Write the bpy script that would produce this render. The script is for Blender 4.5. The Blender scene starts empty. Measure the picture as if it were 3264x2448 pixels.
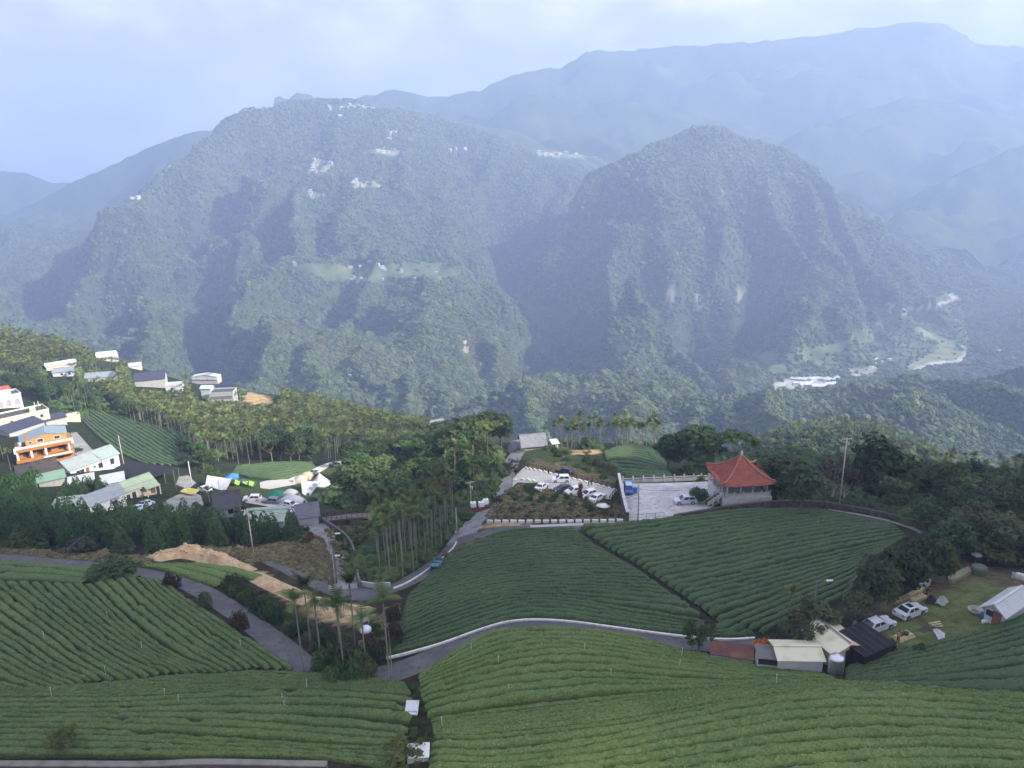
import bpy, bmesh, math, random
import numpy as np
from mathutils import Matrix, Vector, Euler
random.seed(7)
rng = np.random.default_rng(7)
PI = math.pi
rad = math.radians
sc = bpy.context.scene
COL = sc.collection

# ------------------------------------------------------------------ camera
PITCH, ROLL, LENS = rad(17.0), rad(-1.5), 26.0
cam_data = bpy.data.cameras.new('camera')
cam_data.sensor_width = 36.0
cam_data.lens = LENS
cam_data.clip_start = 0.5
cam_data.clip_end = 60000
cam = bpy.data.objects.new('camera', cam_data)
COL.objects.link(cam)
CAM_M = Matrix.Rotation(PI/2 - PITCH, 4, 'X') @ Matrix.Rotation(ROLL, 4, 'Z')
cam.matrix_world = CAM_M
sc.camera = cam
FPX = 3264*LENS/36.0
CR = np.array(CAM_M.to_3x3())

def ray(px, py):
    d = CR @ np.array([(px-1632)/FPX, -(py-1224)/FPX, -1.0])
    return d
def rays(P):
    P = np.asarray(P, float)
    L = np.stack([(P[:, 0]-1632)/FPX, -(P[:, 1]-1224)/FPX, -np.ones(len(P))], 1)
    return L @ CR.T
def project(p):
    l = CR.T @ np.asarray(p, float)
    return 1632+FPX*l[0]/-l[2], 1224-FPX*l[1]/-l[2]

# ------------------------------------------------------------------ sky, sun, exposure
SUN_AZ, SUN_EL = rad(112), rad(30)          # azimuth clockwise from the view direction (+Y)
world = bpy.data.worlds.new('World')
sc.world = world
world.use_nodes = True
wn, wl = world.node_tree.nodes, world.node_tree.links
wn.clear()
w_out = wn.new('ShaderNodeOutputWorld')
w_bg = wn.new('ShaderNodeBackground')
w_sky = wn.new('ShaderNodeTexSky')
w_sky.sky_type = 'NISHITA'
w_sky.sun_disc = False
w_sky.sun_elevation = SUN_EL
w_sky.sun_rotation = SUN_AZ
w_sky.altitude = 1000
w_sky.air_density = 1.0
w_sky.dust_density = 2.5
w_tc = wn.new('ShaderNodeTexCoord')
w_map = wn.new('ShaderNodeMapping'); w_map.inputs['Scale'].default_value = (2.2, 2.2, 5.0)
w_n = wn.new('ShaderNodeTexNoise'); w_n.inputs['Scale'].default_value = 2.3
w_n.inputs['Detail'].default_value = 7; w_n.inputs['Roughness'].default_value = 0.55
w_ramp = wn.new('ShaderNodeValToRGB')
w_ramp.color_ramp.elements[0].position = 0.42; w_ramp.color_ramp.elements[0].color = (0.0, 0.0, 0.0, 1)
w_ramp.color_ramp.elements[1].position = 0.78; w_ramp.color_ramp.elements[1].color = (0.9, 0.9, 0.9, 1)
w_mix = wn.new('ShaderNodeMix'); w_mix.data_type = 'RGBA'
w_mix.inputs[7].default_value = (3.9, 3.7, 3.9, 1)      # cloud radiance next to the physical sky
w_veil = wn.new('ShaderNodeMix'); w_veil.data_type = 'RGBA'; w_veil.inputs[0].default_value = 0.97; w_veil.inputs[7].default_value = (1.68, 1.76, 2.30, 1)   # high thin overcast
wl.new(w_tc.outputs['Generated'], w_map.inputs['Vector'])
wl.new(w_map.outputs['Vector'], w_n.inputs['Vector'])
wl.new(w_n.outputs['Fac'], w_ramp.inputs['Fac'])
wl.new(w_ramp.outputs['Color'], w_mix.inputs[0])
wl.new(w_sky.outputs['Color'], w_veil.inputs[6]); wl.new(w_veil.outputs[2], w_mix.inputs[6])
wl.new(w_mix.outputs[2], w_bg.inputs['Color'])
w_bg.inputs['Strength'].default_value = 0.15
wl.new(w_bg.outputs['Background'], w_out.inputs['Surface'])

sun_data = bpy.data.lights.new('sun', 'SUN')
sun_data.energy = 5.0
sun_data.angle = rad(0.6)
sun_data.color = (1.0, 0.94, 0.84)
sun = bpy.data.objects.new('sun', sun_data)
COL.objects.link(sun)
SUN_DIR = Vector((math.sin(SUN_AZ)*math.cos(SUN_EL), math.cos(SUN_AZ)*math.cos(SUN_EL), math.sin(SUN_EL)))
sun.rotation_euler = SUN_DIR.to_track_quat('Z', 'Y').to_euler()

sc.view_settings.view_transform = 'Standard'
sc.view_settings.look = 'None'
sc.view_settings.exposure = 1.65
sc.view_settings.gamma = 1.0
sc.render.engine = 'CYCLES'
sc.cycles.use_denoising = True
sc.cycles.use_adaptive_sampling = True
sc.cycles.adaptive_threshold = 0.03
sc.cycles.max_bounces = 5
sc.cycles.diffuse_bounces = 2
sc.cycles.volume_bounces = 2
sc.cycles.transparent_max_bounces = 8
sc.cycles.sample_clamp_indirect = 8

# ------------------------------------------------------------------ materials
MATS = {}
def mat(name, color, rough=0.8, noise=None, bump=None, metal=0.0, var=0.0, spec=0.3, scale=None, noise2=None, trans=0.0):
    """noise=(scale, colour2, lo, hi); noise2 likewise; bump=(scale, strength); var = brightness spread per object."""
    if name in MATS:
        return MATS[name]
    m = bpy.data.materials.new(name); m.use_nodes = True
    nt = m.node_tree; nd = nt.nodes; lk = nt.links
    b = nd['Principled BSDF']
    b.inputs['Roughness'].default_value = rough
    b.inputs['Metallic'].default_value = metal
    b.inputs['Specular IOR Level'].default_value = spec
    tc = nd.new('ShaderNodeTexCoord')
    vec = tc.outputs['Object']
    if scale:
        mp = nd.new('ShaderNodeMapping'); mp.inputs['Scale'].default_value = scale
        lk.new(vec, mp.inputs['Vector']); vec = mp.outputs['Vector']
    rgb = nd.new('ShaderNodeRGB'); rgb.outputs[0].default_value = (*color, 1)
    cur = rgb.outputs[0]
    for n in (noise, noise2):
        if n:
            t = nd.new('ShaderNodeTexNoise'); t.inputs['Scale'].default_value = n[0]; t.inputs['Detail'].default_value = 5
            lk.new(vec, t.inputs['Vector'])
            r = nd.new('ShaderNodeMapRange'); r.inputs['From Min'].default_value = n[2]; r.inputs['From Max'].default_value = n[3]
            lk.new(t.outputs['Fac'], r.inputs['Value'])
            mx = nd.new('ShaderNodeMix'); mx.data_type = 'RGBA'
            lk.new(r.outputs['Result'], mx.inputs[0]); lk.new(cur, mx.inputs[6])
            mx.inputs[7].default_value = (*n[1], 1)
            cur = mx.outputs[2]
    if var:
        oi = nd.new('ShaderNodeObjectInfo')
        r = nd.new('ShaderNodeMapRange'); r.inputs['To Min'].default_value = 1-var; r.inputs['To Max'].default_value = 1+var
        lk.new(oi.outputs['Random'], r.inputs['Value'])
        hs = nd.new('ShaderNodeHueSaturation')
        lk.new(r.outputs['Result'], hs.inputs['Value'])
        r2 = nd.new('ShaderNodeMapRange'); r2.inputs['To Min'].default_value = 0.5-var*0.08; r2.inputs['To Max'].default_value = 0.5+var*0.08
        wv = nd.new('ShaderNodeMath'); wv.operation = 'FRACT'
        mm = nd.new('ShaderNodeMath'); mm.operation = 'MULTIPLY'; mm.inputs[1].default_value = 7.31
        lk.new(oi.outputs['Random'], mm.inputs[0]); lk.new(mm.outputs[0], wv.inputs[0]); lk.new(wv.outputs[0], r2.inputs['Value'])
        lk.new(r2.outputs['Result'], hs.inputs['Hue'])
        lk.new(cur, hs.inputs['Color']); cur = hs.outputs['Color']
    lk.new(cur, b.inputs['Base Color'])
    if bump:
        t = nd.new('ShaderNodeTexNoise'); t.inputs['Scale'].default_value = bump[0]; t.inputs['Detail'].default_value = 4
        lk.new(vec, t.inputs['Vector'])
        bp = nd.new('ShaderNodeBump'); bp.inputs['Strength'].default_value = bump[1]; bp.inputs['Distance'].default_value = bump[2] if len(bump) > 2 else 0.1
        lk.new(t.outputs['Fac'], bp.inputs['Height']); lk.new(bp.outputs['Normal'], b.inputs['Normal'])
    if trans:
        tr = nd.new('ShaderNodeBsdfTranslucent'); lk.new(cur, tr.inputs['Color'])
        ms = nd.new('ShaderNodeMixShader'); ms.inputs[0].default_value = trans
        lk.new(b.outputs[0], ms.inputs[1]); lk.new(tr.outputs[0], ms.inputs[2])
        lk.new(ms.outputs[0], nd['Material Output'].inputs['Surface'])
    MATS[name] = m
    return m

# ------------------------------------------------------------------ object helpers
def mesh_obj(name, verts, faces, material, parent=None, smooth=False, mats=None, midx=None):
    me = bpy.data.meshes.new(name)
    me.from_pydata([tuple(map(float, v)) for v in verts] if not isinstance(verts, np.ndarray) else verts.tolist(), [], faces if isinstance(faces, list) else faces.tolist())
    if mats:
        for m in mats: me.materials.append(m)
        if midx is not None: me.polygons.foreach_set('material_index', np.asarray(midx, dtype=np.int32))
    elif material is not None:
        me.materials.append(material)
    if smooth:
        me.polygons.foreach_set('use_smooth', np.ones(len(me.polygons), dtype=bool))
    me.update()
    return link(name, me, parent)
def link(name, data, parent=None):
    o = bpy.data.objects.new(name, data); COL.objects.link(o)
    if parent is not None: o.parent = parent
    return o
def tag(o, label=None, cat=None, group=None, kind=None):
    if label: o['label'] = label
    if cat: o['category'] = cat
    if group: o['group'] = group
    if kind: o['kind'] = kind
    return o
def thing(name, label, cat, loc=(0, 0, 0), rz=0.0, group=None):
    o = bpy.data.objects.new(name, None); COL.objects.link(o)
    o.location = loc; o.rotation_euler = (0, 0, rz); o.empty_display_size = 0.5
    return tag(o, label, cat, group)
def copy_tree(o, parent=None):
    c = o.copy(); COL.objects.link(c)
    if parent is not None: c.parent = parent
    for ch in o.children: copy_tree(ch, c)
    return c
class MB:
    """collects simple shapes in local space and links them as one mesh object"""
    def __init__(s): s.v = []; s.f = []
    def box(s, c, d, rz=0.0, rx=0.0, ry=0.0):
        M = Matrix.Translation(c) @ Euler((rx, ry, rz)).to_matrix().to_4x4()
        n = len(s.v); hx, hy, hz = d[0]/2, d[1]/2, d[2]/2
        for x in (-hx, hx):
            for y in (-hy, hy):
                for z in (-hz, hz): s.v.append(tuple(M @ Vector((x, y, z))))
        for q in ((0, 1, 3, 2), (4, 6, 7, 5), (0, 4, 5, 1), (2, 3, 7, 6), (0, 2, 6, 4), (1, 5, 7, 3)):
            s.f.append(tuple(n+i for i in q))
        return s
    def tube(s, p0, p1, r0, r1=None, seg=8, cap=True):
        r1 = r0 if r1 is None else r1
        p0, p1 = Vector(p0), Vector(p1); d = (p1-p0)
        q = d.to_track_quat('Z', 'Y'); n = len(s.v)
        for p, r in ((p0, r0), (p1, r1)):
            for i in range(seg):
                a = 2*PI*i/seg
                s.v.append(tuple(p + q @ Vector((r*math.cos(a), r*math.sin(a), 0))))
        for i in range(seg):
            j = (i+1) % seg; s.f.append((n+i, n+j, n+seg+j, n+seg+i))
        if cap:
            s.f.append(tuple(n+seg-1-i for i in range(seg))); s.f.append(tuple(n+seg+i for i in range(seg)))
        return s
    def lathe(s, prof, seg=16, c=(0, 0, 0)):
        n = len(s.v)
        for r, z in prof:
            for i in range(seg):
                a = 2*PI*i/seg; s.v.append((c[0]+r*math.cos(a), c[1]+r*math.sin(a), c[2]+z))
        for k in range(len(prof)-1):
            for i in range(seg):
                j = (i+1) % seg
                s.f.append((n+k*seg+i, n+k*seg+j, n+(k+1)*seg+j, n+(k+1)*seg+i))
        return s
    def quad(s, *p):
        n = len(s.v); s.v += [tuple(q) for q in p]; s.f.append(tuple(range(n, n+len(p)))); return s
    def prism(s, poly, y0, y1):
        """poly in the x,z plane, extruded along y"""
        n = len(s.v); k = len(poly)
        for y in (y0, y1):
            for x, z in poly: s.v.append((x, y, z))
        s.f.append(tuple(n+i for i in range(k))); s.f.append(tuple(n+k+k-1-i for i in range(k)))
        for i in range(k):
            j = (i+1) % k; s.f.append((n+j, n+i, n+k+i, n+k+j))
        return s
    def path(s, pts, r, seg=6):
        for a, b in zip(pts[:-1], pts[1:]): s.tube(a, b, r, r, seg, True)
        return s
    def build(s, name, material, parent=None, smooth=False, bevel=0.0):
        o = mesh_obj(name, s.v, s.f, material, parent, smooth)
        if bevel:
            b = o.modifiers.new('bevel', 'BEVEL'); b.width = bevel; b.segments = 2; b.limit_method = 'ANGLE'; b.angle_limit = rad(40)
        return o

ONES = ['', 'first', 'second', 'third', 'fourth', 'fifth', 'sixth', 'seventh', 'eighth', 'ninth', 'tenth', 'eleventh', 'twelfth', 'thirteenth', 'fourteenth', 'fifteenth', 'sixteenth', 'seventeenth', 'eighteenth', 'nineteenth']
def ordinal(n):
    if n < 20: return ONES[n]
    t = {2: 'twent', 3: 'thirt', 4: 'fort', 5: 'fift', 6: 'sixt'}[n//10]
    return t+'ieth' if n % 10 == 0 else t+'y-'+ONES[n % 10]
# ------------------------------------------------------------------ noise and splines
def _hash(ix, iy, s):
    h = (ix.astype(np.int64)*374761393 + iy.astype(np.int64)*668265263 + s*1442695041) & 0xffffffff
    h = ((h ^ (h >> 13))*1274126177) & 0xffffffff
    return ((h ^ (h >> 16)) & 0xffff)/65535.0
def vnoise(x, y, s=0):
    ix = np.floor(x); iy = np.floor(y); fx = x-ix; fy = y-iy
    u = fx*fx*fx*(fx*(fx*6-15)+10); v = fy*fy*fy*(fy*(fy*6-15)+10)
    a = _hash(ix, iy, s); b = _hash(ix+1, iy, s); c = _hash(ix, iy+1, s); d = _hash(ix+1, iy+1, s)
    return (a*(1-u)+b*u)*(1-v)+(c*(1-u)+d*u)*v - 0.5
def fbm(x, y, oct=4, s=0, gain=0.5):
    r = 0; a = 1.0
    for k in range(oct):
        r = r + a*vnoise(x, y, s+k*17); x = x*2.03+11.3; y = y*2.03+4.7; a *= gain
    return r
class Spline2:
    def __init__(s, P, z, kernel='tps', lam=0.0):
        s.P = np.asarray(P, float); z = np.asarray(z, float); n = len(z); s.k = kernel
        s.sc = 100.0
        Q = s.P/s.sc
        D = np.sqrt(((Q[:, None]-Q[None])**2).sum(-1))
        K = s.ker(D) + lam*np.eye(n)*(1 if kernel == 'tps' else -1)
        A = np.zeros((n+3, n+3)); A[:n, :n] = K; A[:n, n] = 1; A[:n, n+1:] = Q; A[n, :n] = 1; A[n+1:, :n] = Q.T
        s.w = np.linalg.solve(A, np.concatenate([z, [0, 0, 0]]))
    def ker(s, D):
        if s.k == 'tps': return np.where(D > 1e-9, D*D*np.log(np.maximum(D, 1e-9)), 0.0)
        return D
    def __call__(s, x, y):
        sh = x.shape; x = x.ravel()/s.sc; y = y.ravel()/s.sc; out = np.empty(len(x)); n = len(s.P); Q = s.P/s.sc
        for i in range(0, len(x), 20000):
            D = np.sqrt((x[i:i+20000, None]-Q[None, :, 0])**2+(y[i:i+20000, None]-Q[None, :, 1])**2)
            out[i:i+20000] = s.ker(D) @ s.w[:n] + s.w[n] + x[i:i+20000]*s.w[n+1] + y[i:i+20000]*s.w[n+2]
        return out.reshape(sh)
def blur(a, k):
    for _ in range(k):
        p = np.pad(a, 1, mode='edge')
        a = (p[:-2, 1:-1]+p[2:, 1:-1]+p[1:-1, :-2]+p[1:-1, 2:]+4*a)/8
    return a
# ------------------------------------------------------------------ near terrain: survey points (photo x, y, height below the camera)
CTRL = [
 (0,2448,-54),(700,2448,-55.5),(1330,2448,-57),(1700,2448,-54.5),(2400,2448,-51.5),(3264,2448,-49.5),
 (1370,2320,-57.8),(2000,2310,-53.5),(2571,2190,-51.5),(3264,2240,-50),(2971,2210,-51),
 (1700,2200,-55),(1340,2170,-58.2),(1450,2085,-57.5),(1650,2005,-56.6),(1850,2005,-56.6),(2195,2078,-56.8),(2485,2140,-56.2),(2684,2175,-54.8),
 (2100,2180,-55),(2400,2180,-54.3),
 (2600,2120,-56.3),(2800,2000,-55.8),(2930,1930,-56.3),(3150,1880,-57),(3200,2000,-54.8),(2830,2090,-54.8),(3264,1985,-53.8),(3000,2110,-53.5),(3264,2120,-52.3),(2550,2040,-56.6),
 (0,2250,-56),(430,2180,-57.5),(819,2140,-58.7),(966,2145,-59),(0,2000,-57),(300,2000,-57.7),(600,1990,-59),(0,1800,-59),(300,1828,-59.6),(512,1850,-60.5),(748,2010,-60),
 (0,1772,-60),(300,1815,-60.6),(560,1860,-61.5),(700,1940,-61),(900,2080,-60),(1000,2160,-59),(1240,2150,-58.6),
 (1280,2040,-59),(1307,1900,-63),(1404,1792,-65.5),(1546,1717,-66.7),(1838,1690,-66.7),(1640,1920,-58.8),(1900,1850,-61.5),(2150,1900,-60),(2285,2000,-57.5),
 (2400,1850,-60),(2386,1630,-65),(2573,1622,-64.6),(2800,1655,-64),(2920,1695,-63),(2776,1784,-60.5),(2664,1922,-57.2),
 (1130,1880,-65),(960,1790,-66.5),(1080,1730,-69.5),(1050,1670,-72),(560,1770,-65),(800,1850,-64.3),(1150,1960,-62.5),(1000,2000,-62),(900,1760,-68),
 (0,1700,-67),(300,1720,-68.5),(600,1720,-69.5),(800,1700,-71.5),(940,1690,-72),
 (300,1645,-75.5),(480,1575,-80),(600,1600,-79.5),(890,1592,-82),(975,1620,-80.5),(1000,1560,-86),(1075,1482,-96),(830,1525,-90),(700,1555,-85),(1000,1490,-95),
 (280,1545,-82),(160,1510,-84),(60,1480,-86),(250,1425,-92),(300,1330,-104),(500,1400,-101),(450,1480,-91),(600,1475,-93),(0,1600,-75),
 (30,1300,-98),(160,1360,-97),(100,1200,-112),(0,1130,-108),(0,1062,-102),(200,1100,-109),(330,1160,-116),(420,1185,-120),(650,1235,-125),(900,1265,-129),(1200,1340,-134),(1450,1395,-134),
 (600,1350,-113),(900,1370,-118),(1200,1420,-118),(700,1450,-102),(1000,1430,-109),(1250,1500,-103),(1150,1580,-92),(1300,1560,-93),(1200,1650,-82),(1230,1760,-74),(1400,1700,-71.5),(1180,1800,-71),
 (1490,1690,-67.6),(1560,1640,-68.8),(1600,1560,-71.5),(1620,1480,-77),(1655,1445,-80.5),(1450,1610,-75),(1480,1480,-87),(1400,1530,-89),(1540,1420,-95),
 (1640,1660,-67.6),(1900,1660,-67.5),(2000,1655,-67),(1760,1540,-70),(1900,1570,-69),(1680,1500,-73),(1970,1600,-68),(1720,1425,-78),(1850,1490,-74.5),
 (2050,1560,-67.3),(2050,1650,-66.4),(2300,1640,-66),(2250,1540,-67.8),(2400,1600,-66),
 (1990,1428,-84),(2140,1516,-74),(1990,1520,-74),(2063,1430,-84),(1800,1440,-86),(1900,1420,-90),(2200,1470,-84),(2350,1480,-82),
 (2600,1560,-75),(2750,1600,-69),(2900,1620,-70),(3000,1690,-65),(3264,1600,-84),(3100,1570,-84),(3264,1750,-66),(3264,1850,-59.5),(3000,1500,-105),(3264,1520,-110),
 (2680,1388,-152),(2500,1415,-154),(2850,1430,-156),(2950,1490,-158),
]
P2, Zs = [], []
for px, py, z in CTRL:
    d = ray(px, py); t = z/d[2]; P2.append((d[0]*t, d[1]*t)); Zs.append(z)
# ground that the picture hides: under the viewpoint, outside the frame and beyond the ridges
for x, y, z in [(0,20,-50),(-60,30,-50),(60,30,-46),(-120,60,-55),(120,60,-48),(-200,120,-62),(200,120,-58),(-300,200,-90),(300,180,-80),(-330,350,-105),(330,330,-185),(300,410,-235),(250,470,-275),(130,430,-215),
                (-420,480,-120),(0,520,-200),(-200,560,-210),(200,540,-300),(420,520,-330),(-420,620,-230),(0,700,-330),(-300,740,-340),(300,700,-350),(450,700,-360),(-500,800,-350),(0,820,-400),(450,820,-410),
                (60,330,-140),(0,420,-165),(120,330,-140)]:
    P2.append((x, y)); Zs.append(z)
NEAR = Spline2(P2, Zs, 'tps', 0.002)
GX0, GX1, GY0, GY1, GS = -520.0, 520.0, 10.0, 840.0, 1.0
gx = np.arange(GX0, GX1+1e-6, GS); gy = np.arange(GY0, GY1+1e-6, GS)
gxc = np.arange(GX0, GX1+4, 4.0); gyc = np.arange(GY0, GY1+4, 4.0)
Hc = NEAR(*np.meshgrid(gxc, gyc))
def bil(H, x0, y0, s, x, y):
    fx = np.clip((x-x0)/s, 0, H.shape[1]-1.001); fy = np.clip((y-y0)/s, 0, H.shape[0]-1.001)
    ix = fx.astype(int); iy = fy.astype(int); u = fx-ix; v = fy-iy
    return (H[iy, ix]*(1-u)+H[iy, ix+1]*u)*(1-v)+(H[iy+1, ix]*(1-u)+H[iy+1, ix+1]*u)*v
Xg, Yg = np.meshgrid(gx, gy)
HN = np.maximum(bil(Hc, GX0, GY0, 4.0, Xg, Yg), -425)
drop = np.clip((Xg-70)/50, 0, 1)*np.clip((Yg-255)/25, 0, 1)     # the ground falls away behind the pavilion ...
HN = np.where(drop > 0, HN*(1-drop)+np.minimum(HN, -108-(Yg-270)*1.0)*drop, HN)
_d = ray(2665, 1376); _xc, _yc, _zc = (q*(400/_d[1]) for q in _d)          # ... and rises again to a round hill
_e = np.exp(-((Xg-_xc)/135)**2-((Yg-_yc)/60)**2); HN = np.maximum(HN, np.where((_e > 0.5) & (np.abs(Xg-_xc) < 88), -260+(_zc+260)*_e, -999))
HN = np.maximum(blur(HN, 6), -425)
def hn(x, y):
    return bil(HN, GX0, GY0, GS, np.asarray(x, float), np.asarray(y, float))
def H(x, y):
    return float(hn(np.array([x]), np.array([y]))[0])
def at_many(P):
    """photo points -> points on the near terrain (first hit along the ray)"""
    D = rays(P); n = len(D); t = np.full(n, 25.0); res = np.full(n, np.nan); done = np.zeros(n, bool)
    hl = np.hypot(D[:, 0], D[:, 1]); D = D/hl[:, None]
    prev = t.copy()
    for i in range(1400):
        p = D*t[:, None]
        below = (p[:, 2] <= hn(p[:, 0], p[:, 1])) & ~done
        res[below] = t[below]; done |= below
        if done.all(): break
        t = np.where(done, t, t+0.6)
        if t.max() > 830: break
    lo = np.where(done, res-0.6, t); hi = np.where(done, res, t)
    for _ in range(14):
        m = (lo+hi)/2; p = D*m[:, None]; b = p[:, 2] <= hn(p[:, 0], p[:, 1])
        hi = np.where(b, m, hi); lo = np.where(b, lo, m)
    p = D*hi[:, None]
    return p
def at(px, py):
    return at_many([(px, py)])[0]
def top_height(base, px, py):
    """height of a vertical thing on base whose top shows at photo row py"""
    lo, hi = 0.1, 60.0
    for _ in range(40):
        m = (lo+hi)/2
        if project((base[0], base[1], base[2]+m))[1] > py: lo = m
        else: hi = m
    return lo

# ------------------------------------------------------------------ far terrain: valley and the two mountains (photo x, y, distance)
FAR = [
 (-150,900,2300),(-150,1000,1700),(0,830,2300),(0,950,1800),(60,1000,1550),(100,830,1800),(180,720,1880),(300,610,2000),(420,560,2150),(560,500,2350),(620,430,2450),(700,380,2550),(800,335,2650),(870,310,2700),(940,320,2700),(980,328,2720),(1010,310,2750),(1100,315,2800),(1180,330,2850),(1280,350,2850),(1330,372,2850),(1450,400,2850),(1540,440,2850),(1600,470,2800),
 (1480,560,2500),(1540,680,2300),(1580,760,2150),(1590,830,2050),(1580,880,1980),(1600,930,1880),(1680,980,1700),(1720,1030,1600),(1690,1110,1480),
 (1000,450,2520),(1000,560,2300),(1150,580,2250),(1250,520,2450),(1000,700,2000),(1200,700,2050),(1350,750,2050),(1400,830,1900),
 (1000,850,1820),(1200,860,1780),(1400,850,1820),(1540,900,1800),(950,895,1660),(1150,908,1620),(1350,908,1620),(1500,935,1650),
 (1150,1050,1400),(1400,1050,1400),(1600,1050,1450),(1300,1150,1250),(1100,1200,1150),(1500,1200,1200),(1480,1100,1350),(1515,1040,1500),
 (880,430,2700),(746,464,2850),(646,598,2720),(597,690,2480),(570,770,2200),(560,560,2250),(480,650,2050),(400,720,1900),(300,720,1850),(800,520,2400),(760,600,2230),(720,700,2000),(680,790,1880),
 (150,900,2120),(140,980,1930),(240,850,1650),(230,980,1480),(350,920,1930),(320,1000,1780),(480,900,1620),(480,1000,1400),(400,1060,1330),(655,870,2120),(630,960,1960),(640,1060,1760),(770,880,1560),(750,1000,1350),(730,1100,1250),(560,1100,1250),(1060,950,1580),(900,1000,1440),(900,1120,1230),
 (1660,745,2020),(1750,650,2100),(1830,560,2200),(1920,520,2250),(2000,485,2300),(2100,425,2350),(2170,412,2380),(2250,405,2400),(2330,415,2400),(2400,440,2380),(2500,480,2330),(2600,560,2230),(2700,650,2130),(2760,720,2050),(2850,830,1950),(2900,920,1880),(2960,960,1850),
 (1640,860,2400),(1660,900,2480),(1700,960,2200),(1760,1020,1950),(1800,1110,1680),(1760,850,2200),(1850,900,1880),(1900,750,2020),(2000,650,2060),(1950,900,1680),(1870,1000,1600),(1900,1100,1450),(1830,1180,1350),
 (2150,650,2020),(2150,745,1830),(2150,880,1680),(2200,990,1840),(2200,1080,1730),(1980,950,1540),(1965,1050,1400),(2060,1110,1320),(2350,930,1560),(2370,1050,1430),(2300,1150,1330),(2430,900,1880),(2450,980,1800),(2540,880,1640),(2550,1000,1500),(2650,1000,1540),(2740,920,1680),(2350,700,1980),(2550,720,2000),(2450,560,2220),
 (2150,1215,1120),(1900,1220,1150),(1700,1240,1120),
 (2400,1305,880),(2150,1320,870),(1950,1345,840),(2700,1320,870),(2900,1272,900),(3050,1258,920),(3264,1240,950),(3400,1225,980),(3000,1330,760),(3264,1330,760),(2850,1380,700),(3264,1440,640),
 (3200,880,2300),(3264,700,2900),(3380,560,3100),(3100,820,2600),(3400,1000,1700),
]
FZ = [(2560,1215,-422),(2480,1250,-418),(2720,1190,-424),(2850,1090,-424),(2930,1010,-422),(3000,960,-418),(3080,1060,-422),(3100,1150,-420),(2650,1090,-415),(2420,1170,-405),(3264,1050,-395),(2900,1140,-424)]
P3, Z3 = [], []
for px, py, Y in FAR:
    d = ray(px, py); t = Y/d[1]; P3.append((d[0]*t, Y)); Z3.append(d[2]*t)
for px, py, z in FZ:
    d = ray(px, py); t = z/d[2]; P3.append((d[0]*t, d[1]*t)); Z3.append(z)
for x, y, z in [(-2600,900,-380),(-2600,2200,-200),(-2600,3600,-150),(-1500,3700,-150),(-600,3700,0),(400,3700,-50),(1300,3700,-120),(2600,3700,100),(2600,2300,-150),(2600,1300,-350),(-900,700,-420),(0,640,-425),(900,560,-380),(1500,700,-330),(-1700,700,-400),(2600,600,-300),
                (-900,2950,60),(0,3150,120),(600,2700,-120),(900,2800,-150)]:
    P3.append((x, y)); Z3.append(z)
FARS = Spline2(P3, Z3, 'lin', 0.02)
FX0, FX1, FY0, FY1, FS = -2600.0, 2600.0, 560.0, 3700.0, 10.0
fxs = np.arange(FX0, FX1+1, FS); fys = np.arange(FY0, FY1+1, FS)
XF, YF = np.meshgrid(fxs, fys)
HF = FARS(XF, YF)
HF = blur(HF, 14)
flat = np.clip((HF+424)/60, 0, 1)          # the valley floor stays smooth, the slopes are gullied
wx = XF+130*fbm(XF/260, YF/260, 3, 5); wy = YF+130*fbm(XF/260, YF/260, 3, 9)
rid = 1-np.abs(2*vnoise(wx/125, wy/400, 31))*2
rid2 = 1-np.abs(2*vnoise(wx/55, wy/170, 37))*2
HF = HF + flat*np.clip((110-HF)/220, 0.12, 1)*(46*(rid-0.55) + 20*(rid2-0.55) + 22*fbm(XF/90, YF/90, 4, 3))
HF = np.maximum(HF, -426+2*fbm(XF/80, YF/80, 2, 4))
near_cut = np.clip((760-YF)/160, 0, 1)
HF = HF - 60*near_cut
def smooth_line0(P):
    P = np.asarray(P, float); t = np.linspace(0, len(P)-1, 6*len(P)); return np.stack([np.interp(t, np.arange(len(P)), P[:, k]) for k in (0, 1)], 1)
def hf(x, y):
    return bil(HF, FX0, FY0, FS, np.asarray(x, float), np.asarray(y, float))
def far_at(P):
    D = rays(P); hl = D[:, 1].copy(); D = D/hl[:, None]; n = len(D); t = np.full(n, 600.0); done = np.zeros(n, bool); res = t.copy()
    for i in range(620):
        p = D*t[:, None]; b = (p[:, 2] <= hf(p[:, 0], p[:, 1])) & ~done
        res[b] = t[b]; done |= b
        t = np.where(done, t, t+5)
        if done.all(): break
    return D*res[:, None], done

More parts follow.
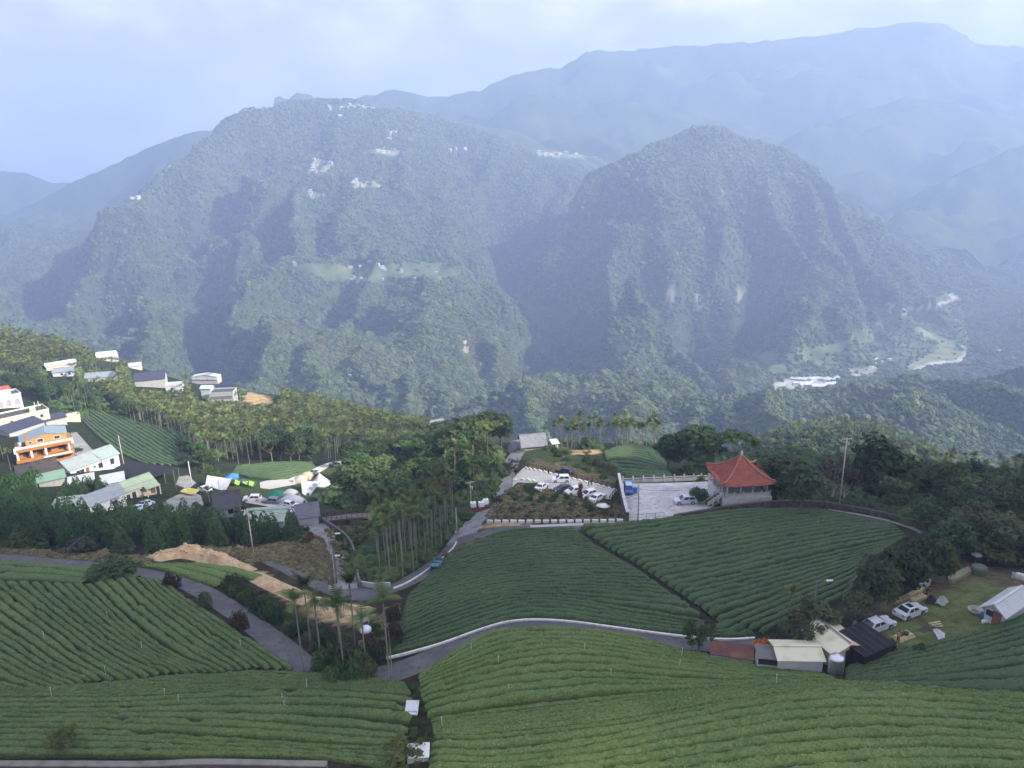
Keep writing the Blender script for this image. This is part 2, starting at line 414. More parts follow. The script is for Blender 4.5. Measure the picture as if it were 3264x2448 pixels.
CARVE = [([(780,450),(700,540),(650,610),(590,710)],115,75),([(655,855),(625,960),(640,1070)],140,66),([(350,895),(310,1010)],115,55),([(175,830),(130,990)],115,60),
 ([(1480,480),(1560,640),(1590,760)],80,60),([(1600,770),(1650,880),(1740,960),(1790,1060),(1810,1180)],120,80),([(2150,920),(2190,1000),(2210,1090)],125,80),([(2430,870),(2460,1000)],100,40),
 ([(1510,1010),(1530,1180)],50,30),([(2400,1000),(2390,1130)],55,40),([(1055,925),(1080,1030)],85,45),([(850,480),(970,425)],75,60),([(2060,820),(1880,930),(1830,1060)],105,60),([(1880,640),(1780,760),(1700,880)],85,65),([(560,760),(500,820)],45,45),([(2650,700),(2740,850),(2780,950)],40,45),([(900,620),(860,760)],35,45)]
for P, dep, wid in CARVE:
    Q, _ = far_at(smooth_line0(P)); D = np.full(XF.shape, 1e9)
    for a, b in zip(Q[:-1], Q[1:]):
        e = b[:2]-a[:2]; l2 = max((e*e).sum(), 1e-6); u = np.clip(((XF-a[0])*e[0]+(YF-a[1])*e[1])/l2, 0, 1)
        D = np.minimum(D, np.hypot(XF-a[0]-u*e[0], YF-a[1]-u*e[1]))
    D = D*(1+0.5*fbm(XF/70, YF/70, 2, 55))
    HF = HF - dep*np.exp(-(D/wid)**2)*flat

def grid_faces(nx, ny):
    i = np.arange((nx-1)*(ny-1)); r = i//(nx-1); c = i % (nx-1); a = r*nx+c
    return np.stack([a, a+1, a+nx+1, a+nx], 1)
def fast_mesh(name, V, F, material, smooth=True, parent=None):
    me = bpy.data.meshes.new(name)
    V = np.ascontiguousarray(V, dtype=np.float32); F = np.ascontiguousarray(F, dtype=np.int32); k = F.shape[1]
    me.vertices.add(len(V)); me.vertices.foreach_set('co', V.ravel())
    me.loops.add(F.size); me.loops.foreach_set('vertex_index', F.ravel())
    me.polygons.add(len(F)); me.polygons.foreach_set('loop_start', np.arange(0, F.size, k, dtype=np.int32))
    me.update(calc_edges=True); me.validate()
    if smooth: me.polygons.foreach_set('use_smooth', np.ones(len(me.polygons), dtype=bool))
    if material: me.materials.append(material)
    return link(name, me, parent)
def in_poly(x, y, poly):
    x = np.asarray(x); y = np.asarray(y); c = np.zeros(x.shape, bool); n = len(poly)
    for i in range(n):
        x0, y0 = poly[i]; x1, y1 = poly[(i+1) % n]
        m = ((y0 > y) != (y1 > y)) & (x < (x1-x0)*(y-y0)/((y1-y0) if y1 != y0 else 1e-9)+x0)
        c ^= m
    return c
def densify(P, step=12):
    out = []
    for a, b in zip(P, P[1:]+P[:1]):
        n = max(1, int(math.hypot(b[0]-a[0], b[1]-a[1])/step))
        out += [(a[0]+(b[0]-a[0])*i/n, a[1]+(b[1]-a[1])*i/n) for i in range(n)]
    return out
def wpoly(P):
    """photo polygon -> ground polygon in metres"""
    return [(p[0], p[1]) for p in at_many(densify(list(P)))]

# ------------------------------------------------------------------ ground meshes
def axis(a0, a1, f0, f1, fine, coarse):
    v = [f0]
    x = f0
    while x < f1: x += fine; v.append(x)
    s = fine
    while x < a1: s = min(coarse, s*1.25); x += s; v.append(x)
    x = f0; s = fine; l = []
    while x > a0: s = min(coarse, s*1.25); x -= s; l.append(x)
    return np.array(sorted(l+v))
ax = axis(-515, 515, -175, 175, 1.25, 6); ay = axis(12, 835, 40, 250, 1.25, 6)
XN, YN = np.meshgrid(ax, ay)
ZN = hn(XN, YN)
V = np.stack([XN.ravel(), YN.ravel(), ZN.ravel()], 1)
GROUND = fast_mesh('ground', V, grid_faces(len(ax), len(ay)), None)
tag(GROUND, kind='structure')
# ground cover painted per vertex: what grows or lies there (grass, soil, dry scrub, litter)
SOIL, GRASS, LITTER, DRY, DIRT, LAWN = (0.030, 0.024, 0.017), (0.045, 0.068, 0.022), (0.022, 0.030, 0.014), (0.115, 0.088, 0.050), (0.40, 0.28, 0.15), (0.105, 0.130, 0.042)
gcol = np.tile(np.array(LITTER), (V.shape[0], 1))
gcol[(V[:, 1] < 130)] = SOIL
COVER = [  # (colour, photo polygon)
 (GRASS, [(1240,1640),(1330,1690),(1160,1860),(1090,1820),(1040,1690)]),
 (DRY, [(1610,1560),(1700,1530),(1800,1560),(1990,1620),(2000,1660),(1570,1665),(1550,1640)]),
 (GRASS, [(1640,1420),(1720,1395),(1800,1420),(1980,1530),(1980,1575),(1830,1530),(1670,1490)]),
 (DRY, [(1700,1462),(1850,1490),(1960,1540),(1960,1570),(1830,1530),(1680,1492)]),
 (LAWN, [(2640,2110),(2760,2040),(2850,1960),(2950,1850),(3080,1820),(3290,1900),(3600,1880),(3600,1900),(3290,2000),(3120,2020),(2830,2095)]),
 (DRY, [(2760,1940),(2900,1890),(3080,1790),(3290,1820),(3290,1880),(3080,1850),(2960,1900),(2800,1980)]),
 (DRY, [(850,1740),(960,1690),(1030,1720),(1060,1800),(1060,1870),(1000,1840),(870,1790)]),
 (GRASS, [(700,1570),(720,1530),(930,1530),(1000,1490),(1090,1460),(1130,1500),(1000,1590),(800,1600)]),
 (DIRT, [(470,1780),(560,1745),(680,1755),(800,1800),(880,1860),(980,1910),(1130,1930),(1190,1950),(1190,2000),(1100,1990),(950,1930),(800,1830),(600,1785)]),
 (GRASS, [(0,1590),(0,1530),(100,1560),(120,1590),(60,1640),(0,1650)]),
 (DIRT, [(770,1256),(800,1250),(850,1262),(880,1283),(840,1292),(780,1282)]),
 (DIRT, [(1480,1680),(1560,1668),(1700,1668),(1690,1678),(1560,1688)]),
 (DRY, [(1370,1790),(1480,1735),(1530,1712),(1540,1722),(1400,1800)]),
 (DIRT, [(1820,1437),(1900,1430),(1930,1445),(1830,1452)]),
]
jx = 1.3*fbm(V[:, 0]/3, V[:, 1]/3, 3, 71); jy = 1.3*fbm(V[:, 0]/3, V[:, 1]/3, 3, 73)
for c, P in COVER:
    m = in_poly(V[:, 0]+2*jx, V[:, 1]+2*jy, wpoly(P)); gcol[m] = c
me = GROUND.data
ca = me.color_attributes.new('cover', 'FLOAT_COLOR', 'POINT')
ca.data.foreach_set('color', np.concatenate([gcol, np.ones((len(gcol), 1))], 1).astype(np.float32).ravel())
def cover_mat():
    m = bpy.data.materials.new('ground_cover'); m.use_nodes = True; nt = m.node_tree; nd = nt.nodes; lk = nt.links
    b = nd['Principled BSDF']; b.inputs['Roughness'].default_value = 0.95; b.inputs['Specular IOR Level'].default_value = 0.1
    a = nd.new('ShaderNodeVertexColor'); a.layer_name = 'cover'
    tc = nd.new('ShaderNodeTexCoord')
    n1 = nd.new('ShaderNodeTexNoise'); n1.inputs['Scale'].default_value = 0.9; n1.inputs['Detail'].default_value = 8; n1.inputs['Roughness'].default_value = 0.7
    lk.new(tc.outputs['Object'], n1.inputs['Vector'])
    r = nd.new('ShaderNodeMapRange'); r.inputs['From Min'].default_value = 0.3; r.inputs['From Max'].default_value = 0.7; r.inputs['To Min'].default_value = 0.45; r.inputs['To Max'].default_value = 1.5
    lk.new(n1.outputs['Fac'], r.inputs['Value'])
    mx = nd.new('ShaderNodeMix'); mx.data_type = 'RGBA'; mx.blend_type = 'MULTIPLY'; mx.inputs[0].default_value = 1
    lk.new(a.outputs['Color'], mx.inputs[6]); lk.new(r.outputs['Result'], mx.inputs[7])
    n2 = nd.new('ShaderNodeTexNoise'); n2.inputs['Scale'].default_value = 0.25; n2.inputs['Detail'].default_value = 5
    lk.new(tc.outputs['Object'], n2.inputs['Vector'])
    r2 = nd.new('ShaderNodeMapRange'); r2.inputs['From Min'].default_value = 0.5; r2.inputs['From Max'].default_value = 0.68; r2.inputs['To Max'].default_value = 0.6
    lk.new(n2.outputs['Fac'], r2.inputs['Value'])
    mx2 = nd.new('ShaderNodeMix'); mx2.data_type = 'RGBA'; lk.new(r2.outputs['Result'], mx2.inputs[0]); lk.new(mx.outputs[2], mx2.inputs[6]); mx2.inputs[7].default_value = (0.05, 0.062, 0.024, 1)
    lk.new(mx2.outputs[2], b.inputs['Base Color'])
    bp = nd.new('ShaderNodeBump'); bp.inputs['Strength'].default_value = 0.8; bp.inputs['Distance'].default_value = 0.25
    lk.new(n1.outputs['Fac'], bp.inputs['Height']); lk.new(bp.outputs['Normal'], b.inputs['Normal'])
    return m
me.materials.append(cover_mat())

def vcol_mat(name, layer, nscale, bump, bdist):
    m = bpy.data.materials.new(name); m.use_nodes = True; nt = m.node_tree; nd = nt.nodes; lk = nt.links
    b = nd['Principled BSDF']; b.inputs['Roughness'].default_value = 0.95; b.inputs['Specular IOR Level'].default_value = 0.1
    a = nd.new('ShaderNodeVertexColor'); a.layer_name = layer
    tc = nd.new('ShaderNodeTexCoord')
    n1 = nd.new('ShaderNodeTexNoise'); n1.inputs['Scale'].default_value = nscale; n1.inputs['Detail'].default_value = 6
    lk.new(tc.outputs['Object'], n1.inputs['Vector'])
    r = nd.new('ShaderNodeMapRange'); r.inputs['From Min'].default_value = 0.3; r.inputs['From Max'].default_value = 0.7; r.inputs['To Min'].default_value = 0.6; r.inputs['To Max'].default_value = 1.35
    lk.new(n1.outputs['Fac'], r.inputs['Value'])
    mx = nd.new('ShaderNodeMix'); mx.data_type = 'RGBA'; mx.blend_type = 'MULTIPLY'; mx.inputs[0].default_value = 1
    lk.new(a.outputs['Color'], mx.inputs[6]); lk.new(r.outputs['Result'], mx.inputs[7]); lk.new(mx.outputs[2], b.inputs['Base Color'])
    bp = nd.new('ShaderNodeBump'); bp.inputs['Strength'].default_value = bump; bp.inputs['Distance'].default_value = bdist
    lk.new(n1.outputs['Fac'], bp.inputs['Height']); lk.new(bp.outputs['Normal'], b.inputs['Normal'])
    return m
FOREST = mat('forest_floor', (0.034, 0.050, 0.020), 0.95, noise=(0.02, (0.055, 0.075, 0.026), 0.4, 0.65), noise2=(0.006, (0.085, 0.092, 0.036), 0.56, 0.72), bump=(0.12, 0.8, 4.0), spec=0.1)
VF = np.stack([XF.ravel(), YF.ravel(), HF.ravel()], 1)
def proj_many(V):
    L = V @ CR
    return 1632+FPX*L[:, 0]/-L[:, 2], 1224-FPX*L[:, 1]/-L[:, 2]
FGREEN, FFIELD, FCLIFF, FSAND, FPALE = (0.050, 0.072, 0.030), (0.105, 0.125, 0.052), (0.30, 0.26, 0.19), (0.42, 0.41, 0.36), (0.19, 0.20, 0.10)
FCOVER = [  # clearings on the far slopes: (colour, photo polygon)
 ((0.105, 0.135, 0.055), [(2520,1110),(2700,1070),(2850,1000),(3000,940),(3060,940),(3090,1080),(3110,1140),(3000,1190),(2850,1195),(2700,1210),(2560,1250),(2440,1245),(2400,1130)]),
 (FFIELD, [(880,850),(960,838),(1060,842),(1150,850),(1280,838),(1400,835),(1470,860),(1480,885),(1380,890),(1260,880),(1180,905),(1080,895),(950,870)]),
 (FFIELD, [(2555,1115),(2620,1105),(2690,1090),(2720,1095),(2680,1120),(2640,1145),(2560,1155)]),
 (FPALE, [(2590,1155),(2650,1147),(2660,1152),(2600,1162)]),
 ((0.10,0.16,0.075), [(2395,1120),(2450,1130),(2510,1170),(2500,1195),(2440,1180)]),
 (FPALE, [(2900,1045),(2960,1055),(3040,1090),(3070,1130),(3050,1150),(2960,1155),(2930,1180),(2900,1185),(2890,1170),(2980,1120),(2990,1090)]),
 (FFIELD, [(2860,985),(2940,965),(3010,965),(3000,980),(2900,1000)]),
 (FSAND, [(2900,1180),(2960,1155),(3050,1148),(3072,1120),(3060,1100),(3076,1100),(3085,1130),(3060,1158),(2970,1168),(2910,1190)]),
 (FSAND, [(3040,935),(3055,955),(2990,975),(2880,992),(2870,985),(2980,968),(3035,955),(3010,935)]),
 (FCLIFF, [(1476,1085),(1490,1080),(1496,1110),(1488,1140),(1476,1130)]),
 (FCLIFF, [(2355,925),(2370,900),(2385,930),(2378,980),(2362,990),(2345,960)]),
 (FCLIFF, [(2830,965),(2850,960),(2865,970),(2850,992),(2835,990)]),
 (FCLIFF, [(2190,1110),(2215,1108),(2218,1125),(2195,1128)]),
 ((0.30,0.29,0.24), [(2120,930),(2150,920),(2160,985),(2140,990)]), ((0.30,0.29,0.24), [(2210,930),(2240,940),(2240,1000),(2215,990)]),
 ((0.34,0.33,0.30), [(2450,1230),(2520,1205),(2590,1200),(2665,1230),(2660,1240),(2560,1245),(2470,1240)]),
 ((0.30,0.29,0.26), [(2700,1175),(2790,1165),(2790,1195),(2720,1208)]),
 (FPALE, [(1000,505),(1060,512),(1055,545),(990,560)]), (FPALE, [(1120,575),(1210,580),(1215,600),(1120,600)]), (FPALE, [(980,610),(1030,612),(1020,632),(980,632)]),
 (FPALE, [(1180,475),(1280,480),(1275,500),(1190,492)]), (FPALE, [(1710,485),(1850,482),(1900,500),(1800,505),(1715,500)]), (FPALE, [(380,625),(450,618),(450,640),(380,642)]),
 (FPALE, [(1050,335),(1200,338),(1290,355),(1200,350),(1060,345)]),
]
fcol = np.tile(np.array(FGREEN), (len(VF), 1))
ppx, ppy = proj_many(VF)
kk = np.clip(fbm(VF[:, 0]/160, VF[:, 1]/160, 4, 91)*2.2+0.4, 0, 1)[:, None]
up = np.clip((VF[:, 2]+150)/330, 0, 1)[:, None]*kk
fcol = fcol*(1-0.55*up)+np.array((0.095, 0.088, 0.045))*0.55*up
for c, P in FCOVER:
    fcol[in_poly(ppx+6*fbm(VF[:, 0]/30, VF[:, 1]/30, 2, 8), ppy+5*fbm(VF[:, 0]/30, VF[:, 1]/30, 2, 9), P)] = c
MT = fast_mesh('mountain_terrain', VF, grid_faces(len(fxs), len(fys)), vcol_mat('mountain_cover', 'cover', 0.03, 0.7, 4.0))
ca = MT.data.color_attributes.new('cover', 'FLOAT_COLOR', 'POINT')
ca.data.foreach_set('color', np.concatenate([fcol, np.ones((len(fcol), 1))], 1).astype(np.float32).ravel())
tag(MT, kind='structure')

# ------------------------------------------------------------------ far ridges, each a range of its own
def ridge(name, crest, Y, base_z, width, seed, rough):
    """crest: photo points of the skyline at distance Y; the range falls away on both sides"""
    C = np.array([[q*(Y/d[1]) for q in d] for d in rays(crest)])
    xs = np.arange(C[0, 0], C[-1, 0], rough)
    zc = np.interp(xs, C[:, 0], C[:, 2])
    vs = np.concatenate([np.linspace(-1, 0, 26), np.linspace(0, 1, 8)[1:]])
    U, W = np.meshgrid(xs, vs)
    Zc = np.tile(zc, (len(vs), 1))
    fall = np.where(W < 0, (-W)**0.85, W**0.8)
    yy = Y + W*width + 120*fbm(U/500, W*3, 3, seed)
    n = fbm(U/330, W*4+seed, 5, seed)
    zz = Zc + (base_z-Zc)*fall + (np.minimum(1, np.abs(W)*5)*170+14)*n + 12*fbm(U/40, W*20, 4, seed+5)
    return tag(fast_mesh(name, np.stack([U.ravel(), yy.ravel(), zz.ravel()], 1), grid_faces(len(xs), len(vs)), FOREST), kind='structure')
ridge('mountain_range', [(900,330),(1050,330),(1150,312),(1270,290),(1330,300),(1400,312),(1530,290),(1560,270),(1640,235),(1750,215),(1780,216),(1860,170),(1900,158),(1960,165),(2100,150),(2400,140),(2700,100),(2900,75),(3000,80),(3130,130),(3300,140),(3700,210)], 3950, 0, 420, 3, 22)
ridge('mountain_range', [(1300,520),(1450,440),(1530,400),(1640,322),(1700,305),(1800,310),(1900,325),(2000,315),(2100,340),(2200,362),(2400,400),(2550,470),(2700,560),(2900,700)], 3500, -250, 460, 11, 20)
ridge('mountain_range', [(2300,560),(2500,450),(2650,400),(2750,352),(2900,305),(3050,330),(3264,372),(3600,330)], 3350, -250, 460, 17, 20)
ridge('mountain_range', [(2600,830),(2790,690),(2950,600),(3100,520),(3264,440),(3600,300)], 2850, -350, 420, 23, 16)
ridge('mountain_range', [(-400,760),(0,700),(200,600),(330,540),(450,480),(560,440),(650,420),(800,430),(1000,480)], 3450, -350, 700, 29, 22)
ridge('mountain_range', [(-700,480),(-300,500),(-50,530),(100,560),(230,612),(400,640),(600,640)], 3900, -350, 700, 41, 24)
# ------------------------------------------------------------------ roads, yards and kerbs
from mathutils.geometry import delaunay_2d_cdt
def resample(P, n=None, step=None):
    P = np.asarray(P, float); d = np.concatenate([[0], np.cumsum(np.linalg.norm(np.diff(P, axis=0), axis=1))])
    if n is None: n = max(2, int(d[-1]/step)+1)
    t = np.linspace(0, d[-1], n)
    return np.stack([np.interp(t, d, P[:, k]) for k in range(P.shape[1])], 1)
def smooth_line(P, k=2):
    P = np.asarray(P, float)
    for _ in range(k):
        Q = np.empty((2*len(P)-2, P.shape[1])); Q[0::2] = 0.75*P[:-1]+0.25*P[1:]; Q[1::2] = 0.25*P[:-1]+0.75*P[1:]
        P = np.concatenate([P[:1], Q, P[-1:]])
    return P
def ground_line(P, step=0.8, k=2):
    """photo polyline -> smoothed ground line in metres (x, y)"""
    W = at_many(smooth_line(P, k))[:, :2]
    return resample(smooth_line(W, 1), step=step)
def perp(L):
    T = np.gradient(L, axis=0); T /= np.linalg.norm(T, axis=1)[:, None]+1e-9
    return np.stack([-T[:, 1], T[:, 0]], 1)
def strip(name, L, w, material, dz=0.06, m=7, edge=0.0, sd=0):
    N = perp(L); w = np.asarray(w)*np.ones(len(L))
    if edge: w = w + edge*fbm(np.arange(len(L))/4.0, np.zeros(len(L))+sd, 3, sd)
    us = np.linspace(-0.5, 0.5, m)
    XY = L[:, None]+N[:, None]*(us[None, :, None]*w[:, None, None])
    Z = hn(XY[..., 0], XY[..., 1])+dz
    V = np.concatenate([XY, Z[..., None]], -1).reshape(-1, 3)
    return tag(fast_mesh(name, V, grid_faces(m, len(L)), material), kind='structure')
def sheet(name, W, material, dz=0.05, step=1.2):
    W = [(float(x), float(y)) for x, y in W]
    xs = [p[0] for p in W]; ys = [p[1] for p in W]
    g = np.stack(np.meshgrid(np.arange(min(xs), max(xs), step), np.arange(min(ys), max(ys), step)), -1).reshape(-1, 2)
    g = g[in_poly(g[:, 0], g[:, 1], W)]
    pts = [Vector(p) for p in W]+[Vector((float(a), float(b))) for a, b in g]
    r = delaunay_2d_cdt(pts, [], [list(range(len(W)))], 1, 1e-4)
    v = np.array([tuple(p) for p in r[0]]); z = hn(v[:, 0], v[:, 1])+dz
    return tag(mesh_obj(name, np.concatenate([v, z[:, None]], 1), [tuple(f) for f in r[2]], material, smooth=True), kind='structure')
ASPH = mat('asphalt', (0.085, 0.085, 0.088), 0.9, noise=(0.35, (0.125, 0.122, 0.12), 0.4, 0.65), noise2=(1.1, (0.06, 0.06, 0.062), 0.54, 0.70), bump=(30, 0.2, 0.02))
ASPH2 = mat('worn_asphalt', (0.19, 0.188, 0.18), 0.9, noise=(0.4, (0.26, 0.256, 0.24), 0.4, 0.65), noise2=(0.9, (0.12, 0.12, 0.12), 0.54, 0.68), bump=(30, 0.2, 0.02))
CONC = mat('pale_concrete', (0.40, 0.39, 0.335), 0.9, noise=(0.5, (0.46, 0.45, 0.39), 0.4, 0.65), noise2=(3.0, (0.40, 0.39, 0.34), 0.58, 0.75), bump=(20, 0.2, 0.02))
CONC2 = mat('stained_concrete', (0.40, 0.395, 0.375), 0.9, noise=(0.35, (0.50, 0.495, 0.47), 0.42, 0.6), noise2=(1.2, (0.24, 0.235, 0.22), 0.53, 0.7), bump=(20, 0.2, 0.02))
CONC3 = mat('grey_concrete', (0.22, 0.22, 0.20), 0.9, noise=(0.35, (0.30, 0.30, 0.28), 0.42, 0.6), noise2=(1.2, (0.15, 0.145, 0.135), 0.53, 0.7), bump=(20, 0.2, 0.02))
KERB = mat('kerb_concrete', (0.62, 0.61, 0.57), 0.85, noise=(1.5, (0.42, 0.41, 0.37), 0.5, 0.7))
ROAD_A = ground_line([(-60,1768),(0,1772),(221,1795),(457,1822),(620,1866),(767,1963),(885,2050),(959,2115),(1050,2165),(1180,2165),(1290,2135),(1400,2085),(1520,2035),(1640,2000),(1780,1998),(2000,2026),(2200,2052),(2380,2058),(2470,2070)])
strip('road', ROAD_A, 3.7, ASPH, 0.06, edge=0.5, sd=2)
ROAD_B = ground_line([(870,1778),(970,1830),(1063,1876),(1138,1897),(1210,1895)])
strip('road', ROAD_B, 5.0, ASPH, 0.055, edge=0.6, sd=4)
ROAD_C = ground_line([(1100,1896),(1200,1893),(1290,1862),(1370,1815),(1440,1758),(1475,1712)])
strip('road', ROAD_C, 4.3, ASPH, 0.065, edge=0.4, sd=5)
ROAD_C2 = ground_line([(1462,1730),(1482,1700),(1510,1660),(1560,1620),(1600,1560),(1615,1500),(1640,1455),(1662,1432)])
strip('road', ROAD_C2, 4.8, ASPH2, 0.07, edge=0.3, sd=6)
ROAD_E = ground_line([(1095,1880),(1092,1835),(1075,1770),(1050,1720),(1000,1672)])
strip('road', ROAD_E, 4.4, ASPH2, 0.075, edge=0.3, sd=7)
ROAD_D = ground_line([(1460,1730),(1520,1712),(1600,1692),(1750,1684),(1900,1678),(2030,1673),(2130,1660),(2210,1645)])
strip('road', ROAD_D, np.linspace(5.0, 2.4, len(ROAD_D)), ASPH, 0.085, edge=0.3, sd=8)
strip('path', ground_line([(1690,1679),(1800,1674),(1900,1671),(2010,1669)]), 1.3, CONC, 0.10)
strip('path', ground_line([(2640,1624),(2800,1651),(2900,1678),(2960,1706)]), np.linspace(0.6, 2.6, len(ground_line([(2640,1624),(2800,1651),(2900,1678),(2960,1706)]))), CONC3, 0.05)
LOT = wpoly([(1604,1556),(1630,1530),(1670,1490),(1740,1503),(1800,1518),(1900,1542),(1966,1562),(1945,1592),(1870,1584),(1800,1577),(1730,1567),(1700,1540),(1650,1538),(1612,1572)])
sheet('parking_lot', LOT, CONC)
PAVLOT = wpoly([(1974,1542),(2060,1541),(2190,1538),(2300,1534),(2302,1600),(2240,1632),(2170,1648),(2120,1656),(2000,1661),(1986,1600)])
sheet('courtyard', PAVLOT, CONC2)
sheet('parking_lot', wpoly([(482,1628),(540,1590),(600,1562),(640,1580),(650,1610),(600,1640),(560,1658),(520,1655)]), CONC3)
sheet('parking_lot', wpoly([(782,1602),(800,1578),(850,1588),(930,1604),(1000,1624),(985,1646),(900,1626),(840,1612)]), CONC2)
sheet('path', wpoly([(828,1538),(850,1532),(920,1527),(980,1500),(1050,1474),(1066,1478),(1010,1512),(940,1545),(860,1560),(830,1556)]), CONC)
sheet('parking_lot', wpoly([(560,1545),(570,1520),(600,1515),(625,1540),(600,1560)]), CONC3)
sheet('road', wpoly([(225,1380),(245,1378),(300,1440),(285,1452),(240,1450)]), CONC3)
def kerb(P, w, h, material=KERB, off=0.0, name='kerb', step=0.6):
    """a raised continuous kerb or low wall along a photo line"""
    L = ground_line(P, step) if not isinstance(P, np.ndarray) else P
    N = perp(L); V = []
    for a, b in ((-0.5, -0.3), (-0.5, 1), (0.5, 1), (0.5, -0.3)):
        XY = L+N*(a*w+off); hh = h if b == 1 else -0.3
        V.append(np.concatenate([XY, (hn(L[:, 0], L[:, 1])+hh)[:, None]], 1))
    V = np.stack(V, 1).reshape(-1, 3)
    F = grid_faces(4, len(L)).tolist(); n = len(L)*4
    F += [[0, 1, 2, 3], [n-1, n-2, n-3, n-4]]
    return mesh_obj(name, V, F, material)
tag(kerb([(1232,2102),(1300,2086),(1420,2052),(1540,2006),(1640,1979),(1790,1980),(2000,2010),(2200,2036),(2320,2044),(2405,2038)], 0.26, 0.32), kind='structure')
tag(kerb([(1252,1880),(1302,1860),(1374,1813),(1442,1755),(1455,1732)], 0.24, 0.32), kind='structure')
tag(kerb([(1452,1700),(1470,1668),(1500,1632)], 0.25, 0.4), kind='structure')

# ------------------------------------------------------------------ tea: every clipped hedge row is an object
def tea_mat(name, c1, c2, c3):
    m = bpy.data.materials.new(name); m.use_nodes = True; nt = m.node_tree; nd = nt.nodes; lk = nt.links
    b = nd['Principled BSDF']; b.inputs['Roughness'].default_value = 0.75; b.inputs['Specular IOR Level'].default_value = 0.2
    tc = nd.new('ShaderNodeTexCoord')
    def noise(s, d, r=0.6):
        n = nd.new('ShaderNodeTexNoise'); n.inputs['Scale'].default_value = s; n.inputs['Detail'].default_value = d; n.inputs['Roughness'].default_value = r
        lk.new(tc.outputs['Object'], n.inputs['Vector']); return n.outputs['Fac']
    def mixc(f, lo, hi, A, B):
        r = nd.new('ShaderNodeMapRange'); r.inputs['From Min'].default_value = lo; r.inputs['From Max'].default_value = hi; lk.new(f, r.inputs['Value'])
        x = nd.new('ShaderNodeMix'); x.data_type = 'RGBA'; lk.new(r.outputs['Result'], x.inputs[0])
        if isinstance(A, tuple): x.inputs[6].default_value = (*A, 1)
        else: lk.new(A, x.inputs[6])
        x.inputs[7].default_value = (*B, 1); return x.outputs[2]
    f1 = noise(5.0, 6, 0.75)
    c = mixc(noise(0.10, 4), 0.38, 0.66, c1, c2)
    c = mixc(f1, 0.50, 0.72, c, c3)
    d = nd.new('ShaderNodeMix'); d.data_type = 'RGBA'; d.blend_type = 'MULTIPLY'; d.inputs[0].default_value = 1
    r = nd.new('ShaderNodeMapRange'); r.inputs['From Min'].default_value = 0.32; r.inputs['From Max'].default_value = 0.6; r.inputs['To Min'].default_value = 0.45; r.inputs['To Max'].default_value = 1.15
    lk.new(noise(3.0, 6, 0.8), r.inputs['Value']); lk.new(c, d.inputs[6]); lk.new(r.outputs['Result'], d.inputs[7])
    lk.new(d.outputs[2], b.inputs['Base Color'])
    bp = nd.new('ShaderNodeBump'); bp.inputs['Strength'].default_value = 1.0; bp.inputs['Distance'].default_value = 0.12
    lk.new(f1, bp.inputs['Height']); lk.new(bp.outputs['Normal'], b.inputs['Normal'])
    return m
TEA_DARK = tea_mat('tea_leaves_dark', (0.050, 0.088, 0.036), (0.072, 0.114, 0.042), (0.098, 0.152, 0.060))
TEA_MID = tea_mat('tea_leaves', (0.084, 0.138, 0.040), (0.120, 0.176, 0.050), (0.150, 0.218, 0.070))
TEA_FRESH = tea_mat('tea_leaves_fresh', (0.098, 0.158, 0.042), (0.145, 0.205, 0.054), (0.185, 0.260, 0.080))
SHOOT = {'tea_leaves_dark': mat('young_tea_dark', (0.090, 0.145, 0.055), 0.6, var=0.2), 'tea_leaves': mat('young_tea', (0.130, 0.185, 0.060), 0.6, var=0.2), 'tea_leaves_fresh': mat('young_tea_fresh', (0.175, 0.255, 0.080), 0.6, var=0.2)}
